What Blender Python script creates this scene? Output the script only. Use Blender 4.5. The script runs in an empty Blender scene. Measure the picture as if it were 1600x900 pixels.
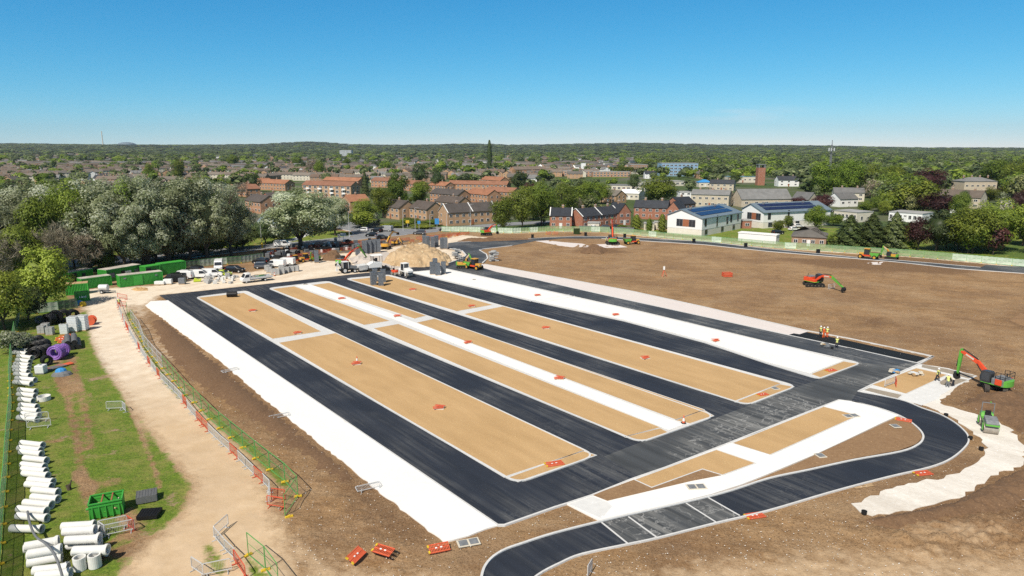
import bpy, math, random
import numpy as np
from mathutils import Vector, Matrix
R=math.radians
random.seed(7); RG=np.random.default_rng(7)
sc=bpy.context.scene; col=sc.collection
# ---------------------------------------------------------------- camera
F=1067.0; YH=231.0; H=31.0; TH=math.atan((450-YH)/F)
cd=bpy.data.cameras.new('camera'); cam=bpy.data.objects.new('camera',cd); col.objects.link(cam)
cam.location=(0,0,H); cam.rotation_euler=(math.pi/2-TH,0,0)
cd.sensor_width=36; cd.lens=36*F/1600; cd.clip_start=.5; cd.clip_end=40000
sc.camera=cam
def at(x,y,z=0.0):
    a=(x-800)/F; b=(y-450)/F
    t=(H-z)/(math.sin(TH)+b*math.cos(TH))
    return Vector((a*t,(math.cos(TH)-b*math.sin(TH))*t,z))
def topix(p):
    d=p[1]*math.cos(TH)-(p[2]-H)*math.sin(TH); v=-(p[2]-H)*math.cos(TH)-p[1]*math.sin(TH)
    return 800+F*p[0]/d, 450+F*v/d
def hgt(yb,yt): return H*(yb-yt)/(yb-YH)      # height of a thing from its base row and top row
# ---------------------------------------------------------------- world
w=bpy.data.worlds.new('World'); sc.world=w; w.use_nodes=True
SUN=Vector((-.47*.643,-.883*.643,.766)).normalized()
nt=w.node_tree; sky=nt.nodes.new('ShaderNodeTexSky'); sky.sky_type='NISHITA'; sky.sun_disc=False
sky.sun_elevation=math.asin(SUN.z); sky.sun_rotation=math.atan2(SUN.x,SUN.y)
sky.altitude=0; sky.air_density=.7; sky.dust_density=0; sky.ozone_density=8
bg=nt.nodes['Background']; bg.inputs[1].default_value=.115
_s=nt.nodes.new('ShaderNodeSeparateColor'); _c=nt.nodes.new('ShaderNodeCombineColor'); nt.links.new(sky.outputs[0],_s.inputs[0]); 
sky2=nt.nodes.new('ShaderNodeTexSky'); sky2.sky_type='NISHITA'; sky2.sun_disc=False; sky2.sun_elevation=sky.sun_elevation; sky2.sun_rotation=sky.sun_rotation; sky2.dust_density=1.
_g=nt.nodes.new('ShaderNodeTexCoord'); _x=nt.nodes.new('ShaderNodeSeparateXYZ'); nt.links.new(_g.outputs['Generated'],_x.inputs[0]); _m=nt.nodes.new('ShaderNodeMapRange'); _m.interpolation_type='SMOOTHSTEP'; _m.inputs[1].default_value=.24; _m.inputs[2].default_value=.5; nt.links.new(_x.outputs[2],_m.inputs[0])
_mx=nt.nodes.new('ShaderNodeMix'); _mx.data_type='RGBA'; nt.links.new(_m.outputs[0],_mx.inputs[0]); nt.links.new(_c.outputs[0],_mx.inputs[6]); _sc=nt.nodes.new('ShaderNodeVectorMath'); _sc.operation='MULTIPLY'; _sc.inputs[1].default_value=(.62,.56,.50); nt.links.new(sky2.outputs[0],_sc.inputs[0]); nt.links.new(_sc.outputs[0],_mx.inputs[7]); 
_n=nt.nodes.new('ShaderNodeTexNoise'); _n.inputs['Scale'].default_value=9; _n.inputs['Detail'].default_value=6; _mp=nt.nodes.new('ShaderNodeMapping'); _mp.inputs['Scale'].default_value=(1,1,7); nt.links.new(_g.outputs['Generated'],_mp.inputs[0]); nt.links.new(_mp.outputs[0],_n.inputs['Vector'])
_dv=Vector((350/F,1,(YH-180)/F)).normalized(); _df=nt.nodes.new('ShaderNodeVectorMath'); _df.operation='SUBTRACT'; _df.inputs[1].default_value=_dv; nt.links.new(_g.outputs['Generated'],_df.inputs[0])
_ds=nt.nodes.new('ShaderNodeVectorMath'); _ds.operation='MULTIPLY'; _ds.inputs[1].default_value=(9,9,75); nt.links.new(_df.outputs[0],_ds.inputs[0]); _ln=nt.nodes.new('ShaderNodeVectorMath'); _ln.operation='LENGTH'; nt.links.new(_ds.outputs[0],_ln.inputs[0])
_mr=nt.nodes.new('ShaderNodeMapRange'); _mr.inputs[1].default_value=1.; _mr.inputs[2].default_value=.2; _mr.inputs[3].default_value=0; _mr.inputs[4].default_value=.5; nt.links.new(_ln.outputs['Value'],_mr.inputs[0])
_nr=nt.nodes.new('ShaderNodeMapRange'); _nr.inputs[1].default_value=.42; _nr.inputs[2].default_value=.7; nt.links.new(_n.outputs['Fac'],_nr.inputs[0]); _mm=nt.nodes.new('ShaderNodeMath'); _mm.operation='MULTIPLY'; nt.links.new(_mr.outputs[0],_mm.inputs[0]); nt.links.new(_nr.outputs[0],_mm.inputs[1])
_cm=nt.nodes.new('ShaderNodeMix'); _cm.data_type='RGBA'; nt.links.new(_mm.outputs[0],_cm.inputs[0]); nt.links.new(_mx.outputs[2],_cm.inputs[6]); _cm.inputs[7].default_value=(6.6,7.1,7.6,1); nt.links.new(_cm.outputs[2],bg.inputs[0])
for _i,(_p,_k) in enumerate(((1.7,1.13),(.86,.90),(.6,.89))):      # clear deep-blue spring air: a steeper red fall-off than the model's
    _a=nt.nodes.new('ShaderNodeMath'); _a.operation='MULTIPLY'; _a.inputs[1].default_value=.115; nt.links.new(_s.outputs[_i],_a.inputs[0])
    _b=nt.nodes.new('ShaderNodeMath'); _b.operation='POWER'; _b.inputs[1].default_value=_p; nt.links.new(_a.outputs[0],_b.inputs[0])
    _d=nt.nodes.new('ShaderNodeMath'); _d.operation='MULTIPLY'; _d.inputs[1].default_value=_k/.115; nt.links.new(_b.outputs[0],_d.inputs[0]); nt.links.new(_d.outputs[0],_c.inputs[_i])
sd=bpy.data.lights.new('sun','SUN'); so=bpy.data.objects.new('sun',sd); col.objects.link(so)
sd.energy=5.0; sd.angle=R(.53); sd.color=(1,.93,.82)
so.rotation_euler=(-SUN).to_track_quat('-Z','Y').to_euler()
sc.view_settings.view_transform='Standard'; sc.view_settings.look='None'; sc.view_settings.gamma=1
sc.view_settings.exposure=.07
cy=sc.cycles; cy.max_bounces=5; cy.diffuse_bounces=2; cy.glossy_bounces=2; cy.transmission_bounces=3; cy.transparent_max_bounces=12
cy.use_denoising=False; cy.caustics_reflective=False; cy.caustics_refractive=False
# ---------------------------------------------------------------- materials
class NG:
    def __init__(s,name,rough=.9):
        s.m=bpy.data.materials.new(name); s.m.use_nodes=True; s.t=s.m.node_tree; s.n=s.t.nodes; s.b=s.n['Principled BSDF']
        s.b.inputs['Roughness'].default_value=rough; s.b.inputs['Specular IOR Level'].default_value=.25
    def new(s,ty,**k):
        n=s.n.new(ty)
        for a,v in k.items():
            if a.startswith('_'): n.inputs[a[1:].replace('_',' ')].default_value=v
            else: setattr(n,a,v)
        return n
    def L(s,a,b): s.t.links.new(a,b)
    def coord(s,rot=0,scale=(1,1,1)):
        c=s.new('ShaderNodeNewGeometry') if False else s.new('ShaderNodeTexCoord'); m=s.new('ShaderNodeMapping'); m.vector_type='TEXTURE'; m.inputs['Rotation'].default_value=(0,0,-rot); m.inputs['Scale'].default_value=[1/v for v in scale]
        s.L(c.outputs['Object'],m.inputs[0]); return m.outputs[0]
    def noise(s,co,sc_,det=4,rough=.6,out='Fac'):
        n=s.new('ShaderNodeTexNoise'); n.inputs['Scale'].default_value=sc_; n.inputs['Detail'].default_value=det; n.inputs['Roughness'].default_value=rough
        if co is not None: s.L(co,n.inputs['Vector'])
        return n.outputs[out]
    def ramp(s,f,stops,interp='LINEAR'):
        r=s.new('ShaderNodeValToRGB'); e=r.color_ramp; e.interpolation=interp
        while len(e.elements)<len(stops): e.elements.new(.5)
        for el,(p,c) in zip(e.elements,stops):
            el.position=p; el.color=(c[0],c[1],c[2],1) if not isinstance(c,(int,float)) else (c,c,c,1)
        s.L(f,r.inputs[0]); return r.outputs[0]
    def mix(s,f,a,b,mode='MIX'):
        m=s.new('ShaderNodeMix'); m.data_type='RGBA'; m.blend_type=mode
        for i,v in ((0,f),(6,a),(7,b)):
            if isinstance(v,bpy.types.NodeSocket): s.L(v,m.inputs[i])
            elif i==0: m.inputs[0].default_value=v
            else: m.inputs[i].default_value=(v[0],v[1],v[2],1)
        return m.outputs[2]
    def math(s,op,a,b=0.):
        m=s.new('ShaderNodeMath'); m.operation=op
        for i,v in ((0,a),(1,b)):
            if isinstance(v,bpy.types.NodeSocket): s.L(v,m.inputs[i])
            else: m.inputs[i].default_value=v
        return m.outputs[0]
    def bump(s,h,st=.5,d=.1):
        b=s.new('ShaderNodeBump'); b.inputs['Strength'].default_value=st; b.inputs['Distance'].default_value=d; s.L(h,b.inputs['Height']); s.L(b.outputs[0],s.b.inputs['Normal'])
    def done(s,c):
        if isinstance(c,bpy.types.NodeSocket): s.L(c,s.b.inputs['Base Color'])
        else: s.b.inputs['Base Color'].default_value=(*c,1)
        return s.m
MC={}
def plain(name,c,rough=.6,var=.12,sc_=1.5,metal=0.,spec=.3):
    if name in MC: return MC[name]
    g=NG(name,rough); g.b.inputs['Metallic'].default_value=metal; g.b.inputs['Specular IOR Level'].default_value=spec
    n=g.noise(g.coord(),sc_,5,.65)
    c2=g.mix(g.ramp(n,[(.3,0),(.7,1)]),[x*(1-var) for x in c],[min(1,x*(1+var)) for x in c])
    MC[name]=g.done(c2); return MC[name]
def rnd_mat(name,stops,rough=.85,noise_sc=.6,nv=.2,bump=None):
    """colour picked per object from stops, with a noise over it"""
    g=NG(name,rough); oi=g.new('ShaderNodeObjectInfo')
    c=g.ramp(oi.outputs['Random'],stops,'CONSTANT')
    n=g.noise(g.coord(),noise_sc,5,.7); c=g.mix(nv,c,g.ramp(n,[(.25,0.15),(.75,.9)]),'OVERLAY')
    if bump: g.bump(n,bump,.1)
    MC[name]=g.done(c); return MC[name]
ROW=R(51)   # the car park rows run at -51 degrees
def asphalt(name,c,scuff,seed=0.,streak=.5):
    g=NG(name,.75); co=g.coord(ROW,(.05,1.2,1)); cf=g.coord(0,(1,1,1))
    st=g.noise(co,1.3,6,.7); big=g.noise(cf,.09+seed*.01,3,.5); fine=g.noise(cf,14,3,.7)
    scf=g.math('MULTIPLY',g.ramp(st,[(.42,0),(.66,1)]),g.ramp(big,[(.38,0),(.6,1)]))
    # scratches: thin ridges of distorted noise
    rid=g.noise(cf,.55,5,.55); rid=g.math('ABSOLUTE',g.math('SUBTRACT',rid,.5)); rid=g.ramp(rid,[(0,1),(.018,0)])
    rid=g.math('MULTIPLY',rid,g.ramp(big,[(.46,0),(.58,1)])); rid=g.math('MULTIPLY',rid,min(1,scuff**2*1.2+.08))
    base=g.mix(g.ramp(fine,[(.3,0),(.7,1)]),[x*.75 for x in c],[x*1.3 for x in c])
    base=g.mix(g.math('MULTIPLY',g.ramp(g.noise(co,.6,3,.6),[(.4,0),(.65,1)]),.5*streak),base,[x*1.9 for x in c])
    base=g.mix(g.math('MULTIPLY',scf,scuff),base,(.23,.23,.22))
    base=g.mix(g.math('MULTIPLY',rid,min(1,scuff*1.3)),base,(.34,.34,.33))
    g.bump(fine,.3,.02); MC[name]=g.done(base); return g.m
asphalt('asphalt',(.021,.0255,.036),.35)
asphalt('asphalt_dusty',(.045,.051,.06),.6,2.)
asphalt('asphalt_scratched',(.05,.054,.058),1.0,1.,1)
asphalt('asphalt_new',(.012,.0135,.0145),.0)
asphalt('asphalt_old',(.20,.205,.215),.2)
def gravelly(name,c,dc,lc,sc_=6.,bumpst=.5,big=.15):
    g=NG(name,.95); co=g.coord(); f=g.noise(co,sc_,4,.75); b=g.noise(co,.12,4,.6); s=g.noise(co,sc_*1.7,2,.5)
    base=g.mix(g.ramp(f,[(.3,0),(.7,1)]),dc,lc); base=g.mix(.45,base,c); base=g.mix(g.math('MULTIPLY',g.ramp(b,[(.35,0),(.65,1)]),big),base,lc)
    base=g.mix(g.math('MULTIPLY',g.ramp(g.noise(g.coord(ROW,(.2,1,1)),.5,4,.6),[(.4,0),(.65,1)]),big),base,[x*.86 for x in dc]); base=g.mix(g.ramp(s,[(.68,0),(.74,1)]),base,[min(.85,x*1.7) for x in lc]); g.bump(f,bumpst,.05)
    MC[name]=g.done(base); return g.m
gravelly('gravel_tan',(.50,.325,.15),(.36,.22,.095),(.61,.41,.21),7,.6,.3)
gravelly('stone_white',(.80,.79,.76),(.74,.73,.7),(.86,.85,.82),2.5,.25)
gravelly('stone_pink',(.66,.60,.57),(.6,.54,.51),(.72,.67,.64),3,.3)
gravelly('concrete_path',(.66,.66,.64),(.56,.56,.55),(.76,.76,.74),1.2,.15)
gravelly('rubble_white',(.74,.70,.63),(.56,.5,.42),(.84,.81,.75),2.2,.8,.5)
gravelly('kerb_concrete',(.60,.60,.585),(.5,.5,.49),(.7,.7,.69),3,.2)
gravelly('wet_concrete',(.30,.26,.20),(.25,.21,.165),(.36,.31,.25),3,.3)
gravelly('dark_soil',(.155,.088,.048),(.085,.048,.026),(.26,.165,.095),4,1.)
gravelly('soil_patch',(.25,.15,.078),(.18,.10,.05),(.36,.235,.13),3.5,.8)
gravelly('sand_heap',(.44,.30,.16),(.34,.22,.11),(.60,.47,.31),1.2,1.,.5)
gravelly('aggregate_grey',(.50,.45,.40),(.42,.37,.33),(.58,.53,.48),4,.6)
gravelly('pipe_concrete',(.70,.70,.67),(.60,.60,.57),(.78,.78,.75),1.6,.1); gravelly('yard_dark',(.13,.12,.105),(.08,.07,.06),(.2,.18,.15),1.5,.6,.5)
# -- site ground: one sheet whose zones are weights stored on it
def ground_mat():
    g=NG('site_ground_soil',.97); co=g.coord()
    at_=g.new('ShaderNodeAttribute'); at_.attribute_name='zones'; sp=g.new('ShaderNodeSeparateColor'); g.L(at_.outputs['Color'],sp.inputs[0])
    n1=g.noise(co,.5,8,.68); n2=g.noise(co,.06,5,.6); n3=g.noise(co,3.,5,.75); n4=g.noise(co,7.,2,.6)
    trk=g.noise(g.coord(R(20),(.06,.7,1)),.9,6,.65)
    soil=g.mix(g.ramp(n1,[(.3,0),(.68,1)]),(.235,.132,.056),(.405,.25,.122))
    soil=g.mix(g.math('MULTIPLY',g.ramp(trk,[(.42,0),(.7,1)]),.6),soil,(.43,.295,.17))
    soil=g.mix(g.math('MULTIPLY',g.ramp(n2,[(.4,1),(.55,0)]),.45),soil,(.185,.108,.062))
    for ang_,ph in ((R(-38),.8),(R(-8),.35)):
        wv=g.new('ShaderNodeTexWave'); wv.inputs['Scale'].default_value=.11; wv.inputs['Distortion'].default_value=14; wv.inputs['Detail'].default_value=3; wv.inputs['Detail Scale'].default_value=.35; g.L(g.coord(ang_,(.12,1,1)),wv.inputs['Vector'])
        soil=g.mix(g.math('MULTIPLY',g.ramp(wv.outputs['Fac'],[(.0,1),(.12,0)]),.22),soil,(.16,.095,.05)); soil=g.mix(g.math('MULTIPLY',g.ramp(wv.outputs['Fac'],[(.8,0),(1.,1)]),.2),soil,(.45,.32,.19))
    weeds=g.math('MULTIPLY',g.ramp(g.noise(co,.9,6,.75),[(.60,0),(.66,1)]),g.ramp(g.noise(co,.035,3,.5),[(.5,0),(.6,1)])); soil=g.mix(g.math('MULTIPLY',weeds,.5),soil,(.17,.18,.06))
    soil=g.mix(g.math('MULTIPLY',g.ramp(n4,[(.69,0),(.73,1)]),.7),soil,(.55,.47,.36))
    n5=g.noise(co,2.2,6,.8); n6=g.noise(co,5.5,4,.75)
    soil=g.mix(g.math('MULTIPLY',g.ramp(n6,[(.38,1),(.5,0)]),.7),soil,(.125,.068,.032)); soil=g.mix(g.math('MULTIPLY',g.ramp(n5,[(.52,0),(.66,1)]),.55),soil,(.45,.31,.185))
    gr=g.mix(g.ramp(n3,[(.3,0),(.7,1)]),(.065,.125,.012),(.20,.275,.032))
    gr=g.mix(g.math('MULTIPLY',g.ramp(g.noise(co,.35,6,.7),[(.45,0),(.6,1)]),.65),gr,(.27,.25,.07)); gr=g.mix(g.math('MULTIPLY',g.ramp(n6,[(.36,1),(.46,0)]),.6),gr,(.03,.05,.01))
    gr=g.mix(g.ramp(g.noise(co,.22,7,.75),[(.585,0),(.64,1)]),gr,(.32,.225,.14))
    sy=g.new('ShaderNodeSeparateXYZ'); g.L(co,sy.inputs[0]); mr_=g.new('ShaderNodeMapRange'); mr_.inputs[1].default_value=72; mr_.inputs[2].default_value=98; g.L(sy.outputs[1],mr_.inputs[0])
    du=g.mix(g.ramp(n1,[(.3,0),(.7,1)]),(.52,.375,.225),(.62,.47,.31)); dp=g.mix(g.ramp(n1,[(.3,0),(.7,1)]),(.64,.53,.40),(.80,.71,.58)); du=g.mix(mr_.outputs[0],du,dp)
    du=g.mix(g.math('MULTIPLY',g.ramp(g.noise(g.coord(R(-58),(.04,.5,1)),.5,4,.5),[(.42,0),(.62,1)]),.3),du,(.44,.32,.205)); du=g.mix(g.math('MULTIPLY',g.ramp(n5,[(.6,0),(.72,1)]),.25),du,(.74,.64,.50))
    dk=g.mix(g.ramp(n6,[(.35,0),(.6,1)]),(.105,.056,.026),(.25,.15,.078)); dk=g.mix(g.math('MULTIPLY',g.ramp(n5,[(.56,0),(.66,1)]),.6),dk,(.42,.33,.23))
    def thr(s,amt=.5,w=.12):
        v=g.math('ADD',s,g.math('MULTIPLY',g.math('SUBTRACT',g.noise(co,.8,6,.7),.5),amt)); return g.ramp(v,[(.5-w,0),(.5+w,1)])
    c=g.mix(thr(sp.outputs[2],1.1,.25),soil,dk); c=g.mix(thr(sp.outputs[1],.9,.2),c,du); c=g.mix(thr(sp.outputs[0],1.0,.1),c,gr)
    h=g.math('ADD',g.math('MULTIPLY',n6,.5),g.math('MULTIPLY',n1,1.)); h=g.math('ADD',h,g.math('MULTIPLY',n5,.5)); g.bump(h,1.,.22); _bn=[n for n in g.n if n.type=='BUMP'][0]; g.L(g.math('SUBTRACT',1.,g.math('MULTIPLY',thr(sp.outputs[1],.6,.3),.75)),_bn.inputs['Strength'])
    return g.done(c)
M_ground=ground_mat()
def terrain_mat():
    g=NG('town_ground',.97); co=g.coord(); n1=g.noise(co,.02,6,.6); n2=g.noise(co,.0025,4,.6); n3=g.noise(co,.3,4,.7)
    c=g.ramp(n1,[(.35,(.045,.075,.02)),(.47,(.07,.11,.028)),(.55,(.12,.12,.08)),(.66,(.16,.15,.13))])
    c=g.mix(g.ramp(n2,[(.45,0),(.6,1)]),c,(.075,.10,.032)); c=g.mix(.25,c,g.ramp(n3,[(.3,.1),(.7,.8)]),'OVERLAY')
    return g.done(c)
M_terr=terrain_mat()
gravelly('lawn',(.085,.14,.025),(.05,.09,.015),(.13,.18,.04),2,.5)
def leaf_mat(name,stops,trans=.25,hv=.0,gloss=.5):
    g=NG(name,gloss); a=g.new('ShaderNodeAttribute'); a.attribute_name='r'; c=g.ramp(a.outputs['Fac'],stops)
    oi=g.new('ShaderNodeObjectInfo'); hs=g.new('ShaderNodeHueSaturation'); 
    mr=g.new('ShaderNodeMapRange'); g.L(oi.outputs['Random'],mr.inputs[0]); mr.inputs[3].default_value=.5-hv; mr.inputs[4].default_value=.5+hv*.7; g.L(mr.outputs[0],hs.inputs['Hue'])
    mv=g.new('ShaderNodeMapRange'); g.L(g.math('FRACT',g.math('MULTIPLY',oi.outputs['Random'],7.3)),mv.inputs[0]); mv.inputs[3].default_value=.7; mv.inputs[4].default_value=1.3; g.L(mv.outputs[0],hs.inputs['Value'])
    g.L(c,hs.inputs['Color']); g.L(hs.outputs[0],g.b.inputs['Base Color'])
    tr=g.new('ShaderNodeBsdfTranslucent'); g.L(hs.outputs[0],tr.inputs[0]); ms=g.new('ShaderNodeMixShader'); ms.inputs[0].default_value=trans
    g.L(g.b.outputs[0],ms.inputs[1]); g.L(tr.outputs[0],ms.inputs[2]); g.L(ms.outputs[0],g.n['Material Output'].inputs[0]); MC[name]=g.m; return g.m
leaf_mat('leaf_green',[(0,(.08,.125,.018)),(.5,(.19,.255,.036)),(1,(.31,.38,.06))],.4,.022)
leaf_mat('leaf_silver',[(0,(.17,.20,.09)),(.3,(.30,.35,.18)),(.6,(.45,.49,.33)),(1,(.62,.65,.52))],.5,.01)
leaf_mat('leaf_lime',[(0,(.12,.16,.02)),(.5,(.27,.34,.045)),(1,(.42,.48,.10))],.3,.015)
leaf_mat('leaf_dark',[(0,(.03,.048,.014)),(.5,(.06,.088,.026)),(1,(.115,.15,.045))],.1,.02)
leaf_mat('leaf_copper',[(0,(.028,.012,.012)),(.5,(.06,.022,.02)),(1,(.12,.045,.038))],.15,.01)
leaf_mat('leaf_bare',[(0,(.16,.13,.095)),(.5,(.28,.235,.17)),(1,(.40,.36,.27))],.1,.02)
leaf_mat('leaf_far',[(0,(.07,.09,.035)),(.5,(.155,.185,.072)),(.85,(.24,.27,.105)),(1,(.33,.34,.17))],.2,.04)
leaf_mat('leaf_blossom',[(0,(.10,.15,.05)),(.5,(.3,.33,.22)),(1,(.62,.62,.52))],.2,.01)
plain('bark',(.085,.065,.048),.9,.3,3)
def roofm(name,stops):
    g=NG(name,.8); oi=g.new('ShaderNodeObjectInfo'); at_=g.new('ShaderNodeAttribute'); at_.attribute_name='r'
    f=g.math('FRACT',g.math('ADD',oi.outputs['Random'],at_.outputs['Fac']))
    c=g.ramp(f,stops); co=g.coord(); n=g.noise(co,.35,6,.7); c=g.mix(.35,c,g.ramp(n,[(.25,.15),(.75,.85)]),'OVERLAY')
    wv=g.new('ShaderNodeTexWave'); wv.bands_direction='Z'; wv.inputs['Scale'].default_value=1.4; g.L(co,wv.inputs['Vector']); g.bump(wv.outputs['Fac'],.25,.05)
    MC[name]=g.done(c); return g.m
roofm('roof_brown',[(0,(.12,.098,.08)),(.35,(.17,.14,.115)),(.6,(.125,.118,.108)),(.8,(.21,.18,.15)),(1,(.15,.105,.08))])
roofm('roof_dark',[(0,(.075,.06,.052)),(.5,(.10,.08,.068)),(1,(.085,.075,.07))])
roofm('roof_orange',[(0,(.28,.125,.07)),(.5,(.33,.155,.09)),(1,(.23,.115,.075))])
roofm('roof_slate',[(0,(.032,.036,.045)),(1,(.05,.054,.062))])
roofm('roof_grey',[(0,(.13,.13,.13)),(1,(.21,.21,.205))])
def brick(name,c1,c2,mortar=(.4,.36,.3)):
    g=NG(name,.9); co=g.coord(); mp=g.new('ShaderNodeVectorMath'); 
    s=g.new('ShaderNodeSeparateXYZ'); g.L(co,s.inputs[0]); xy=g.math('ADD',s.outputs[0],s.outputs[1]); cb=g.new('ShaderNodeCombineXYZ'); g.L(xy,cb.inputs[0]); g.L(s.outputs[2],cb.inputs[1])
    b=g.new('ShaderNodeTexBrick'); g.L(cb.outputs[0],b.inputs['Vector']); b.inputs['Color1'].default_value=(*c1,1); b.inputs['Color2'].default_value=(*c2,1); b.inputs['Mortar'].default_value=(*mortar,1)
    b.inputs['Scale'].default_value=4.4; b.inputs['Mortar Size'].default_value=.012
    n=g.noise(co,.6,5,.7); MC[name]=g.done(g.mix(.25,b.outputs[0],g.ramp(n,[(.25,.2),(.75,.8)]),'OVERLAY')); return g.m
brick('brick_red',(.30,.105,.06),(.38,.15,.09)); brick('brick_tan',(.42,.25,.14),(.50,.31,.18)); brick('brick_brown',(.28,.17,.11),(.36,.22,.14)); brick('stone_beige',(.50,.43,.33),(.58,.50,.38))
brick('stone_pale',(.70,.66,.58),(.76,.72,.63),(.68,.64,.56)); brick('brick_orange',(.40,.20,.11),(.46,.25,.14))
plain('render_white',(.80,.80,.78),.8,.04,.4); plain('render_cream',(.62,.57,.47),.8,.06,.4); plain('timber_panel',(.32,.12,.06),.7,.25,4)
def glass(name,c=(.03,.035,.045)):
    g=NG(name,.08); g.b.inputs['Specular IOR Level'].default_value=.6; MC[name]=g.done(c); return g.m
glass('glass_dark'); glass('solar_panel',(.012,.022,.075)); glass('blue_glass',(.05,.12,.2))
plain('roof_zinc',(.16,.21,.25),.5,.1,.5); plain('cladding_blue',(.22,.37,.52),.6,.06); plain('flat_roof',(.33,.33,.32),.9,.2,.2); plain('warehouse',(.42,.45,.47),.6,.1,.05)
plain('paint_green',(.06,.36,.055),.45,.12,.8); plain('cabin_roof',(.46,.42,.37),.9,.35,.6); plain('machine_green',(.12,.38,.055),.4,.1,2); plain('machine_orange',(.72,.085,.03),.4,.08,2)
plain('machine_yellow',(.62,.33,.05),.45,.12,2); plain('machine_white',(.74,.74,.72),.45,.08,2); plain('machine_black',(.02,.02,.021),.6,.3,3); plain('machine_grey',(.19,.20,.21),.6,.25,3)
plain('steel_drum',(.36,.32,.27),.45,.2,3,.3); plain('rubber',(.018,.018,.018),.9,.3,4); plain('track_steel',(.10,.085,.07),.8,.4,5)
plain('car_white',(.78,.78,.77),.3,.03,1,0,.5); plain('car_black',(.015,.016,.018),.25,.1,1,0,.5); plain('car_grey',(.10,.105,.115),.3,.08,1,0,.5); plain('car_silver',(.45,.46,.47),.3,.05,1,.3,.5); plain('car_yellow',(.50,.60,.05),.35,.06,1)
plain('lamp_red',(.45,.02,.02),.3); plain('lamp_clear',(.75,.75,.72),.2)
plain('galvanised',(.62,.63,.63),.45,.1,4,.2); plain('barrier_red',(.62,.10,.05),.5,.1,3); plain('plastic_orange',(.66,.13,.06),.5,.12,3); plain('plastic_black',(.014,.014,.015),.5,.3,3); plain('plastic_grey',(.16,.165,.17),.5,.15,3)
plain('fence_green',(.10,.34,.09),.5,.1,3); plain('foot_yellow',(.62,.42,.03),.8,.2,6); plain('plastic_purple',(.24,.12,.42),.5,.15,4); plain('tarp_blue',(.05,.25,.55),.5,.15,3); plain('wood',(.45,.31,.17),.85,.2,3); plain('wrap_white',(.70,.72,.72),.4,.08,5)
plain('block_dark',(.15,.165,.185),.4,.45,5); plain('block_light',(.42,.42,.41),.9,.15,4); plain('cab_dark',(.045,.047,.05),.35,.2,3); plain('hivis_yellow',(.70,.72,.24),.7,.05); plain('hivis_orange',(.80,.14,.03),.7,.05); plain('skin',(.45,.27,.19),.6,.05); plain('trousers_dark',(.03,.032,.045),.8,.1); plain('helmet_white',(.8,.8,.78),.35,.02); plain('foliage_hedge',(.06,.11,.02),.9,.4,3)
def netting(name,c,tr):
    g=NG(name,.9); g.b.inputs['Base Color'].default_value=(*c,1); n=g.noise(g.coord(),.5,3,.6); g.L(g.mix(g.ramp(n,[(.35,0),(.65,1)]),c,[min(1,x*1.4) for x in c]),g.b.inputs['Base Color'])
    t=g.new('ShaderNodeBsdfTransparent'); m=g.new('ShaderNodeMixShader'); m.inputs[0].default_value=tr; g.L(g.b.outputs[0],m.inputs[1]); g.L(t.outputs[0],m.inputs[2]); g.L(m.outputs[0],g.n['Material Output'].inputs[0]); MC[name]=g.m
netting('net_green',(.25,.35,.20),.38); netting('net_pale',(.45,.54,.43),.15); netting('net_dark',(.10,.13,.09),.2); netting('net_grey',(.30,.34,.28),.15); netting('mesh_green',(.16,.33,.13),.9); netting('mesh_grey',(.3,.31,.3),.78); netting('mesh_orange',(.75,.16,.07),.5)
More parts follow.
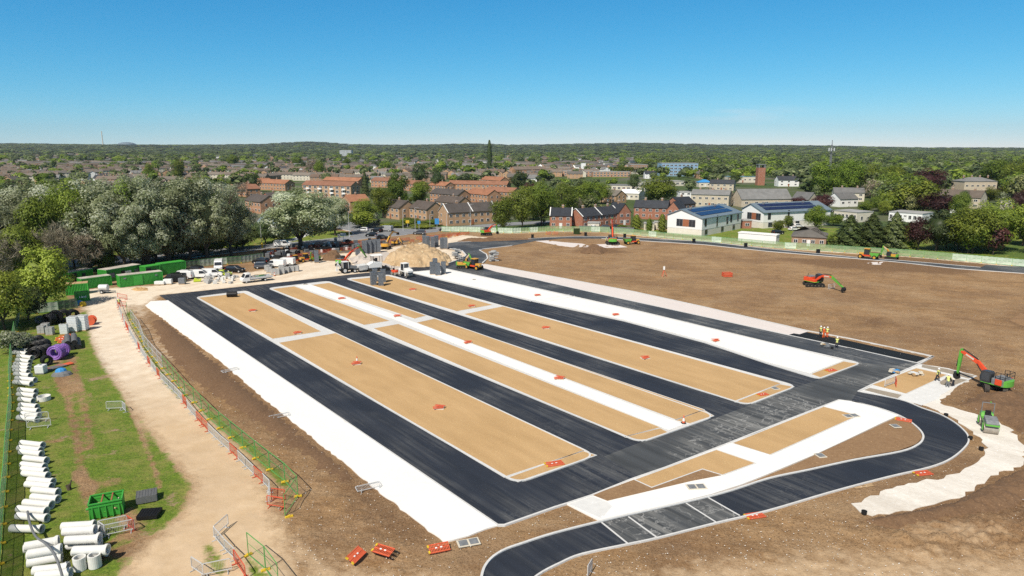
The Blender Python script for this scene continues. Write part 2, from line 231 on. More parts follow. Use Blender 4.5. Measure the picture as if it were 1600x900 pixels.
# ---------------------------------------------------------------- mesh helper
class MB:
    def __init__(s): s.V=[]; s.F=[]; s.M=[]; s.mats=[]; s.T=None
    def mi(s,m):
        m=MC[m] if isinstance(m,str) else m
        if m not in s.mats: s.mats.append(m)
        return s.mats.index(m)
    def add(s,vs,fs,m=None):
        k=s.mi(m); b=len(s.V)
        s.V+= [tuple(v) if s.T is None else tuple(s.T@Vector(v)) for v in vs]; s.F+=[[b+i for i in f] for f in fs]; s.M+=[k]*len(fs); return s
    def box(s,c,d,m=None,rz=0,ry=0,rx=0,tap=1.):
        M=Matrix.Rotation(rz,3,'Z')@Matrix.Rotation(ry,3,'Y')@Matrix.Rotation(rx,3,'X'); c=Vector(c)
        vs=[c+M@Vector((x*d[0]/2*(tap if z>0 else 1),y*d[1]/2*(tap if z>0 else 1),z*d[2]/2)) for x,y,z in ((-1,-1,-1),(1,-1,-1),(1,1,-1),(-1,1,-1),(-1,-1,1),(1,-1,1),(1,1,1),(-1,1,1))]
        return s.add(vs,[(0,3,2,1),(4,5,6,7),(0,1,5,4),(1,2,6,5),(2,3,7,6),(3,0,4,7)],m)
    def bar(s,p,q,a,m=None,b=None):
        p=Vector(p);q=Vector(q);d=q-p;l=d.length
        if l<1e-6: return s
        z=d.normalized(); u=Vector((0,0,1)) if abs(z.z)<.95 else Vector((1,0,0)); x=z.cross(u).normalized(); y=z.cross(x); b=b or a
        vs=[o+x*i*a/2+y*j*b/2 for o in (p,q) for i,j in ((-1,-1),(1,-1),(1,1),(-1,1))]
        return s.add(vs,[(0,3,2,1),(4,5,6,7),(0,1,5,4),(1,2,6,5),(2,3,7,6),(3,0,4,7)],m)
    def cyl(s,p,q,r,m=None,r2=None,n=12,cap=True):
        p=Vector(p);q=Vector(q);d=q-p; z=d.normalized(); u=Vector((0,0,1)) if abs(z.z)<.95 else Vector((1,0,0)); x=z.cross(u).normalized(); y=z.cross(x); r2=r if r2 is None else r2
        vs=[o+(x*math.cos(2*math.pi*i/n)+y*math.sin(2*math.pi*i/n))*rr for o,rr in ((p,r),(q,r2)) for i in range(n)]
        fs=[(i,(i+1)%n,n+(i+1)%n,n+i) for i in range(n)]
        if cap: fs+=[tuple(range(n))[::-1],tuple(range(n,2*n))]
        return s.add(vs,fs,m)
    def prof(s,pts,w,m=None,y0=0.,cham=0.):
        """side profile (x,z) extruded across y; w = half width or function of z"""
        f=w if callable(w) else (lambda x,z:w)
        n=len(pts); vs=[(x,y0-f(x,z),z) for x,z in pts]+[(x,y0+f(x,z),z) for x,z in pts]
        fs=[tuple(range(n)),tuple(range(n,2*n))[::-1]]+[(i,n+i,n+(i+1)%n,(i+1)%n) for i in range(n)]
        return s.add(vs,fs,m)
    def lathe(s,prof,c,m=None,n=16,axis='z',sx=1,sy=1):
        vs=[];k=len(prof)
        for i in range(n):
            a=2*math.pi*i/n
            for r,z in prof: vs.append((c[0]+r*math.cos(a)*sx,c[1]+r*math.sin(a)*sy,c[2]+z))
        fs=[(i*k+j,((i+1)%n)*k+j,((i+1)%n)*k+j+1,i*k+j+1) for i in range(n) for j in range(k-1)]
        return s.add(vs,fs,m)
    def ngon(s,pts,z0,z1,m=None):
        n=len(pts); vs=[(p[0],p[1],z0) for p in pts]+[(p[0],p[1],z1) for p in pts]
        ar=sum(pts[i][0]*pts[(i+1)%n][1]-pts[(i+1)%n][0]*pts[i][1] for i in range(n))
        fs=[tuple(range(n,2*n))]+[(i,(i+1)%n,n+(i+1)%n,n+i) for i in range(n)]
        if ar<0: fs=[f[::-1] for f in fs]
        return s.add(vs,fs,m)
def tag(o,label=None,cat=None,group=None,kind=None):
    if label: o['label']=label
    if cat: o['category']=cat
    if group: o['group']=group
    if kind: o['kind']=kind
    return o
def obj(name,mb,mat=None,parent=None,smooth=False,bevel=0,loc=None,rz=0):
    me=bpy.data.meshes.new(name); me.from_pydata(mb.V,[],mb.F); ms=[(MC[mat] if isinstance(mat,str) else mat) if m is None else m for m in (mb.mats or [None])]
    for m in ms: me.materials.append(m)
    me.polygons.foreach_set('material_index',mb.M)
    if smooth: me.polygons.foreach_set('use_smooth',[True]*len(mb.F))
    me.update(); o=bpy.data.objects.new(name,me); col.objects.link(o)
    if parent: o.parent=parent
    if loc is not None: o.location=loc
    o.rotation_euler.z=rz
    if bevel: b=o.modifiers.new('bevel','BEVEL'); b.width=bevel; b.segments=2; b.limit_method='ANGLE'
    return o
def thing(name,label,cat,loc=(0,0,0),rz=0,group=None):
    o=bpy.data.objects.new(name,None); col.objects.link(o); o.location=loc; o.rotation_euler.z=rz; o.empty_display_size=.3
    return tag(o,label,cat,group)
KIDS={}
def kids(o):
    return [c for c in o.children]
def dup(root,loc,rz,label=None,group=None,scale=None,parts=True):
    ch=KIDS.get(root.name)
    if ch is None:
        ch=[(c,[g for g in c.children]) for c in root.children]; KIDS[root.name]=ch
    r=root.copy(); col.objects.link(r); r.location=loc; r.rotation_euler=(0,0,rz)
    if scale: r.scale=scale
    if label: r['label']=label
    if group: r['group']=group
    for c,gs in ch:
        d=c.copy(); col.objects.link(d); d.parent=r
        for g in gs:
            e=g.copy(); col.objects.link(e); e.parent=d
    return r
class Rep:
    """a kind built once; the first call places the original, later calls copies"""
    def __init__(s,fn): s.fn=fn; s.root=None
    def __call__(s,loc,rz,label,group=None,scale=None):
        if s.root is None:
            s.root=s.fn(); r=s.root; KIDS[r.name]=[(c,[g for g in c.children]) for c in r.children]
            r.location=loc; r.rotation_euler=(0,0,rz)
            if scale: r.scale=scale
            r['label']=label
            if group: r['group']=group
            return r
        r=dup(s.root,loc,rz,label,None,scale or (1,1,1))
        if group: r['group']=group
        elif 'group' in r: del r['group']
        return r
def yaw(pa,pb):
    a=at(*pa);b=at(*pb); return math.atan2(b.y-a.y,b.x-a.x)
# ================================================================ terrain
def smooth(a,b,x): t=np.clip((x-a)/(b-a),0,1); return t*t*(3-2*t)
def terr(x,y):
    x=np.asarray(x,float); y=np.asarray(y,float); d=np.hypot(x,y); px=800+F*x/np.maximum(y,d*.35+1)
    yp=np.interp(px,[-200,0,300,420,490,560,640,740,800,1000,1100,1200,1300,1420,1600,1800],[225,225,226,226,222.5,226,226,223.5,225.5,223.8,226.5,227,227.5,230,231,231])
    h=(H+(YH-yp)*8000/F-15)
    return smooth(2600,8000,d)*np.maximum(h,0)+ smooth(2500,7000,d)*6*np.sin(x*.0016+y*.0007)*np.sin(y*.0011)
rs=[0,40,80,120,160,220,300,400,550,750,1000,1400,1900,2500,3000,3600,4300,5000,5800,6600,7400,8200,9200,11000,15000,25000]
na=240; V=[];Fc=[]
for r in rs:
    for i in range(na):
        a=2*math.pi*i/na; x,y=r*math.sin(a),r*math.cos(a)
        z=float(terr(x,y)) if r<=9000 else float(terr(x*8200/r,y*8200/r))*max(0,1-(r-9000)/9000)
        V.append((x,y,z-.2))
for k in range(len(rs)-1):
    for i in range(na): j=(i+1)%na; Fc.append((k*na+i,k*na+j,(k+1)*na+j,(k+1)*na+i))
mb=MB(); mb.add(V,[f[::-1] for f in Fc],None); mb.mats=[M_terr]
tag(obj('terrain',mb,smooth=True),kind='structure')
# ================================================================ plan of the site, traced corner by corner
P=lambda pts,z=0.:[at(x,y,z) for x,y in pts]
ENTRY_IN=[(1331,628.6),(1370,638),(1404,650),(1426,663),(1440,676.7),(1442,687),(1433,696.7),(1407,706.7),(1333,720),(1265,735),(1200,749),(1120,774),(980,806),(938,816),(867,834),(820,849),(785,862),(762,880),(752,905),(748,960)]
ENTRY_OUT=[(1341,612.6),(1380,619.5),(1413,627),(1440,638),(1467,647.5),(1490,660),(1507,674.5),(1513,685),(1510,697),(1487,717),(1453,731),(1387,746.5),(1300,769.5),(1200,799),(1120,818),(1027,841.7),(980,851.7),(910,866.7),(877,880),(840,900),(815,925),(800,960)]
def spl(pts,k=4):
    out=[];n=len(pts)
    for i in range(n-1):
        p0,p1,p2,p3=[pts[max(0,min(n-1,j))] for j in (i-1,i,i+1,i+2)]
        for m in range(k):
            t=m/k; out.append(tuple(.5*((2*p1[a])+(-p0[a]+p2[a])*t+(2*p0[a]-5*p1[a]+4*p2[a]-p3[a])*t*t+(-p0[a]+3*p1[a]-3*p2[a]+p3[a])*t**3) for a in (0,1)))
    return out+[pts[-1]]
ENTRY_IN=spl(ENTRY_IN); ENTRY_OUT=spl(ENTRY_OUT)
CP=[(249,461.5),(294,457),(388,447),(500,434.7),(545,429.5),(612,422.5),(715,408.5),(765,417.5),(850,440),(950,462.5),(1100,495),(1232,524),(1433,567.6),(1436.5,569.5),(1360,603),(1341,612.6),(1331,628.6),(1311,626),(1240,653.5),(1186,676.5),(1120,700.8),(1040,731.6),(988,749.5),(935,769),(924,775.7),(886,788),(868,793.6),(788,821.7),(778,822)]
def poly_in(x,y,poly):
    r=np.zeros(x.shape,bool); n=len(poly)
    for i in range(n):
        x1,y1=poly[i][0],poly[i][1]; x2,y2=poly[(i+1)%n][0],poly[(i+1)%n][1]
        c=((y1>y)!=(y2>y)); 
        with np.errstate(divide='ignore',invalid='ignore'): xi=(x2-x1)*(y-y1)/((y2-y1) if y2!=y1 else 1e-9)+x1
        r^=c&(x<xi)
    return r
def poly_sd(x,y,poly):
    d=np.full(x.shape,1e9); n=len(poly)
    for i in range(n):
        x1,y1=poly[i][0],poly[i][1]; x2,y2=poly[(i+1)%n][0],poly[(i+1)%n][1]
        L=(x2-x1)**2+(y2-y1)**2+1e-9; t=np.clip(((x-x1)*(x2-x1)+(y-y1)*(y2-y1))/L,0,1)
        d=np.minimum(d,np.hypot(x-x1-t*(x2-x1),y-y1-t*(y2-y1)))
    return np.where(poly_in(x,y,poly),d,-d)
ENTRY=ENTRY_IN+ENTRY_OUT[::-1]
WSTRIP=[(227,478),(236,471),(262,470),(778,822),(733,838),(693,848),(607,780),(493,688),(400,613),(344.5,565),(270,510)]
RING=[(700,380),(711,378.6),(757,377),(800,374.6),(862,371),(900,369.5),(940,369.7),(985,371.3),(1025,373.7),(1100,377.5),(1200,389),(1340,402.5),(1425,408.7),(1532,418),(1541,414),(1600,417),(1760,431),(1760,444),(1600,427.5),(1495,420),(1400,409.5),(1200,393),(1100,382.5),(1012,377),(940,373),(882,372.7),(837,376.5),(800,384),(755,389),(748,391),(760,397.5),(762,404),(757,411),(715,410),(697,412.6),(722,404),(728,399),(722,392),(700,388)]
APRON=[(1341,612.6),(1360,603),(1436,569.5),(1440,570),(1482,576),(1526,588),(1514,594),(1498,602),(1490,610),(1478,618),(1466,624),(1475,634),(1500,641),(1533,650),(1558,656),(1575,668),(1590,684),(1605,700),(1600,722),(1560,742),(1525,762),(1487,780),(1440,792),(1400,800),(1363,807),(1345,800),(1330,787),(1360,775),(1393,763),(1440,752),(1490,742),(1515,729),(1533,716),(1543,700),(1530,683),(1512,670),(1487,652),(1457,638),(1413,626),(1380,619.5)]
NEWT=[(1232,524),(1240,521.6),(1249,523),(1260,519.7),(1330,534),(1449.7,560.5),(1433,567.6)]
PINK=[(733,410.5),(757,413.5),(835,427.5),(900,439.5),(990,456.5),(1100,480.5),(1200,504),(1262,518.8),(1249,523),(1240,521.6),(1232,524),(1200,517),(1100,495),(950,462.5),(850,440),(775,425),(752,418)]
COMPLEX=[(886,789),(924,776),(988,750),(1040,732),(1120,701),(1186,676.5),(1240,653.5),(1311,626.3),(1331,629),(1370,638.5),(1404,650.5),(1380,661),(1326,687),(1277,710),(1200,742),(1160,758),(1110,774),(980,806),(938,815.5)]
paved=[P(q) for q in (CP,ENTRY,WSTRIP,RING,APRON,PINK,COMPLEX)]
# ---- site ground
GX=np.linspace(-420,2020,600); GY=np.concatenate([np.linspace(356,480,90),np.linspace(481.5,900,230),np.linspace(905,1300,50)])
gx,gy=np.meshgrid(GX,GY); a=(gx-800)/F; b=(gy-450)/F; t=H/(math.sin(TH)+b*math.cos(TH)); X=a*t; Y=(math.cos(TH)-b*math.sin(TH))*t
from mathutils import noise as mn
def fbm(x,y,s,o=4,seed=0.):
    return np.array([mn.fractal(Vector((p*s+seed,q*s-seed,seed)),.9,2.1,o) for p,q in zip(x.ravel(),y.ravel())]).reshape(x.shape)
dist=np.full(X.shape,-1e9)
for q in paved: dist=np.maximum(dist,poly_sd(X,Y,q))
offp=np.clip((-dist-.3)/2.5,0,1)
def zone(polys,soft=1.5):
    m=np.zeros(X.shape)
    for q in polys: m=np.maximum(m,np.clip(.5+poly_sd(X,Y,P(q))/(2*soft),0,1))
    return m
G_GRASS=[[(-420,505),(-40,505),(24,500),(60,497),(118,492),(136,484),(141,530),(160,572),(182,603),(211,645),(254,703),(300,756),(288,795),(214,863),(176,905),(100,1000),(-420,1300)],
 [(330,640),(372,672),(412,708),(452,750),(446,765),(400,722),(350,676),(318,646)],[(205,483),(212,500),(260,588),(284,622),(276,622),(240,575),(208,515),(196,492)],
 [(318,852),(330,842),(352,880),(345,905),(322,880)],[(385,868),(420,900),(440,960),(400,960)],[(1548,396),(1600,374),(1800,372),(1800,424),(1660,414)],[(850,361),(700,361),(560,356),(700,354),(860,357),(1000,362),(1150,376),(1300,386),(1600,408),(1600,404),(1300,378),(1000,357)],
 [(-420,357),(380,357),(400,384),(200,398),(0,410),(-420,425)],[(-420,430),(0,420),(100,419),(220,410),(240,420),(100,450),(120,490),(24,500),(-420,500)],[(380,357),(510,357),(545,366),(470,376),(400,383)],[(1040,356),(2020,356),(2020,450),(1600,411),(1300,387),(1140,376)],
 [(470,374),(500,366),(525,360),(545,362),(553,366),(540,371),(475,380),(440,383)]]
G_DUST=[[(112,470),(140,452),(250,446),(330,432),(400,424),(470,412),(520,398),(600,388),(640,382),(700,372),(712,366),(770,372),(800,374),(750,378),(700,381),(700,390),(725,393),(728,400),(700,412),(612,422),(545,430),(388,447),(250,461),(236,471),(227,478),(205,476),(196,490),(215,520),(262,590),(310,638),(370,692),(410,738),(425,790),(440,830),(455,870),(470,905),(470,1300),(120,1300),(178,905),(214,863),(290,795),(302,756),(254,703),(211,645),(182,603),(160,572),(140,530),(133,480)],
 [(720,362),(800,365),(862,362),(940,363),(985,367),(1042,373),(1137,381),(1200,387),(1300,394),(1425,402),(1525,411),(1600,418),(1760,432),(1600,414),(1200,384),(985,364),(860,359)]]
G_HALF=[[(900,905),(1000,880),(1120,862),(1250,850),(1400,848),(1600,858),(1700,850),(1800,1300),(700,1300)],[(1400,830),(1440,808),(1500,812),(1580,815),(1600,850),(1500,860),(1420,850)]]
G_DARK=[[(300,570),(345,565),(400,613),(493,688),(607,780),(660,825),(640,850),(560,800),(480,700),(400,640),(330,600)],[(1330,812),(1400,800),(1490,782),(1560,745),(1600,726),(1700,700),(1700,790),(1600,810),(1560,800),(1500,795),(1420,830),(1380,830)],
 [(1440,574),(1480,560),(1560,590),(1620,600),(1640,680),(1600,690),(1560,655),(1470,628),(1500,605),(1528,588)],[(1340,495),(1385,495),(1400,508),(1370,514),(1340,508)],[(910,382),(960,388),(990,395),(930,398),(900,392)],[(1560,500),(1600,480),(1700,480),(1700,520),(1590,515)],[(1480,395),(1600,402),(1500,430),(1300,420),(1200,402),(1300,405)],
 [(400,400),(440,385),(500,378),(560,380),(620,378),(600,390),(520,398),(440,404)]]
zg=zone(G_GRASS,1.2)*.9; zd=np.maximum(zone(G_DUST,2.5),.53*zone(G_HALF+[[(420,790),(470,820),(540,862),(640,880),(740,890),(760,1300),(440,1300)],[(150,455),(250,462),(232,500),(300,570),(250,560),(210,500)]],3.)); zk=zone(G_DARK,3.)*.85
def rut(pts,w,amt,base):
    q=P(pts); d=np.full(X.shape,1e9)
    for a_,b_ in zip(q,q[1:]):
        L2=(b_-a_).length_squared; t_=np.clip(((X-a_.x)*(b_.x-a_.x)+(Y-a_.y)*(b_.y-a_.y))/L2,0,1); d=np.minimum(d,np.hypot(X-a_.x-t_*(b_.x-a_.x),Y-a_.y-t_*(b_.y-a_.y)))
    return base*(1-amt*np.exp(-(d/w)**2))
for pts_,w_,am_ in (([(88,560),(100,600),(112,650),(122,700),(130,760),(146,800)],.75,.52),([(112,560),(125,605),(137,660),(142,700)],.7,.5),([(196,600),(210,650),(224,690),(240,730),(250,760)],.45,.5),([(140,610),(160,680),(190,740)],.4,.3),([(150,762),(180,752)],1.2,.5),([(200,800),(215,845),(195,860)],1.3,.62),([(75,690),(92,688)],.8,.55),([(120,742),(140,755)],.8,.5),([(95,590),(110,610)],1.5,.55),([(80,555),(110,560)],2.,.4),([(60,520),(120,510)],2.5,.4),([(170,850),(150,880)],1.2,.4)): zg=rut(pts_,w_,am_,zg)
# hummocks: bank along the left of the stone strip, spoil right
n1=fbm(X,Y,.35,4,3.); n2=fbm(X,Y,1.3,3,9.)
rough=np.clip(1-zd*.95,0,1)*np.clip(1-zg*.85,0,1)*offp
far=np.clip(1-(Y-120)/160,.15,1)
Z=rough*(n1*.16+n2*.07*far)+offp*zg*n2*.03+ offp*zd*n1*.03
Z+=zk*offp*np.abs(n2)*.18
Z+=zone([[(1390,838),(1430,815),(1500,812),(1580,808),(1640,822),(1640,860),(1500,866),(1410,856)]],2.)*(.12+.75*np.abs(fbm(X,Y,.55,5,31.)))
Z-= .02
Z=np.where(dist>-.25,-.02,Z)
nx,ny=len(GX),len(GY)
idx=np.arange(nx*ny).reshape(ny,nx); q=np.stack([idx[1:,:-1],idx[1:,1:],idx[:-1,1:],idx[:-1,:-1]],-1).reshape(-1,4)
def np_mesh(name,V,Q,mat,parent=None,attr=None,smooth=False,link=True,matidx=None):
    me=bpy.data.meshes.new(name); k=Q.shape[1]; me.vertices.add(len(V)); me.vertices.foreach_set('co',np.asarray(V,np.float32).ravel())
    me.loops.add(Q.size); me.loops.foreach_set('vertex_index',Q.astype(np.int32).ravel()); me.polygons.add(len(Q)); me.polygons.foreach_set('loop_start',np.arange(0,Q.size,k,dtype=np.int32)); me.polygons.foreach_set('loop_total',np.full(len(Q),k,np.int32))
    for m in (mat if isinstance(mat,list) else [mat]): me.materials.append(MC[m] if isinstance(m,str) else m)
    if matidx is not None: me.polygons.foreach_set('material_index',matidx.astype(np.int32))
    if attr is not None: A=me.attributes.new('r','FLOAT','FACE'); A.data.foreach_set('value',attr.astype(np.float32))
    if smooth: me.polygons.foreach_set('use_smooth',np.ones(len(Q),bool))
    me.update(calc_edges=True)
    if not link: return me
    o=bpy.data.objects.new(name,me); col.objects.link(o)
    if parent: o.parent=parent
    return o
gr=np_mesh('site_ground',np.stack([X.ravel(),Y.ravel(),Z.ravel()],-1),q,M_ground,smooth=True)
A=gr.data.attributes.new('zones','FLOAT_COLOR','POINT'); A.data.foreach_set('color',np.stack([zg.ravel(),zd.ravel(),zk.ravel(),np.ones(nx*ny)],-1).astype(np.float32).ravel())
tag(gr,kind='structure')
# ---- sheets and kerbs
def jagged(q,am,seed=3):
    out=[]; rg=random.Random(seed); n=len(q)
    for i in range(n):
        a=q[i];b=q[(i+1)%n]; L=(b-a).length; k=max(1,int(L/.7)); nn=Vector((-(b-a).y,(b-a).x,0))/max(L,1e-6)
        for j in range(k): out.append(a.lerp(b,j/k)+nn*rg.uniform(-am,am)*(1 if j else .3))
    return out
def sheet(name,pts,z,mat,thick=.25,world=False,jag=0):
    q=pts if world else P(pts)
    if jag: q=jagged(q,jag)
    mb=MB(); mb.ngon(q,z-thick,z); return tag(obj(name,mb,mat),kind='structure')
def densify(pts,closed,step=6.): return pts
def kerb(pts,wd=.15,z=.13,z0=-.1,closed=False,mat='kerb_concrete',world=False,name='kerb',side=0):
    q=[Vector((p[0],p[1])) for p in (pts if world else P(pts))]; n=len(q)
    L=[];Rr=[]
    for i in range(n):
        a=q[i-1] if (i>0 or closed) else None; c=q[(i+1)%n] if (i<n-1 or closed) else None; d=Vector((0,0)); k=1
        if a is not None and c is not None:
            d1=(q[i]-a).normalized(); d2=(c-q[i]).normalized(); d=(d1+d2).normalized(); k=1/max(.5,d.dot(d1))
        else: d=((c-q[i]) if a is None else (q[i]-a)).normalized()
        nn=Vector((-d.y,d.x))*wd/2*k; off=Vector((-d.y,d.x))*side*wd*k
        L.append(q[i]+nn+off); Rr.append(q[i]-nn+off)
    mb=MB(); m=n if closed else n-1; vs=[(p.x,p.y,z) for p in L]+[(p.x,p.y,z) for p in Rr]+[(p.x,p.y,z0) for p in L]+[(p.x,p.y,z0) for p in Rr]
    fs=[]
    for i in range(m):
        j=(i+1)%n; fs+=[(i,n+i,n+j,j),(n+i,3*n+i,3*n+j,n+j),(2*n+i,i,j,2*n+j)]
    if not closed: fs+=[(0,2*n,3*n,n),(n-1,2*n-1,4*n-1,3*n-1)]
    mb.add(vs,fs); return tag(obj(name,mb,mat),kind='structure')
def rounded(pts,r=1.2,n=4,which=None):
    """round the corners of a plan given in world points"""
    out=[];N=len(pts)
    for i in range(N):
        a,b,c=[Vector((pts[j%N][0],pts[j%N][1])) for j in (i-1,i,i+1)]
        if which is not None and i not in which: out.append(b); continue
        d1=(a-b);d2=(c-b); rr=min(r,d1.length*.45,d2.length*.45); p=b+d1.normalized()*rr; q_=b+d2.normalized()*rr
        for k in range(n+1):
            t=k/n; out.append(p*(1-t)**2+b*2*t*(1-t)+q_*t*t)
    return out
def inset(pts,d):
    N=len(pts); ar=sum(pts[i][0]*pts[(i+1)%N][1]-pts[(i+1)%N][0]*pts[i][1] for i in range(N)); s=1 if ar>0 else -1; out=[]
    for i in range(N):
        a,b,c=[Vector((pts[j%N][0],pts[j%N][1])) for j in (i-1,i,i+1)]
        d1=(b-a).normalized();d2=(c-b).normalized(); m=(d1+d2).normalized(); k=1/max(.4,m.dot(d1)); out.append(b+Vector((-m.y,m.x))*s*d*k)
    return out
sheet('car_park_road',CP,.05,'asphalt')
sheet('entry_road',ENTRY,.046,'asphalt'); 
sheet('ring_road',RING,.042,'asphalt_dusty')
sheet('stone_strip',WSTRIP,.10,'stone_white',jag=.13)
sheet('pink_stone_strip',PINK,.09,'stone_pink')
sheet('new_tarmac_footway',NEWT,.094,'asphalt_new')
sheet('stone_apron',APRON,.038,'rubble_white',jag=.35)
sheet('footway_platform',COMPLEX,.12,'stone_white')
# scuffed areas are separate courses of tarmac laid over
sheet('scratched_road_surface',[(923,722),(1000,692),(1060,672),(1115,655),(1170,634),(1240,607),(1290,590),(1335,570),(1320,556),(1390,558),(1432,568.5),(1436,569.7),(1360,602.5),(1340,612),(1330,627.5),(1311,625),(1240,652),(1120,699.5),(988,748.5),(975,745)],.0545,'asphalt_scratched',.01)
sheet('scratched_road_surface',[(592,664),(633,652),(700,700),(776,742),(808,757),(868,738),(905,725),(940,712),(1000,746),(988,748.6),(935,768),(868,792),(800,815),(760,800),(700,757)],.0585,'asphalt',.01)
sheet('dusty_aisle_surface',[(715,409.5),(765,418.5),(850,441),(950,463.5),(1100,496),(1232,525),(1425,567),(1395,572),(1345,567),(1322,563.5),(1200,534.5),(1100,510),(1000,486.5),(887,461.5),(785,439),(697,420)],.0585,'asphalt_dusty',.01)
# crossing bays on the entry road
sheet('worn_crossing_surface',[(941,817),(981,807.5),(1107,779),(1154,806),(1120,816),(1027,840.5),(982,850.5)],.054,'asphalt_scratched',.01)
for a_,b_ in (((940,817),(982,851)),((981.7,808),(1027,841)),((1072,787),(1120,817.5)),((1107,778.5),(1156,806.5))): kerb([a_,b_],.16,.062,.0,name='crossing_line')
kerb(ENTRY_IN[:-1],.2,.15); kerb(ENTRY_OUT[1:-1],.16,.13)
kerb([(1341,612.6),(1360,603),(1436.5,569.5),(1458,557.5),(1400,545),(1330,530),(1262,517.5),(1200,503.3),(1100,480),(990,456),(900,439),(835,427),(757,413)],.22,.15)
kerb([(1433,567.8),(1330,545),(1232,524.3),(1100,495.3),(950,462.8),(850,440.3),(765,418.3)],.16,.13)
kerb([(262,470),(778,822)],.18,.14); kerb([(1458,557.5),(1433,568)],.25,.15)
kerb([(778,822),(788,822),(868,793.6),(886,788),(924,775.7),(988,749.7),(1040,731.8),(1120,701),(1240,653.6),(1311,626.1),(1331,628.8),(1348,632)],.2,.15)
kerb([(700,388),(722,392),(728,399),(722,404),(697,412.6)],.4,.14); kerb([(800,384),(757,389),(749,391),(760,397.5),(762,404),(754,411)],.35,.14)
kerb([(711,378.6),(757,377),(800,374.6),(862,371),(900,369.5),(940,369.7),(985,371.3),(1025,373.7),(1100,377.5),(1200,389),(1340,402.5),(1425,408.7),(1532,418)],.2,.12)
kerb([(1600,427.5),(1495,420),(1400,409.5),(1200,393),(1100,382.5),(1012,377),(940,373)],.2,.12)
# ---- islands
def island(name,pts,r=1.3,which=None,wd=.2):
    q=rounded(P(pts),r,5,which); sheet(name+'_base',q,.135,'kerb_concrete',.3,world=True); 
    kerb(q,wd,.175,.0,True,world=True); return q
def fill(name,pts,mat,z=.15,ins=-.16,edge=True,th=.02):
    q=P(pts); q=inset(q,ins) if ins else q; sheet(name,q,z,mat,th,world=True)
    if edge: kerb(inset(q,-.06),.12,z+.022,z-.05,True,world=True,name='path_edging')
T='gravel_tan'
# first island
island('parking_island',[(306,465),(384,455),(931,713.5),(808,757)],1.6)
fill('gravel_bed',[(312,466.3),(380,459.2),(500,519.2),(427,530.2)],T)
fill('gravel_bed',[(438,537.2),(524,522.4),(909,705.6),(789,745.3)],T); fill('gravel_bed',[(799,748.5),(911,708.3),(926,713.3),(810,752.5)],T)
# double island with its footpath
island('parking_island',[(419,451),(512,440),(1118,651.5),(1001,693)],1.6)
fill('gravel_bed',[(427,452.6),(459,448.8),(607,502.5),(569.5,508.6)],T); fill('gravel_bed',[(489,446.3),(514,443.3),(664,494.3),(648,498.6)],T)
fill('gravel_bed',[(588,513.3),(622,507.8),(973,655.8),(973,683)] if 0 else [(588,513.3),(621,508),(968,652.5),(936,664)] if 0 else [(588,513.3),(621,508),(968,652.3),(929.5,661.3)] if 0 else [(586,514.5),(622,508),(1028,669.5),(977,682.6)],T)
fill('gravel_bed',[(653,505.5),(679,499.8),(1096,641.8),(1056,656.5)],T); fill('gravel_bed',[(983,684.5),(1031.5,672.5),(1040,677),(1003,689.3)],T); fill('gravel_bed',[(1059,658.5),(1099,644.3),(1111,651.2),(1077,662.5)],T)
fill('footpath',[(462,447.6),(485,445.4),(607,489.5),(1068,665),(1045,674),(618,500.8)],'stone_white',.165,-.02,False)
# third island
island('parking_island',[(540,436),(607,430),(1245,604.5),(1168,634.5)],1.6)
fill('gravel_bed',[(549,437.8),(606,432.3),(768,477.4),(714,487)],T); fill('gravel_bed',[(727,492),(786,480.3),(1217,600.5),(1147,627.3)],T); fill('gravel_bed',[(1154,629.3),(1220,603),(1236,606),(1169,631.3)],T)
# fourth: the stone strip with one gravel bed at its end
island('parking_island',[(640,426),(698,420.7),(785,439.5),(887,462),(1000,487.3),(1200,535.5),(1345,568.6),(1279,593.5),(1200,569.5),(1100,536),(975,502.5),(825,470),(700,441)],1.3,(6,7))
fill('stone_bed',[(645,426.3),(697,422),(785,441),(887,463.7),(1000,489),(1200,537),(1316,564.8),(1265,584.2),(1200,566.8),(1100,533.3),(975,500.3),(825,468),(700,439)],'stone_white',.17,-.1,False,.03)
fill('gravel_bed',[(1270,586.5),(1319,567),(1337,570),(1281,590.5)],T,.155)
for q in ([(828,474.5),(870,468),(890,463.5)],[(842,477),(880,470.5),(898,466)]): kerb([(x,y-2.5) for x,y in q],.12,.19,.1,name='path_edging')
# bottom right islands
fill('gravel_bed',[(997,752),(1120,706.5),(1175,725.5),(1128,742.5),(1096.7,733),(1018,761.5)],T,.145)
fill('gravel_bed',[(1149,694.5),(1288,638.5),(1337,651),(1202,711)],T,.145)
sheet('soil_bed',[(926,775.5),(990,751.5),(1016,763.5),(1097,734.5),(1127,744.5),(1080,753.5),(949,784.5)],.14,'soil_patch',.05)
sheet('soil_bed',[(1192,750),(1277,711),(1327,688),(1402,653),(1426,664.5),(1438,677),(1440,687),(1431,695.5),(1405,705),(1333,718),(1265,733)],.135,'soil_patch',.05)
sheet('concrete_landing',[(888,789.5),(925,777.5),(950,787),(956,793),(940,812)],.126,'concrete_path',.02)
# right hand island
sheet('concrete_apron',[(1341,612.6),(1360,603),(1436,569.7),(1482,576.5),(1527,588),(1514,594),(1490,607),(1470,618),(1466,624),(1440,634),(1413,625.5),(1380,618.5)],.07,'concrete_path',.05)
fill('gravel_bed',[(1366,602.5),(1433,577),(1476,586.5),(1414,615)],T,.085)
fill('wet_concrete_pad',[(1350,610.5),(1359,607),(1409,618),(1402,624)],'wet_concrete',.085,0,True)
fill('wet_concrete_pad',[(1441,570.5),(1478,577),(1524,588),(1513,592.5),(1478,583.5),(1440,575)],'wet_concrete',.085,0,True)
fill('wet_concrete_pad',[(1468,598),(1482,589.5),(1512,594.5),(1486,605),(1470,602)],'wet_concrete',.085,0,True); MC['wet_concrete']
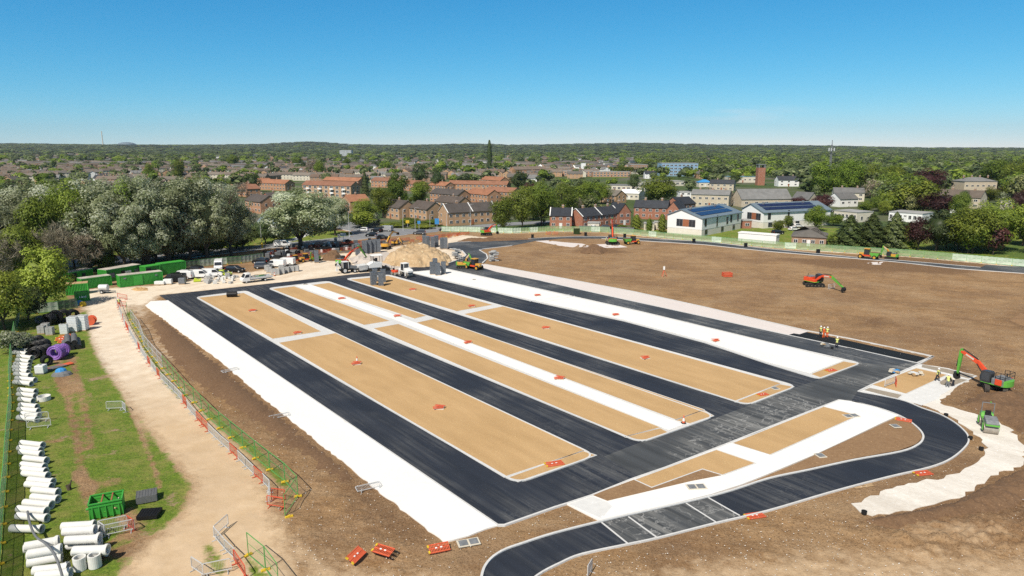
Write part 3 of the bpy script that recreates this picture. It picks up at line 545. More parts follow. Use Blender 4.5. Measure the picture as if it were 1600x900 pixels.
# pale slabs lying in the field
for q in ([(837,376.6),(855,375.8),(880,378.5),(910,380.8),(925,386),(895,386.3),(872,383.5),(858,380.5)],[(931,382),(958,380.6),(968,382.5),(980,386),(960,387.3),(940,387)],[(1352,410),(1383,409),(1376,413.6),(1360,413)]): sheet('pale_stone_patch',q,.03,'stone_pink',.1)
sheet('compound_yard',[(412,404),(436,390),(480,384),(560,376.5),(612,375.5),(640,376),(612,384),(596,390),(520,397),(440,405)],.03,'yard_dark',.2)
sheet('aggregate_hardstanding',[(545,404),(570,396),(600,392),(615,398),(640,410),(700,412),(640,418),(600,421),(560,420)],.02,'aggregate_grey',.05)
# ---- public road beyond
ROAD=[(-300,428),(0,413),(100,406),(200,400),(300,392.5),(400,384.5),(470,378),(525,372.5),(546,369),(553,365.5),(549,361.5),(532,358),(512,352),(520,349.5),(545,351),(600,356),(640,357.5),(725,353),(800,347.5),(860,345),(862,348),(800,352),(725,358),(690,362),(636,366.5),(560,374),(480,382),(415,388.5),(300,402),(100,418),(0,425),(-300,441)]
sheet('public_road',ROAD,.06,'asphalt_old',.3)
sheet('side_road',[(512,352),(528,350),(560,352),(545,345),(510,336),(470,330),(455,331),(490,340)],.054,'asphalt_old',.3)
sheet('footpath',[(440,381.5),(468,374),(485,366),(480,360),(476,360),(478,366),(460,372),(420,382)],0.07,'concrete_path',.3)
kerb([(300,402.3),(415,388.9),(480,382.4),(560,374.4),(636,367)],.3,.1); kerb([(400,384.2),(470,377.6),(525,372),(546,368.6),(552.5,365.5),(549,361.7),(532,358.2),(512,352)],.3,.12)
sheet('school_lawn',[(925,279),(980,278),(986,272.3),(930,272.3)],-.05,'lawn',.1); sheet('park_lawn',[(1548,398),(1572,384),(1600,374),(1760,376),(1760,420),(1600,409)],0.,'lawn',.1)
# ================================================================ trees
def unit(n,rng):
    v=rng.normal(size=(n,3)); return v/np.linalg.norm(v,axis=1,keepdims=True)
def quads(pos,nrm,size,rng,asp=1.):
    n=len(pos); r=unit(n,rng); u=np.cross(nrm,r); u/=np.linalg.norm(u,axis=1,keepdims=True)+1e-9; v=np.cross(nrm,u)
    s=size*rng.uniform(.6,1.3,n)[:,None]; u=u*s*asp; v=v*s/asp
    V=np.stack([pos-u,pos-v*.8,pos+u,pos+v*.8],1).reshape(-1,3); return V,np.arange(4*n).reshape(-1,4)
def crown(kind,n,leaf,seed):
    rng=np.random.default_rng(seed)
    if kind=='conifer':
        z=rng.beta(1.2,1.7,n); whorl=np.sin(z*55+rng.normal(size=n)*.4)*.10; ang=rng.uniform(0,2*math.pi,n); k=7
        rad=(1-z)**.8*.5*(rng.uniform(.45,1,n)**.5+whorl)*(.82+.18*np.sin(ang*k+z*23)+.12*np.sin(ang*3+seed)); pos=np.stack([rad*np.cos(ang),rad*np.sin(ang),.04+z*.96-rad*.12],1)
        out=np.stack([np.cos(ang),np.sin(ang),np.full(n,.7)],1); r=np.clip(rng.normal(.45,.22,n)+whorl*2,0,1)
    elif kind=='column':
        z=rng.uniform(0,1,n); ang=rng.uniform(0,2*math.pi,n); prof=np.sin(np.clip(z*.93+.06,0,1)*math.pi)**.45*(1-.35*z)
        rad=.5*prof*rng.uniform(.5,1,n)**.5*(.85+.2*np.sin(ang*5+z*30)); pos=np.stack([rad*np.cos(ang),rad*np.sin(ang),.04+z*.96],1); out=np.stack([np.cos(ang),np.sin(ang),np.full(n,.5)],1); r=np.clip(rng.normal(.45,.25,n),0,1)
    elif kind=='bare':
        nl=60; c=unit(nl,rng)*rng.uniform(.2,.43,nl)[:,None]; c[:,2]=.62+c[:,2]*.75; i=rng.integers(0,nl,n); pos=c[i]+unit(n,rng)*rng.uniform(0,.12,n)[:,None]; out=unit(n,rng); r=rng.uniform(0,1,n)
    else:
        if kind=='green': nl=38; lr=(.09,.20); zc,zr,lo=.53,.47,.03; up=0
        elif kind=='silver': nl=70; lr=(.045,.13); zc,zr,lo=.56,.45,.11; up=.05
        elif kind=='shrub': nl=20; lr=(.14,.26); zc,zr,lo=.48,.45,.0; up=0
        elif kind=='far': nl=9; lr=(.2,.32); zc,zr,lo=.5,.42,.0; up=0
        elif kind=='mass': nl=26; lr=(.08,.2); zc,zr,lo=.45,.5,.0; up=0
        c=unit(nl,rng)*(rng.uniform(.25,1,nl)[:,None]**.45); c[:,2]=np.abs(c[:,2])*1.0 if kind=='mass' else c[:,2]
        L=rng.uniform(*lr,nl); c[:,:2]*=(.5-L[:,None]*.8); c[:,2]=(zc if kind!='mass' else .25)+c[:,2]*(zr-L*.8 if kind!='mass' else .6)
        i=rng.choice(nl,n,p=L**2/np.sum(L**2)); u=unit(n,rng); u[:,2]=np.where(rng.random(n)<.45,np.abs(u[:,2]),u[:,2])
        rad=L[i]*(rng.uniform(.45,1.05,n)**.6); pos=c[i]+u*rad[:,None]*np.array([1,1,.9]); 
        if up: pos[:,2]+=rad*up*6*rng.random(n)*.5; pos+=rng.normal(size=(n,3))*.012
        pos[:,2]=np.clip(pos[:,2],lo+rng.random(n)*.05,1.02); out=u*.7+ (pos-np.array([0,0,.4]))*1.2
        lobe=rng.normal(0,.14,nl); r=np.clip(rng.normal(.42,.17,n)+lobe[i],0,1)
        if kind=='silver': r=np.clip(.33+lobe[i]*1.1+rng.normal(0,.24,n)+.10*(u[:,2]>.3),0,1)
    nrm=out*1.2+unit(n,rng)*.6+np.array([-.25,-.12,.35]); nrm/=np.linalg.norm(nrm,axis=1,keepdims=True)
    V,Q=quads(pos,nrm,leaf,rng,2.6 if kind=='bare' else 1.25); 
    if kind=='bare': V,Q=quads(pos,nrm,leaf,rng,4.)
    return V,Q,r
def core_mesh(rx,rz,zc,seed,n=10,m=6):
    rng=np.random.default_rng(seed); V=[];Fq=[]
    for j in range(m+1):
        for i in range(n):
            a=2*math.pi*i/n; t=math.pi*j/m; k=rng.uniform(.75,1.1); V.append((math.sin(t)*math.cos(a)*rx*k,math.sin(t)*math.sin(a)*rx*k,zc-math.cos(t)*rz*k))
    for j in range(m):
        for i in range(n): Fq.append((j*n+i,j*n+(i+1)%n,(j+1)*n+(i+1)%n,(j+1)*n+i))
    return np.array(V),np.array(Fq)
def crown_with_core(kind,n,leaf,seed,core=True):
    V,Q,r=crown(kind,n,leaf,seed)
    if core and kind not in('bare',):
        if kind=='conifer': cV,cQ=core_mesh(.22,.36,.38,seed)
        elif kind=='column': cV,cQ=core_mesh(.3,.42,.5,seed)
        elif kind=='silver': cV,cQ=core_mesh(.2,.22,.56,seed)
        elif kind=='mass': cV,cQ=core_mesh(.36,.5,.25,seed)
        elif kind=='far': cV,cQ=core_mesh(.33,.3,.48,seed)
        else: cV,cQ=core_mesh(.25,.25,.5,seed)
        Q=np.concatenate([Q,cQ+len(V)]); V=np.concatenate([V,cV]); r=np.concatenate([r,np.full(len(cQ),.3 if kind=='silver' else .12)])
    return V,Q,r
def trunk_mb(kind,seed):
    rg=random.Random(seed); mb=MB(); m='bark'
    w=.018 if kind!='silver' else .024
    top=.55 if kind in('green','silver','bare') else .8
    fork=.17 if kind=='silver' else .14
    if kind in('conifer','column'): mb.cyl((0,0,-.02),(0,0,top),w,m,.006,7); return mb
    mb.cyl((0,0,-.02),(rg.uniform(-.02,.02),0,fork),w*1.25,m,w*.9,8)
    for i in range(6 if kind!='bare' else 14):
        a=2*math.pi*i/6+rg.uniform(-.4,.4); l=rg.uniform(.25,.42); z2=rg.uniform(.45,.85); p0=Vector((0,0,fork*rg.uniform(.8,1.1))); p1=Vector((math.cos(a)*l*.5,math.sin(a)*l*.5,(fork+z2)/2)); p2=Vector((math.cos(a)*l,math.sin(a)*l,z2))
        mb.cyl(p0,p1,w*.6,m,w*.4,6); mb.cyl(p1,p2,w*.4,m,.003,5)
        for k in range(2): q=p1.lerp(p2,rg.uniform(0,.6)); mb.cyl(q,q+Vector((rg.uniform(-.15,.15),rg.uniform(-.15,.15),rg.uniform(.08,.2))),w*.22,m,.002,4)
    return mb
TP={}
def tree_proto(kind,mat,seed,n,leaf,name):
    def fn():
        t=thing(name,'x','tree')
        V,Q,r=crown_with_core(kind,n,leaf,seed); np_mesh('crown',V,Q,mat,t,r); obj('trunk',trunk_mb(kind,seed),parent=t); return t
    return Rep(fn)
def reg(key,kind,mat,n,leaf,name,k=3):
    TP[key]=[tree_proto(kind,mat,11*i+hash(kind)%7 if False else 11*i+len(key)*3,n,leaf,name) for i in range(k)]
reg('silver','silver','leaf_silver',17000,.0125,'poplar_tree',4); reg('green','green','leaf_green',8000,.0155,'broadleaf_tree',4); reg('lime','green','leaf_lime',7000,.017,'broadleaf_tree',2)
reg('dark','green','leaf_dark',5000,.017,'evergreen_tree',2); reg('conifer','conifer','leaf_dark',7000,.018,'conifer_tree',3); reg('conifergreen','conifer','leaf_green',5000,.02,'conifer_tree',1)
reg('copper','green','leaf_copper',7000,.016,'copper_beech',2); reg('bare','bare','leaf_bare',2600,.02,'bare_tree',2); reg('column','column','leaf_green',5000,.02,'columnar_tree',2)
reg('shrub','shrub','leaf_green',2500,.03,'shrub',2); reg('blossom','shrub','leaf_blossom',2200,.025,'flowering_shrub',1); reg('limeshrub','shrub','leaf_lime',2600,.028,'shrub',1)
reg('poplarcol','column','leaf_dark',4000,.02,'poplar_tree',1)
reg('fgreen','green','leaf_green',1100,.036,'broadleaf_tree',3); reg('ffar','green','leaf_far',900,.04,'broadleaf_tree',3); reg('fdark','green','leaf_dark',900,.04,'evergreen_tree',2); reg('fbare','bare','leaf_bare',700,.03,'bare_tree',1); reg('fcopper','green','leaf_copper',900,.04,'copper_beech',1); reg('fblossom','green','leaf_blossom',900,.035,'blossom_tree',1)
TIDX={}
def tree(key,x,yb,yt,wpx,label,group=None,z=0.,cat=None):
    p=at(x,yb,z); h=hgt(yb,yt)+z*0; s=(F*math.sin(TH)+(yb-450)*math.cos(TH))/H; W=wpx/s
    i=TIDX.get(key,0); TIDX[key]=i+1; pr=TP[key][i%len(TP[key])]
    wf={'green':1.,'silver':1.22,'conifer':1.15}.get(key,1.05)
    o=pr(p,random.uniform(0,6.28),label,group,(W*wf,W*wf,h))
    if 'shrub' in key or key=='blossom': o['category']='shrub'
    if cat: o['category']=cat
    return o
# big silver poplars and the rest of the belt on the left
for k,x,yb,yt,wp,l in (
 ('silver',-60,436,292,120,'silver leaved poplar at the very edge of the left tree belt, cut by the frame'),
 ('silver',18,428,287,105,'silver leaved poplar at the left edge, nearest the frame'),
 ('green',82,432,292,90,'dull green tree between the two leftmost silver poplars'),
 ('silver',60,418,281,110,'silver poplar crown rising behind the dull green tree at far left'),
 ('green',118,426,278,84,'tall mid green tree second of the left belt with rounded top'),
 ('silver',165,422,272,112,'tall silver green poplar left of centre in the belt'),
 ('green',205,420,277,80,'green tree squeezed between two tall silver poplars'),
 ('silver',232,418,268,96,'tall poplar behind the green site cabins'),
 ('silver',264,414,265,118,'largest silver poplar with dark forked trunk beside the road'),
 ('silver',324,409,272,98,'silver poplar with bare lower trunk at the right end of the belt'),
 ('silver',362,402,283,70,'slender silver poplar last of the belt near the lamp post'),
 ('silver',225,419,338,66,'low spreading silver tree right behind the green cabins'),
 ('silver',142,424,350,70,'small silver leaved tree in front of the poplars at left'),
 ('bare',92,442,340,70,'reddish twiggy tree still nearly bare behind the lime green bush'),
 ('green',40,448,345,90,'dull olive tree at the left in front of the silver poplars'),
 ('bare',0,455,352,80,'grey bare tree cut by the left edge of the picture'),
 ('bare',140,430,352,60,'thin bare brown tree left of the site cabins'),
 ('lime',72,482,374,92,'bright yellow green bushy tree beside the green container'),
 ('lime',8,515,405,92,'olive green bushy tree at the left edge above the lawn'),
 ('lime',-50,520,400,110,'green bushy tree outside the left edge of the lawn'),
 ('dark',45,500,440,60,'dark low evergreen in the shade of the bushy trees'),
 ('shrub',168,424,388,38,'dark green shrub left of the long green cabin'),
 ('shrub',155,420,375,60,'green undergrowth below the poplars left of the cabins'),
 ('dark',300,397,345,40,'dark evergreen under the poplars by the road'),
 ('shrub',345,394,352,50,'green bush between the road and the last poplars'),
 ('dark',380,389,345,60,'dark ivy covered hedge tree behind the lamp post'),
 ('dark',415,381,340,50,'dark evergreen left of the big lone silver tree'),
 ('silver',470,388,292,112,'great lone silver leaved tree with forked trunk by the junction'),
 ('silver',524,368,303,48,'smaller silver tree beside the great lone one'),
 ('silver',195,424,300,80,'silver poplar crown low between the taller ones behind the cabins'),
 ('silver',245,412,300,80,'silver leaved tree filling the gap left of the largest poplar'),
 ('silver',298,410,300,80,'silver leaved tree right of the largest poplar, lower crown'),
 ('silver',-10,440,310,90,'broad silver crown low at the left edge'),
 ('shrub',270,402,372,70,'shady undergrowth below the largest poplar'),('shrub',318,398,368,70,'shady undergrowth right below the poplar belt'),('shrub',225,408,376,70,'shady undergrowth behind the long cabins'),
 ('shrub',370,388,360,60,'dark hedge bank by the lamp post'),('shrub',440,376,352,50,'green hedge bank left of the lone silver tree'),
 ('blossom',22,552,507,58,'white flowering bush by the pipe coils at the left fence'),
 ):
    tree(k,x,yb,yt,wp,l)
for k,x,yb,yt,wp,l in (
 ('conifer',571,306,264,17,'slim dark cypress right of the long orange roofed flats'),
 ('green',600,340,288,46,'mid green tree between the flats and the brown gabled houses'),
 ('green',570,352,308,50,'dark green trees left of the brown gabled houses by the junction'),
 ('green',621,322,267,44,'green tree behind the pair of brown gabled houses'),
 ('green',656,318,280,42,'rounded green tree above the brown roofed houses'),
 ('dark',684,300,257,28,'dark evergreen among the orange roofs'),
 ('dark',657,290,251,30,'dark bluish evergreen above the rounded green tree'),
 ('blossom',605,322,306,22,'creamy blossoming tree beside the brown gabled house'),
 ('shrub',565,356,325,56,'dense green shrub bank behind the white car'),
 ('blossom',585,352,326,22,'whitish flowering bush in the shrub bank by the junction'),
 ('shrub',640,352,338,40,'clipped hedge left of the brown terrace'),('shrub',672,352,341,36,'clipped hedge right by the brown terrace'),
 ('limeshrub',612,355,346,44,'light green low hedge behind the grey van'),('limeshrub',662,357,348,44,'light green low hedge beside the blue road sign'),
 ('green',786,362,300,52,'big green tree right of the brown terrace'),
 ('green',816,357,288,56,'tall green tree left of the red brick houses'),
 ('green',846,352,280,56,'broad green tree standing behind the red brick corner house'),
 ('green',880,345,282,54,'green tree above the slate roofs of the red brick row'),
 ('green',915,325,280,46,'green tree over the middle of the red brick row'),
 ('dark',808,300,262,30,'dark evergreen left of the school buildings'),
 ('green',940,318,283,40,'green tree just left of the grey flat roofs'),
 ('green',1028,318,272,74,'large rounded light green tree left of the white gabled centre'),
 ('dark',990,300,266,24,'dark round tree below the long school building'),
 ('column',994,362,335,22,'leftmost of three columnar trees by the white gabled building'),
 ('column',1014,363,341,15,'small middle one of three columnar trees by the white gabled building'),
 ('column',1034,364,334,18,'columnar tree touching the white gabled building'),
 ('green',1274,361,317,40,'bright green tree between the white building and the bungalow'),
 ('shrub',1302,385,360,26,'green bush at the end of the brown roofed bungalow'),
 ('green',1302,352,333,36,'low light green tree behind the bungalow'),
 ('conifer',1326,386,334,66,'leftmost of the dark conifers behind the green hoarding'),
 ('conifer',1360,386,331,66,'second dark conifer from the left behind the hoarding'),
 ('conifer',1396,387,330,64,'third dark conifer standing beside the purple tree'),
 ('conifergreen',1418,389,345,34,'narrow green conifer right beside the purple tree'),
 ('copper',1434,391,330,46,'dark purple tree between the conifers behind the hoarding'),
 ('dark',1462,392,320,66,'broad dark evergreen right of the purple tree'),
 ('green',1512,396,318,84,'big green tree right of the broad dark evergreen'),
 ('green',1556,392,306,92,'large green tree at the right beside the lawn'),
 ('green',1598,384,312,80,'green tree at the right edge behind the lawn'),
 ('green',1640,400,318,90,'green tree just outside the right edge of the picture'),
 ('copper',1447,308,258,62,'large round copper beech right of centre in the park trees'),
 ('copper',1466,340,295,64,'second copper beech in front of the stone mansion'),
 ('copper',1286,330,301,38,'purple leaved tree beside the stone chapel roof'),
 ('copper',1247,326,304,24,'small purple tree behind the second white building'),
 ('copper',1592,335,293,30,'copper beech at the right edge'),
 ('copper',1572,308,286,28,'small copper tree right of the mansion'),
 ('blossom',1566,315,296,26,'pale blossoming tree right of the mansion'),
 ('green',1372,330,304,36,'light green tree behind the flat roofed school'),('green',1352,336,312,30,'bright maple over the flat school roof'),
 ('green',1380,336,312,24,'green tree beside the white flat roof'),('conifer',1427,325,286,38,'grey green cedar left of the copper beeches'),
 ('green',1288,308,247,56,'massive green tree left in the clump by the phone mast'),('green',1325,306,246,56,'massive green tree in the middle of the clump'),('green',1358,306,253,50,'massive green tree right in the park clump'),
 ('green',1392,304,256,46,'green park tree left of the large copper beech'),('green',1300,298,262,40,'dense green tree just below the phone mast'),('green',1412,322,271,36,'loose green tree left of the copper beeches'),
 ('green',1545,318,290,36,'green tree in front of the stone mansion'),('green',1558,296,246,60,'big green tree above the mansion'),('green',1590,300,243,60,'big green tree at the right edge above the mansion'),
 ('green',1498,345,298,36,'green tree left of the big trees by the lawn'),('dark',1505,330,292,20,'narrow dark yew beside the stone mansion'),
 ('green',1460,296,268,30,'light green tree poking out behind the copper beech'),('green',1232,355,335,22,'thin tree in front of the second white building'),
 ('bare',1108,318,292,34,'bare twiggy tree in front of the beige stone house'),('bare',1140,320,296,30,'brownish bare tree beside the stone chapel'),
 ('poplarcol',765,268,219,12,'single tall columnar poplar standing above the skyline'),
 ('shrub',893,352,343,22,'low green bush by the red brick row'),('shrub',1215,362,340,24,'green shrub by the second white building'),
 ('shrub',972,360,349,20,'low green bush left of the three columnar trees'),
 ('dark',1545,392,352,34,'dark green bush before the right trees'),
 ('dark',395,300,265,30,'round dark green tree above the silver poplar belt'),('green',280,284,245,24,'rounded vivid green tree above the poplar belt'),
 ('green',235,282,253,18,'small green tree behind the poplars'),('conifer',23,262,248,8,'dark pointed conifer among the rooftops at left'),
 ('green',365,262,240,26,'green tree group right of the rounded vivid tree'),('green',542,262,246,18,'green tree on the far roofs in the middle'),('green',602,272,249,22,'bright green tree among the grey roofs'),
 ('dark',592,266,246,12,'dark evergreen left of the bright green tree'),('green',500,278,249,22,'tall light green tree behind the orange roofed flats'),('dark',475,268,250,14,'dark blue green tree above the orange flats'),
 ('green',464,262,246,20,'bright green tree over the grey roofs'),('bare',490,275,245,24,'bare greyish tree behind the orange flats'),
 ('fgreen',975,275,256,40,'broad distant tree clump above the school'),('green',1015,262,247,22,'green tree left of the pale blue building'),
 ('green',1150,286,268,26,'green tree right of the pale blue building'),('dark',1145,290,272,22,'dark round tree below the pale blue building'),
 ):
    tree(k,x,yb,yt,wp,l)
HK=('house','terraced_house','apartment_block','chapel','school','bungalow','office_building','school_hall','stair_tower','clinic','sheet_roof_building','flat_building','fire_station','outbuilding','mansion','drill_tower','health_centre','storage_unit','entrance_wing','extension','link_building')
# ================================================================ houses
def window_mb():
    mb=MB(); mb.box((0,-.03,0),(1.1,.1,1.15),'render_white'); mb.box((-.26,-.085,0),(.44,.03,.98),'glass_dark'); mb.box((.26,-.085,0),(.44,.03,.98),'glass_dark'); return mb
WIN=None
def window(parent,x,y,z,w=1.,h=1.,rz=0,dark=False,name='window'):
    global WIN
    if WIN is None:
        o=obj(name,window_mb(),parent=parent); WIN=o.data
    else: o=bpy.data.objects.new(name,WIN); col.objects.link(o); o.parent=parent
    o.location=(x,y,z); o.scale=(w,1,h); o.rotation_euler.z=rz; return o
def big_window(parent,x,y,z,w,h,rz=0,panes=2):
    mb=MB(); mb.box((0,0,0),(w,.12,h),'machine_grey')
    for i in range(panes): mb.box(((i+.5-panes/2)*w/panes,-.05,0),(w/panes-.1,.06,h-.12),'glass_dark')
    o=obj('window',mb,parent=parent); o.location=(x,y,z); o.rotation_euler.z=rz; return o
def house_parts(t,L,D,e,r,wall,roof,gable='side',chim=2,win=True,over=.35,storeys=2,wins=None,door=True,party=0):
    """L along x (front faces -y), D deep, eaves e, rise r; gable 'side' = ridge along x, 'front' = ridge along y, 'hip', 'flat'"""
    mb=MB(); 
    if gable=='side': mb.add([(0,0,-.5),(L,0,-.5),(L,D,-.5),(0,D,-.5),(0,0,e),(L,0,e),(L,D,e),(0,D,e),(0,D/2,e+r),(L,D/2,e+r)],[(0,1,5,4),(2,3,7,6),(1,2,6,9,5),(3,0,4,8,7)])
    elif gable=='front': mb.add([(0,0,-.5),(L,0,-.5),(L,D,-.5),(0,D,-.5),(0,0,e),(L,0,e),(L,D,e),(0,D,e),(L/2,0,e+r),(L/2,D,e+r)],[(0,1,5,8,4),(2,3,7,9,6),(1,2,6,5),(3,0,4,7)])
    else: mb.box((L/2,D/2,e/2-.25),(L,D,e+.5))
    obj('wall',mb,wall,t)
    rb=MB(); th=.18; o=over
    if gable=='side':
        s=r/(D/2)
        for sg in (0,1):
            y0=-o if sg==0 else D+o; z0=e-o*s+.06; zr=e+r+.06
            vs=[(-o*.6,y0,z0),(L+o*.6,y0,z0),(L+o*.6,D/2,zr),(-o*.6,D/2,zr)]; vs+=[(x,y,z+th) for x,y,z in vs]
            f=[(0,1,2,3),(7,6,5,4),(0,4,5,1),(1,5,6,2),(3,7,4,0)]; rb.add(vs,[q[::-1] for q in f] if sg==0 else f)
    elif gable=='front':
        s=r/(L/2)
        for sg in (0,1):
            x0=-o if sg==0 else L+o; z0=e-o*s+.06; zr=e+r+.06
            vs=[(x0,-o*.6,z0),(x0,D+o*.6,z0),(L/2,D+o*.6,zr),(L/2,-o*.6,zr)]; vs+=[(x,y,z+th) for x,y,z in vs]
            f=[(0,1,2,3),(7,6,5,4),(0,4,5,1),(1,5,6,2),(3,7,4,0)]; rb.add(vs,f if sg==0 else [q[::-1] for q in f])
    elif gable=='hip':
        k=D/2; rb.add([(-o,-o,e),(L+o,-o,e),(L+o,D+o,e),(-o,D+o,e),(k,D/2,e+r),(L-k,D/2,e+r)],[(0,1,5,4),(1,2,5),(2,3,4,5),(3,0,4),(0,3,2,1)])
    else:
        rb.box((L/2,D/2,e+.12),(L+.3,D+.3,.3)); 
    ro=obj('roof',rb,roof,t)
    for i in range(chim):
        c=MB(); x=L*(i+.5)/chim+.6; y=D/2 if gable!='front' else D*(i+.5)/chim; x=x if gable!='front' else L/2
        c.box((x,y+.1,e+r+.3),(.9,.6,1.5),'brick_brown'); c.box((x,y+.1,e+r+1.1),(1.,.7,.12),'kerb_concrete'); c.cyl((x-.2,y+.1,e+r+1.1),(x-.2,y+.1,e+r+1.5),.11,'brick_orange',n=6); c.cyl((x+.2,y+.1,e+r+1.1),(x+.2,y+.1,e+r+1.5),.11,'brick_orange',n=6); obj('chimney',c,parent=ro)
    for i in range(party):
        c=MB(); x=L*(i)/max(1,party-1); s=r/(D/2)
        for y0,y1 in ((-o,D/2),(D+o,D/2)): c.bar((x,y0,e-o*s+.28),(x,y1,e+r+.3),.35,'render_white',.18)
        obj('verge',c,parent=ro)
    if win:
        n=wins or max(2,int(L/3.2))
        for s_ in range(storeys):
            z=1.5+s_*(e-.3)/storeys if storeys>1 else e*.52
            for i in range(n): window(t,L*(i+.5)/n,0,z,min(1.6,L/n*.42) if L/n<6 else 1.5,1.)
        for s_ in range(storeys):
            z=1.5+s_*(e-.3)/storeys
            window(t,L,D*.3,z,.9,1.,math.pi/2); window(t,0,D*.7,z,.9,1.,-math.pi/2)
            if storeys>1: window(t,L,D*.72,z,.9,1.,math.pi/2)
        if door:
            d=MB(); d.box((L*.5+ (L/n)*.0+.0,-.05,1.),(1.,.12,2.1)); obj('door',d,'machine_white' if L<14 else 'timber_panel',t)
def house(label,pl,pr,D,e,r,wall,roof,gable='side',chim=1,win=True,storeys=2,name='house',cat='house',group=None,**k):
    a=at(*pl);b=at(*pr); d=b-a; t=thing(name,label,cat,(a.x,a.y,0),math.atan2(d.y,d.x),group); house_parts(t,d.length,D,e,r,wall,roof,gable,chim,win,storeys=storeys,**k); return t
t=house('long three storey flats with orange roof and balconies on the front',(473,307),(549,310),9,7.6,2.4,'brick_tan','roof_orange',chim=0,storeys=3,wins=9,name='apartment_block',cat='flats')
Lf=(at(549,310)-at(473,307)).length
for i in range(4):
    for s_ in range(2):
        mb=MB(); x=Lf*(.14+i*.245); z=2.6+s_*2.5; mb.box((x,-.7,z),(2.6,1.4,.15),'render_white'); mb.box((x,-1.38,z+.5),(2.6,.06,.9),'render_white'); obj('balcony',mb,parent=t)
HS=[
 ('orange roofed house left of the long flats',(405,296),(446,298),9,5,2.6,'brick_orange','roof_orange','side'),
 ('orange gabled house at the left end of the orange roofs',(396,294),(410,295),10,5,2.6,'brick_orange','roof_orange','front'),
 ('orange roofed row behind the long flats',(505,291),(560,293),9,5,2.4,'brick_orange','roof_orange','side'),
 ('orange roofed house right of the slim cypress',(580,292),(606,293),9,5,2.4,'brick_orange','roof_orange','side'),
 ('long orange terrace in the middle of the estate',(700,298),(792,300),9,5,2.3,'brick_orange','roof_orange','side'),
 ('orange roofed house at the right end of the estate',(752,290),(782,292),9,5,2.6,'brick_orange','roof_orange','side'),
 ('dark brown roofed pair behind the brown gabled houses',(672,315),(716,319),9,5,2.6,'brick_orange','roof_dark','side'),
 ('orange roofed house facing the dark brown pair',(729,315),(762,319),9,5,2.6,'brick_orange','roof_orange','side'),
 ('orange terrace behind the right end of the brown terrace',(757,311),(800,314),9,5,2.4,'brick_orange','roof_orange','side'),
 ('brown roofed house above the long brown terrace',(680,330),(716,334),8,5,2.6,'brick_tan','roof_dark','side'),
 ('brown gabled house left of its twin by the junction',(597,339),(624,343),9,5,2.9,'brick_tan','roof_dark','side'),
 ('brown gabled house right of its twin by the junction',(640,342),(667,346),9,5,2.9,'brick_tan','roof_dark','side'),
 ('orange brick gabled house behind the great silver tree',(534,330),(548,333),10,5.5,2.8,'brick_orange','roof_orange','front'),
 ('brick house seen right of the silver poplar belt',(384,330),(408,334),9,5.5,2.8,'brick_orange','roof_dark','side'),
 ('red brick house behind the poplar belt, its gable showing',(408,326),(424,328),9,5.5,2.8,'brick_red','roof_dark','front'),
 ('small orange house peeping over the poplar belt',(372,306),(386,308),9,5,2.6,'brick_orange','roof_orange','front'),
 ('white gabled house with grey roof left of the lone silver tree',(404,361),(434,364),11,3.6,4.6,'render_white','roof_zinc','side'),
 ('small orange roofed house right of the green trees',(670,300),(696,302),9,5,2.4,'brick_orange','roof_orange','side'),
 ('orange row left of the dark evergreen',(628,297),(652,299),9,5,2.4,'brick_orange','roof_orange','side'),
]
for h in HS: house(h[0],h[1],h[2],h[3],h[4],h[5],h[6],h[7],h[8],chim=1)
house('long brown roofed brick terrace facing the public road',(700,353),(776,348),8.5,5.3,3.1,'brick_tan','roof_dark','side',chim=2,wins=8,party=3,name='terraced_house')
# red brick row
house('red brick corner house with slate roof and white verges',(859,356.5),(893,357),8.,4.9,2.7,'brick_red','roof_slate','side',chim=1,wins=3,party=2)
house('red brick terrace with slate roofs behind the corner house',(910,357),(968,351),8,4.6,2.7,'brick_red','roof_slate','side',chim=3,wins=7,party=3,name='terraced_house')
house('red brick cross gabled house ending the slate roofed terrace',(966,352),(985,351),9,5.2,3.4,'brick_red','roof_slate','front',chim=1,wins=2)
house('red brick terrace with white windows behind the white building',(990,341),(1042,343),8,5,2.8,'brick_red','roof_slate','side',chim=2,wins=5,name='terraced_house')
house('red brick house with slate roof beside the white building',(1042,344),(1060,345),10,5,3.,'brick_red','roof_slate','front',chim=0,wins=2)
house('slate roofed house behind the white gabled building',(1062,338),(1086,336),9,5.5,2.8,'brick_red','roof_slate','side',chim=1,wins=3)
house('beige stone house with grey roof behind the white building',(1079,322),(1138,324),11,6.4,2.2,'stone_beige','roof_grey','side',chim=3,wins=6)
house('grey roofed stone chapel with a gable facing left',(1158,323),(1236,322),12,4.,4.8,'stone_beige','roof_grey','side',chim=0,wins=5,storeys=1,name='chapel',cat='chapel')
house('stone gabled hall joined to the end of the chapel',(1236,324),(1262,326),9,4.6,3.4,'stone_beige','roof_grey','side',chim=0,wins=3)
house('white house with slate roof below the park trees',(1216,291),(1248,291),9,5,3,'render_white','roof_slate','side',chim=2,wins=3)
house('beige house with grey roof left of the flat school',(1302,314),(1350,315),9,5,2.6,'render_cream','roof_grey','side',chim=2,wins=4)
house('low white gabled house beside the beige house',(1312,323),(1340,322),9,4,3.,'render_white','roof_grey','side',chim=0,wins=3,storeys=1)
house('long brown tiled house right of the copper beeches',(1462,322),(1530,326),10,5.5,3.4,'stone_beige','roof_brown','side',chim=2,wins=5)
house('flat roofed beige school block right of the bungalow',(1302,343),(1338,347),10,4.,.0,'render_cream','flat_roof','flat',chim=0,wins=6,storeys=1,name='school',cat='school')
house('white low block with solar panelled roof behind the conifers',(1388,344),(1440,348),12,3.6,.0,'render_white','flat_roof','flat',chim=0,wins=7,storeys=1,name='school',cat='school')
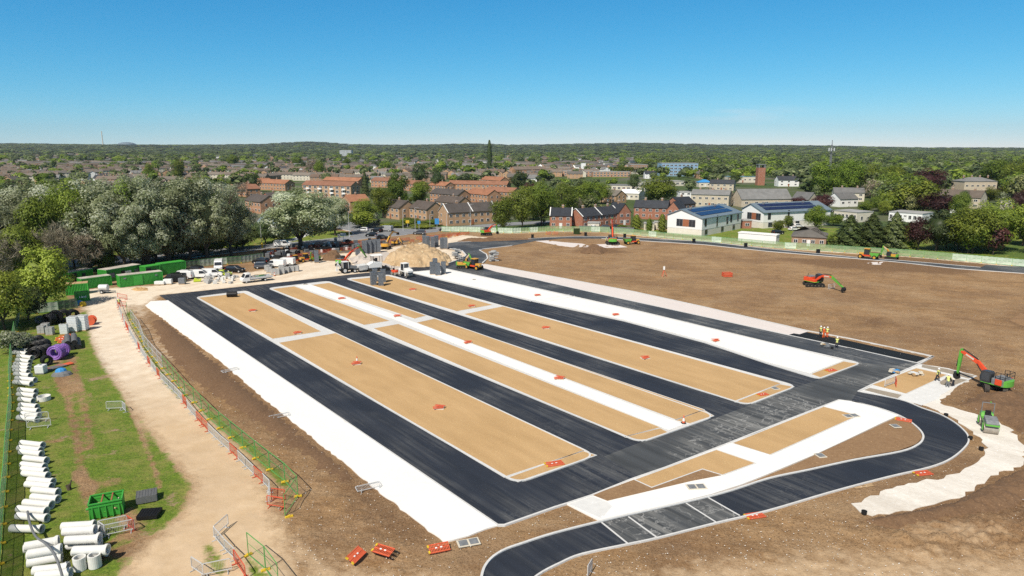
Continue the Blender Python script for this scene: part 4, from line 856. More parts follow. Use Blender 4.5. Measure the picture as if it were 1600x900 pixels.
house('white boxy extension right of the copper beech',(1484,332),(1504,333),6,4.4,0,'render_white','flat_roof','flat',chim=0,wins=2,storeys=1,name='extension',cat='building')
house('grey flat roofed building at the right edge by the copper beech',(1562,326),(1605,330),9,4.2,0,'render_cream','flat_roof','flat',chim=0,wins=4,storeys=1,name='flat_building',cat='building')
house('brown hipped roof bungalow behind the green hoarding',(1236,383),(1290,386),14,2.9,2.7,'brick_brown','roof_brown','hip',chim=0,wins=4,storeys=1,name='bungalow',cat='bungalow')
house('pale blue clad four storey building in the distance',(1033,275),(1090,275),22,14,0,'cladding_blue','flat_roof','flat',chim=0,wins=9,storeys=4,name='office_building',cat='building')
house('brick and white school range, left wing',(870,275),(925,275.5),14,5.5,0,'brick_orange','flat_roof','flat',chim=0,wins=10,name='school',cat='school')
house('brick and white school range, right wing',(926,276.5),(985,276.5),14,5.5,0,'brick_orange','flat_roof','flat',chim=0,wins=11,name='school',cat='school')
house('tall brown school hall above the range',(985,272),(1012,272),18,11,0,'brick_brown','flat_roof','flat',chim=0,wins=4,storeys=3,name='school_hall',cat='building')
house('small white stair tower on the school range',(908,268),(915,268),6,11,0,'render_white','flat_roof','flat',chim=0,win=False,name='stair_tower',cat='tower')
house('brown gabled flats left of the school range',(805,277),(850,276),14,8,3,'brick_orange','roof_brown','side',chim=3,wins=9,name='apartment_block',cat='flats')
house('long grey flat roofed health building, front part',(942,297),(1008,299),16,3.6,0,'render_cream','roof_grey','flat',chim=0,wins=9,storeys=1,name='clinic',cat='building')
house('long grey flat roofed building, rear part',(1000,291),(1070,290),14,3.6,0,'render_cream','flat_roof','flat',chim=0,wins=9,storeys=1,name='clinic',cat='building')
house('building with a bright white sheet roof behind the brick row',(968,311),(998,312),14,3.6,2.,'render_cream','render_white','side',chim=0,wins=4,storeys=1,name='sheet_roof_building',cat='building')
house('brown roofed house left of the white sheet roof',(938,315),(962,317),9,4,2.8,'brick_tan','roof_brown','side',chim=1,wins=3)
house('small white flat building left of the beige stone house',(1062,312),(1080,312),8,4.5,0,'render_white','flat_roof','flat',chim=0,wins=2,name='flat_building',cat='building')
house('low beige fire station with blue trim',(1139,285),(1182,285),14,5,0,'render_cream','blue_glass','flat',chim=0,wins=6,storeys=1,name='fire_station',cat='building')
house('dark slate roofed house left of the brick tower',(1108,297),(1146,298),9,5,2.6,'stone_beige','roof_slate','side',chim=2,wins=4)
house('light blue roofed outbuilding above the beige stone house',(1092,292),(1112,292),8,3.6,2.2,'render_cream','tarp_blue','hip',chim=0,wins=2,storeys=1,name='outbuilding',cat='building')
for i,(a_,b_) in enumerate((((0,238.5),(66,238.5)),((70,239),(112,239)),((143,238),(208,238)))): house(('pale grey warehouse at the far left','pale grey warehouse second from the left','pale grey warehouse right of the other two')[i],a_,b_,60,11,0,'warehouse','flat_roof','flat',chim=0,win=False,name='warehouse',cat='warehouse')
house('grey glazed office block far off in the middle',(531,244),(549,244),30,22,0,'warehouse','flat_roof','flat',chim=0,wins=8,storeys=4,name='office_building',cat='building')
house('long white roofed shed far off right of the office block',(635,240),(652,240),30,9,0,'render_white','render_white','flat',chim=0,win=False,name='warehouse',cat='warehouse')
for o_ in list(col.objects):
    if o_.parent is None and o_.name.split('.')[0] in('office_building','school','clinic','apartment_block'):
        for c_ in o_.children:
            if c_.name.startswith('window'): c_.scale=(c_.scale[0]*(1.9 if o_.name.startswith('off') else 1.35),1,1.5)
# mansion
t=house('beige stone mansion with grey roof and tall chimneys',(1505,303),(1556,303),14,8.5,2.6,'stone_beige','roof_grey','hip',chim=4,wins=6,name='mansion',cat='mansion')
# brick tower
t=thing('drill_tower','tall square red brick tower with open top right of the pale blue building','tower',at(1187,289)); mb=MB(); mb.box((0,0,7),(6,6,15)); obj('shaft',mb,'brick_red',t)
mb=MB(); [mb.box((x,y,15.6),(1.,1.,3.2),'machine_grey') for x in(-2.4,2.4) for y in(-2.4,2.4)]; mb.box((0,0,17.2),(6.4,6.4,.5),'machine_grey'); obj('open_top',mb,parent=t)
# phone mast
t=thing('phone_mast','tall grey lattice phone mast above the park trees','mast',at(1294,292)); mb=MB(); hm=hgt(292,219)
for i in range(4):
    a=i*math.pi/2; mb.bar((math.cos(a)*1.,math.sin(a)*1.,0),(math.cos(a)*.5,math.sin(a)*.5,hm*.9),.28)
for k in range(14): z=hm*.9*k/14; mb.bar((-1+.035*k,0,z),(1-.035*k,0,z+2),.15); mb.bar((1-.035*k,0,z),(-1+.035*k,0,z+2),.15); mb.bar((0,-1,z),(0,1,z+2),.15)
mb.cyl((0,0,hm*.9),(0,0,hm),.25); obj('lattice',mb,'machine_grey',t)
for k in range(6): mb=MB(); a=k*math.pi/3; mb.box((math.cos(a)*2.2,math.sin(a)*2.2,hm*.80),(.6,.6,2.6)); mb.bar((0,0,hm*.8),(math.cos(a)*2,math.sin(a)*2,hm*.8),.15); obj('antenna',mb,'galvanised',t)
# far landmark stack and dome
t=thing('chimney_stack','thin tall chimney stack on the left horizon','chimney',Vector((-3400,5800,float(terr(-3400,5800))))); mb=MB(); mb.cyl((0,0,0),(0,0,118),4.5,'render_cream',3.2,10); obj('shaft',mb,parent=t)
t=thing('domed_building','large pale blue domed hall on the left horizon','building',Vector((-3230,5850,float(terr(-3230,5850))))); mb=MB(); mb.lathe([(70,0),(70,14),(56,24),(28,30),(0,32)],(0,0,0),'roof_zinc',16); obj('dome',mb,parent=t)
# two white centre buildings
def white_centre(label,pl,pr,pr2,e,r,apexf):
    """gable wall from pl to pr facing the camera, body running back to pr2"""
    a=at(*pl);b=at(*pr);c=at(*pr2); d=(b-a); Lg=d.length; t=thing('health_centre',label,'building',(a.x,a.y,0),math.atan2(d.y,d.x)); ln=(c-b).length
    ap=Lg*apexf; mb=MB(); lo=2.3
    mb.add([(0,0,lo),(Lg,0,lo),(Lg,ln,lo),(0,ln,lo),(0,0,e),(Lg,0,e-.4),(Lg,ln,e-.4),(0,ln,e),(ap,0,e+r),(ap,ln,e+r)],[(0,1,5,8,4),(2,3,7,9,6),(1,2,6,5),(3,0,4,7)]); obj('upper_wall',mb,'render_white',t)
    mb=MB(); mb.box((Lg/2,ln/2,lo/2-.2),(Lg-.1,ln-.1,lo+.4)); obj('lower_wall',mb,'stone_pale',t)
    rb=MB(); th=.25
    for x0,z0 in ((-.35,e-.1),(Lg+.5,e-.6)):
        vs=[(x0,-.4,z0+.1),(x0,ln+.4,z0+.1),(ap,ln+.4,e+r+.08),(ap,-.4,e+r+.08)]; vs+=[(x,y,z+th) for x,y,z in vs]; f=[(0,1,2,3),(7,6,5,4),(0,4,5,1),(1,5,6,2),(3,7,4,0),(2,6,7,3)]
        rb.add(vs,f)
    ro=obj('roof',rb,'roof_zinc',t)
    s=(e-.5-(e+r))/(Lg+.5-ap)
    for i in range(2):
        for k in range(9):
            pb=MB(); x=ap+(Lg+.5-ap)*(.28+i*.36); z=e+r+s*(x-ap)+.45; y=ln*(.10+k*.088); pb.box((x,y,z),((Lg-ap)*.32,ln*.083,.06),ry=-math.atan(s)); obj('solar_panel',pb,'solar_panel',ro)
    for i in range(2): pb=MB(); pb.cyl((ap+1.,ln*(.15+.6*i),e+r-.5),(ap+1.,ln*(.15+.6*i),e+r+.7),.5,n=8); obj('roof_vent',pb,'machine_grey',ro)
    big_window(t,Lg*.36,-.02,4.4,2.5,2.6); mb=MB(); mb.box((Lg*.36+2.5,0,4.4),(2.4,.14,2.6)); obj('timber_panel',mb,'timber_panel',t); big_window(t,Lg*.36+5.,-.02,4.4,2.5,2.6)
    for k,f in enumerate((.08,.36,.62,.72,.9)): big_window(t,Lg+.02,ln*f,4.7 if k!=2 else 4.2,1.5 if k!=1 else 1.,2.6 if k!=1 else 4.2,math.pi/2,1)
    for k,f in enumerate((.1,.5,.8)): big_window(t,Lg+.02,ln*f,1.4,2.,1.8,math.pi/2,2)
    return t
white_centre('white gabled building with solar panels, the nearer of the two, timber panel between dark windows',(1042,364.5),(1096,369.5),(1160,357.5),6.7,2.3,.40)
white_centre('second white building with solar panels, farther right behind the first',(1158,352),(1192,357),(1236,345.5),6.5,2.5,.4)
house('small brick link between the two white buildings',(1160,357),(1174,357),6,3,0,'brick_red','flat_roof','flat',chim=0,wins=1,storeys=1,door=False,name='link_building',cat='building')
t=house('long white flat topped store just behind the green hoarding',(1153,376),(1212,381),3.4,2.7,0,'render_white','render_white','flat',chim=0,win=False,name='storage_unit',cat='store')
house('white entrance canopy building at the end of the second white building',(1228,352),(1252,352),8,4.2,0,'render_white','flat_roof','flat',chim=0,wins=3,storeys=1,name='entrance_wing',cat='building')
# ================================================================ town fill: terraces and trees out to the hills
def far_house(L,D,e,r,wall,roof,gable,name,chim=2):
    def fn():
        t=thing(name,'x','house')
        mb=MB()
        if gable=='side': mb.add([(-L/2,0,-.5),(L/2,0,-.5),(L/2,D,-.5),(-L/2,D,-.5),(-L/2,0,e),(L/2,0,e),(L/2,D,e),(-L/2,D,e),(-L/2,D/2,e+r),(L/2,D/2,e+r)],[(0,1,5,4),(2,3,7,6),(1,2,6,9,5),(3,0,4,8,7)])
        else: mb.add([(-L/2,0,-.5),(L/2,0,-.5),(L/2,D,-.5),(-L/2,D,-.5),(-L/2,0,e),(L/2,0,e),(L/2,D,e),(-L/2,D,e),(0,0,e+r),(0,D,e+r)],[(0,1,5,8,4),(2,3,7,9,6),(1,2,6,5),(3,0,4,7)])
        obj('wall',mb,wall,t); rb=MB(); o=.4
        if gable=='side':
            s=r/(D/2); 
            rb.add([(-L/2-.3,-o,e-o*s+.1),(L/2+.3,-o,e-o*s+.1),(L/2+.3,D/2,e+r+.15),(-L/2-.3,D/2,e+r+.15),(-L/2-.3,D+o,e-o*s+.1),(L/2+.3,D+o,e-o*s+.1)],[(0,1,2,3),(3,2,5,4)])
        else:
            s=r/(L/2); rb.add([(-L/2-o,-.3,e-o*s+.1),(0,-.3,e+r+.15),(0,D+.3,e+r+.15),(-L/2-o,D+.3,e-o*s+.1),(L/2+o,-.3,e-o*s+.1),(L/2+o,D+.3,e-o*s+.1)],[(0,1,2,3),(1,4,5,2)])
        ro=obj('roof',rb,roof,t)
        for i in range(chim): c=MB(); c.box((L*((i+.5)/chim-.5)+.7,D/2,e+r+.4),(1.,.7,1.4)); obj('chimney',c,'brick_brown',ro)
        nw=max(2,int(L/3.4))
        for i in range(nw):
            for z in (1.5,3.9): window(t,L*((i+.5)/nw-.5),0,z,.9,.9)
        return t
    return Rep(fn)
FH={'b':[far_house(26,8.5,4.9,2.3,'brick_brown','roof_brown','side','terraced_house',3),far_house(16,8.5,4.9,2.4,'brick_tan','roof_brown','side','terraced_house',2),far_house(8.5,10,4.9,2.4,'brick_tan','roof_brown','front','detached_house',1),far_house(34,8.5,4.9,2.3,'render_cream','roof_brown','side','terraced_house',4),far_house(12,9,2.8,2.6,'render_cream','roof_grey','side','bungalow',1)],
    'o':[far_house(24,8.5,4.9,2.3,'brick_orange','roof_orange','side','terraced_house',2),far_house(9,10,4.9,2.6,'brick_orange','roof_orange','front','detached_house',1),far_house(16,8.5,4.9,2.4,'brick_orange','roof_orange','side','terraced_house',1)],
    'w':[far_house(11,9,4.9,2.6,'render_white','roof_slate','side','detached_house',2),far_house(10,9,3.5,3.0,'render_white','roof_grey','front','detached_house',1)]}
HN={'b':('brown roofed','brown roofed'),'o':('orange roofed','orange roofed'),'w':('white walled','white')}
def zone_txt(px,d):
    hz=('at the far left' if px<200 else 'behind the left poplar belt' if px<400 else 'above the orange roofed flats' if px<600 else 'left of the tall columnar poplar' if px<765 else 'right of the tall columnar poplar' if px<900 else 'around the long school range' if px<1030 else 'beyond the pale blue building' if px<1180 else 'around the phone mast' if px<1400 else 'beyond the copper beeches')
    dz='' if d<480 else ' in the middle distance' if d<700 else ' farther off' if d<1000 else ' far off'
    return hz+dz
houses=[];trees=[]
rr=random.Random(5)
blocks=[] # hand-made things' footprints in pixels (x0,x1,ybase)
def blocked(px,py):
    if py>331 : return True
    if px<395: return py>318
    if px<470: return py>283
    if px<870: return py>286
    if 925<px<990 and 270<py<281: return True
    if px<1100: return py>279
    if px<1290: return py>281
    return py>278
d=300.
while d<6500:
    st=26 if d<1150 else d*.0235; lat=(30 if d<1150 else d*.026)
    w_=d*.80; x=-w_
    while x<w_:
        jx=x+rr.uniform(-.3,.3)*lat; jd=d+rr.uniform(-.3,.3)*st; 
        px,py=topix((jx,jd,0)); x+=lat
        if blocked(px,py): continue
        n=mn.noise(Vector((jx*.004,jd*.004,1.7)))+.5
        nf=mn.noise(Vector((jx*.0015,jd*.0012,5.7)))
        left=px<1040
        ph=(.66 if px<1000 else .14 if px<1180 else .10) 
        if d>1300: ph*=.55
        if d>2300: ph*=.25
        if d>3300: ph=0 if rr.random()<.9 else .3
        if n>.72: ph*=.3
        z=float(terr(jx,jd))
        if rr.random()<ph:
            c='o' if (380<px<830 and jd<620 and rr.random()<.75) else ('w' if rr.random()<.17 else 'b')
            k=rr.randrange(len(FH[c])); ang=(mn.noise(Vector((jx*.003,jd*.003,9)))*.9+rr.choice((0,0,0,.0,math.pi/2)))
            houses.append((jd,jx,z,c,k,ang,px,py))
            if rr.random()<(.6 if px<1000 else .9): trees.append((jd-9+rr.random()*8,jx+rr.uniform(-14,14),z,px,py,rr.uniform(6,11.5)))
        else:
            pt=.9 if px>1000 or d>1300 else .7
            if rr.random()<pt: trees.append((jd,jx,z,px,py,rr.uniform(8,15) if not(px>1180) else rr.uniform(11,17)))
            if px>1000 and rr.random()<.8: trees.append((jd+st*.4,jx+lat*.45,z,px,py,rr.uniform(9,15)))
    d+=st
RECT=[]
for o_ in list(col.objects):
    if o_.parent is None and o_.name.split('.')[0] in HK:
        w0=[c for c in o_.children if c.name.startswith(('wall','upper_wall','shaft'))]
        if not w0: continue
        M=Matrix.Translation(o_.location)@Matrix.Rotation(o_.rotation_euler.z,4,'Z'); ps=[topix(M@v.co) for v in w0[0].data.vertices]
        RECT.append((min(p[0] for p in ps),max(p[0] for p in ps),min(p[1] for p in ps),max(p[1] for p in ps)))
def hides(px,py,wp,hp):
    for x0,x1,y0,y1 in RECT:
        if px+wp*.42>x0 and px-wp*.42<x1 and py>y0+.35*(y1-y0) and py-hp<y1-3: return True
    return False
ZF=[([(1000,279),(1660,278),(1660,372),(1600,372),(1552,390),(1552,398),(1420,392),(1300,384),(1236,378),(1240,340),(1120,318),(1040,318),(1000,300)],1700,(8,17),(.8,1.15)),([(560,286),(870,280),(870,350),(790,347),(690,340),(600,352),(560,350)],620,(4,11),(.7,1.0)),([(380,300),(560,318),(590,352),(545,358),(470,366),(380,378)],300,(5,12),(.8,1.1)),([(-120,300),(395,300),(395,376),(200,392),(-120,402)],260,(6,14),(.8,1.2)),([(870,280),(1000,280),(1030,335),(900,345),(870,350)],260,(5,11),(.8,1.1))]
for zi,(pl_,cnt,hr,wr) in enumerate(ZF):
    xs=[p[0] for p in pl_];ys=[p[1] for p in pl_]; xa=np.array
    for _ in range(cnt):
        px=rr.uniform(min(xs),max(xs)); py=min(ys)+(max(ys)-min(ys))*rr.random()**1.25
        if not poly_in(np.array([px]),np.array([py]),pl_)[0]: continue
        p=at(px,py); s_=(F*math.sin(TH)+(py-450)*math.cos(TH))/H; h_=rr.uniform(*hr)
        if zi==1 and rr.random()<.4: h_=rr.uniform(2,4)
        if hides(px,py,h_*s_*.9,h_*(py-YH)/H): continue
        trees.append((p.y,p.x,0.,px,py,h_))
houses.sort(key=lambda h:h[0]); trees.sort(key=lambda h:h[0])
def in_frame(h,m=30): return -m<h[6]<1600+m
vis=[h for h in houses if in_frame(h)]; 
NH=235
for jd,jx,z,c,k,ang,px,py in vis[:NH]:
    o=FH[c][k]((jx,jd,z),ang,'x')
    nm={'terraced_house':'terrace','detached_house':'house','bungalow':'bungalow'}[o.name.split('.')[0]]
    sz='long ' if k in(0,3) and nm=='terrace' else 'short ' if nm=='terrace' else ''
    o['label']=f"{sz}{HN[c][0]} {nm} {zone_txt(px,jd)}"; o['group']='houses of the town beyond the site'
# rest as one mass
VV=[];QQ=[];MI=[];AA=[];nb=0
mats_h=['brick_brown','roof_brown','roof_orange','render_white','roof_grey','brick_orange']
for jd,jx,z,c,k,ang,px,py in vis[NH:]+[h for h in houses if not in_frame(h)][::2]:
    L=rr.choice((12,20,28,36,9)); D=8.5; e=5; r=2.4; ca,sa=math.cos(ang),math.sin(ang)
    if d>2500: L*=1.3
    loc=[(-L/2,0,0),(L/2,0,0),(L/2,D,0),(-L/2,D,0),(-L/2,0,e),(L/2,0,e),(L/2,D,e),(-L/2,D,e),(-L/2-.3,-.4,e-.1),(L/2+.3,-.4,e-.1),(L/2+.3,D/2,e+r),(-L/2-.3,D/2,e+r),(-L/2-.3,D+.4,e-.1),(L/2+.3,D+.4,e-.1)]
    VV+= [(jx+x*ca-y*sa,jd+x*sa+y*ca,z+zz) for x,y,zz in loc]
    QQ+= [(nb+a_,nb+b_,nb+c_,nb+d_) for a_,b_,c_,d_ in ((0,1,5,4),(1,2,6,5),(2,3,7,6),(3,0,4,7),(8,9,10,11),(11,10,13,12),(1,6,10,5),(0,4,11,7))]
    wm=3 if c=='w' else 5 if c=='o' else 0; rm=2 if c=='o' else 4 if (c=='w' or rr.random()<.2) else 1; MI+=[wm]*4+[rm]*2+[wm]*2; AA+=[rr.random()]*8; nb+=14
o=np_mesh('distant_houses',np.array(VV),np.array(QQ),mats_h,attr=np.array(AA),matidx=np.array(MI)); tag(o,'mass of small brown roofed houses far off towards the hills','houses',kind='stuff')
tv=[t for t in trees if -40<t[3]<1640]; NT=430
for jd,jx,z,px,py,h in tv[:NT]:
    u=rr.random()
    key='fgreen' if u<.5 else 'ffar' if u<.72 else 'fdark' if u<.86 else 'fbare' if u<.93 else 'fblossom' if u<.955 else 'fcopper'
    h=h*(1.12 if px>1240 else 1.); W=h*rr.uniform(.8,1.2); i=rr.randrange(len(TP[key])); 
    nm={'fgreen':'fresh green tree','ffar':'dull green tree','fdark':'dark evergreen tree','fbare':'bare twiggy tree','fblossom':'pale blossoming tree','fcopper':'dark purple tree'}[key]
    TP[key][i]((jx,jd,z),rr.uniform(0,6.28),('tall ' if h>11.5 else 'small ' if h<8.5 else '')+nm+' '+zone_txt(px,jd),'trees among the houses of the town',(W,W,h))
# remaining woodland, one mass per kind of leaf
def mass(name,mat,items,label,nleaf,leaf,kind='far'):
    protos=[crown_with_core(kind,nleaf,leaf,70+i) for i in range(5)]
    V=[];Q=[];A=[];b=0
    for jd,jx,z,W,h in items:
        v,q_,r_=protos[rr.randrange(5)]; a=rr.uniform(0,6.28); ca,sa=math.cos(a),math.sin(a)
        vx=v[:,0]*W;vy=v[:,1]*W; V.append(np.stack([jx+vx*ca-vy*sa,jd+vx*sa+vy*ca,z+v[:,2]*h-.3],1)); Q.append(q_+b); A.append(np.clip(r_*.8+rr.uniform(-.15,.3),0,1)); b+=len(v)
    o=np_mesh(name,np.concatenate(V),np.concatenate(Q),mat,attr=np.concatenate(A)); return tag(o,label,'woodland',kind='stuff')
near_=[];rest={'leaf_far':[],'leaf_green':[],'leaf_dark':[],'leaf_bare2':[]}
for jd,jx,z,px,py,h in tv[NT:]+[t for t in trees if not(-40<t[3]<1640)][::3]:
    W=h*rr.uniform(.9,1.4); 
    if jd>1300: W=max(W,jd*.011*rr.uniform(.8,1.5)); h=min(18,h*1.15)
    u=rr.random(); rest['leaf_far' if u<.52 else 'leaf_green' if u<.82 else 'leaf_dark'].append((jd,jx,z,W,h))
# woods on the hills
dd=3000.
while dd<8300:
    x=-dd*.8
    while x<dd*.8:
        nz=mn.noise(Vector((x*.0012,dd*.0016,3.3)))
        if nz>-.12 or dd>7000: rest['leaf_far' if rr.random()<.7 else 'leaf_dark'].append((dd+rr.uniform(-60,60),x+rr.uniform(-30,30),float(terr(x,dd))-1,rr.uniform(60,130)*(dd/5000),rr.uniform(11,20)))
        x+=dd*.016
    dd+=dd*.028
mass('distant_woodland','leaf_far',rest['leaf_far'],'dull green woodland and hedgerows running out to the hills',120,.095)
mass('distant_green_trees','leaf_green',rest['leaf_green'],'fresh green trees scattered over the far town',120,.09)
mass('distant_evergreens','leaf_dark',rest['leaf_dark'],'dark evergreen woodland patches towards the horizon',120,.095)
# ================================================================ vehicles
def wheel(t,x,y,r,w,name='wheel',rim='galvanised'):
    mb=MB(); s=1 if y>0 else -1; mb.cyl((0,-w/2,0),(0,w/2,0),r,'rubber',n=16); mb.cyl((0,s*w*.48,0),(0,s*(w/2+.02),0),r*.58,rim,n=12)
    if r>.45:
        for k in range(14): a=2*math.pi*k/14; mb.box((math.cos(a)*r,0,math.sin(a)*r),(.06,w*.95,.12),'rubber',ry=-a)
    o=obj(name,mb,parent=t,loc=(x,y,r)); return o
def car_fn(paint,kind='hatch',name='parked_car',cat='car'):
    def fn():
        t=thing(name,'x',cat)
        if kind=='van': L,Wd,Ht=5.2,.98,2.05; pr=[(-2.6,.35),(2.55,.35),(2.6,.75),(2.45,1.02),(1.75,1.22),(1.05,1.92),(.8,2.0),(-2.4,2.0),(-2.58,1.85)]; belt=1.1; gh=[(1.72,1.2),(1.08,1.84),(.2,1.84),(.2,1.2)]; ws=((1.74,1.27),(1.10,1.88)); ax=(1.65,-1.65)
        elif kind=='bigvan': L,Wd,Ht=5.6,1.0,2.5; pr=[(-2.8,.4),(2.75,.4),(2.8,.85),(2.6,1.15),(2.05,1.35),(1.4,2.2),(1.1,2.45),(-2.6,2.5),(-2.78,2.3)]; belt=1.3; gh=[(2.0,1.35),(1.42,2.1),(.6,2.1),(.6,1.35)]; ws=((2.03,1.4),(1.45,2.15)); ax=(1.85,-1.7)
        elif kind=='suv': pr=[(-2.3,.35),(2.25,.35),(2.3,.7),(2.15,1.0),(1.1,1.12),(.45,1.62),(.2,1.68),(-1.9,1.66),(-2.25,1.1)]; Wd=.93; gh=[(1.0,1.12),(.45,1.56),(-1.85,1.58),(-2.1,1.12)]; ws=((1.05,1.15),(.48,1.6)); ax=(1.4,-1.4); belt=1.05
        else: pr=[(-2.1,.28),(2.1,.28),(2.15,.6),(1.95,.8),(1.05,.92),(.35,1.4),(.1,1.46),(-1.3,1.44),(-1.95,1.0),(-2.12,.9)]; Wd=.88; gh=[(.98,.92),(.33,1.36),(-1.3,1.38),(-1.85,.97)]; ws=((1.02,.95),(.38,1.38)); ax=(1.3,-1.3); belt=.9
        top=max(z for x,z in pr); f=lambda x,z: Wd*(1-.16*max(0,(z-belt))/(top-belt)) if kind not in('van','bigvan') else Wd*(1-.06*max(0,(z-belt))/(top-belt))
        mb=MB(); mb.prof(pr,f); obj('body',mb,paint,t,bevel=.07)
        for s in(-1,1):
            mb=MB(); vs=[(x,s*(f(x,z)+.015),z) for x,z in gh]; mb.add(vs,[tuple(range(len(gh)))]); obj('side_window',mb,'glass_dark',t)
        (xa,za),(xb,zb)=ws; mb=MB(); wa=f(xa,za)*.9; wb=f(xb,zb)*.86; mb.add([(xa+.03,-wa,za),(xa+.03,wa,za),(xb+.03,wb,zb),(xb+.03,-wb,zb)],[(0,1,2,3)]); obj('windscreen',mb,'glass_dark',t)
        xr=min(x for x,z in pr); mb=MB(); z0=belt+.1; mb.add([(xr+.0,-Wd*.75,z0),(xr+.0,Wd*.75,z0),(xr+.25,Wd*.7,top-.2),(xr+.25,-Wd*.7,top-.2)],[(0,3,2,1)]); 
        if kind not in('van','bigvan'): obj('rear_window',mb,'glass_dark',t)
        for x in ax:
            for s in(-1,1): wheel(t,x,s*(Wd-.1),.34,.22)
        xf=max(x for x,z in pr)
        for s in(-1,1):
            mb=MB(); mb.box((xf-.03,s*Wd*.72,.78 if kind!='bigvan' else .95),(.12,.34,.18)); obj('headlight',mb,'lamp_clear',t)
            mb=MB(); mb.box((xr+.0,s*Wd*.86,.95),(.1,.16,.3)); obj('tail_light',mb,'lamp_red',t)
            mb=MB(); mb.box((ws[0][0]-.25,s*(Wd+.1),za+.05),(.12,.2,.16)); obj('mirror',mb,'machine_black',t)
        mb=MB(); mb.box((0,0,.3),(xf-xr-.1,Wd*1.8,.2)); obj('sill',mb,'machine_black',t); return t
    return Rep(fn)
CW=car_fn('car_white'); CB=car_fn('car_black'); CG=car_fn('car_grey'); VW=car_fn('car_white','van','parked_van','van'); VB=car_fn('car_white','bigvan','parked_van','van'); SB=car_fn('car_black','suv'); SG=car_fn('car_grey','suv'); VS=car_fn('car_silver','van','parked_van','van'); CY=car_fn('car_yellow'); VBK=car_fn('car_black','van','parked_van','van')
def put(rep,x,y,deg,label,group=None,z=.0,scale=None): return rep(at(x,y,z),R(deg),label,group,scale)
put(CW,567,361,172,'white hatchback waiting on the junction road','cars on the public road',.07)
put(CB,580,369,200,'black car right in front of the white hatchback','cars on the public road',.07)
put(SB,589,362.5,150,'black car beside the silver van at the junction','cars on the public road',.07)
put(VS,603,361,160,'silver grey van at the junction','cars on the public road',.07,(1.05,1.05,1.05))
put(SG,655,366,182,'dark car half hidden behind the orange barriers','cars on the public road',.07)
put(SB,696,361,180,'black estate car farther right on the public road','cars on the public road',.07)
put(CG,597,372.5,20,'dark grey car nearest the yellow digger on the public road','cars on the public road',.07)
put(VW,442,385,8,'white van driving on the public road left of the great silver tree','cars on the public road',.07)
put(VB,342,421,-70,'tall white van parked nose out by the dark hoarding')
put(VW,287,435,172,'white van nearest the green containers in the row of parked vans'); put(VW,312,434,8,'white van with green panel on its flank, middle of the row of vans'); put(VW,332,432,8,'white van with green panel right of the middle one')
put(VBK,273,440,176,'black van parked against the long green container'); put(SB,305,425,160,'black car in the shade of the hoarding behind the vans')
put(SB,368,425,-8,'dark brown four by four right of the tall white van'); put(CY,348,431,0,'small yellow green liveried car among the stone slabs')
put(SB,408,412,165,'black car parked at the right end of the hoarding'); put(SG,412,419,10,'dark green car behind the white flatbed truck'); put(VW,431,417,175,'white van left of its twin behind the stone pallets'); put(VW,446,414,175,'white van right of its twin behind the stone pallets')
put(CB,595,350,0,'black car on the road by the hedge','cars on the public road',.07) if False else None
put(CW,1240,360,20,'white car parked by the second white building','cars at the white buildings'); put(CW,1246,355,15,'white car nearest the entrance canopy','cars at the white buildings'); put(CB,1237,352,15,'black car under the entrance canopy','cars at the white buildings'); put(SB,1215,366,20,'black car beside the low white store','cars at the white buildings'); put(CG,1295,331,10,'blue grey car by the flat roofed school','cars at the white buildings')
put(SB,965,357,5,'dark car parked behind the grey fence of the brick row','cars behind the brick row'); put(SG,948,358,5,'grey car parked behind the brick row','cars behind the brick row')
# flatbed truck
t=thing('flatbed_truck','white flatbed truck with sides loaded with timber and netting','truck',at(398,440),yaw((420,437),(378,442)))
mb=MB(); mb.prof([(1.3,.45),(3.1,.45),(3.15,1.0),(2.75,1.3),(2.2,2.15),(1.9,2.25),(1.3,2.25)],.98); obj('cab',mb,'car_white',t,bevel=.06)
mb=MB(); mb.add([(2.74,-.85,1.34),(2.74,.85,1.34),(2.25,.8,2.1),(2.25,-.8,2.1)],[(0,1,2,3)]); obj('windscreen',mb,'glass_dark',t).location.x=.03
for s in(-1,1): mb=MB(); mb.add([(2.6,s*1.0,1.35),(2.2,s*1.0,2.0),(1.5,s*1.0,2.0),(1.5,s*1.0,1.35)],[(0,1,2,3)]); obj('side_window',mb,'glass_dark',t)
mb=MB(); mb.box((-1.4,0,.85),(5.2,2.1,.12)); mb.box((-1.4,0,.65),(5.,.8,.25),'machine_black'); mb.box((1.17,0,1.6),(.1,2.1,1.5),'galvanised'); obj('bed',mb,'car_white',t)
for s in(-1,1): mb=MB(); mb.box((-1.4,s*1.05,1.1),(5.2,.06,.4)); obj('side_board',mb,'galvanised',t)
for x in(2.2,-2.2):
    for s in(-1,1): wheel(t,x,s*.85,.36,.25)
t=thing('truck_load','bundle of planks and green netting lying on the flatbed truck','load',at(402,439)+Vector((0,0,.93)),yaw((420,437),(378,442))); mb=MB(); rg=random.Random(2)
for i in range(16): mb.box((rg.uniform(-1.6,.5),rg.uniform(-.7,.7),.1+rg.random()*.4),(rg.uniform(1,2.4),.15,.08),rg.choice(['wood','plastic_grey','galvanised','paint_green']),rz=rg.uniform(-.5,.5))
obj('planks',mb,parent=t)
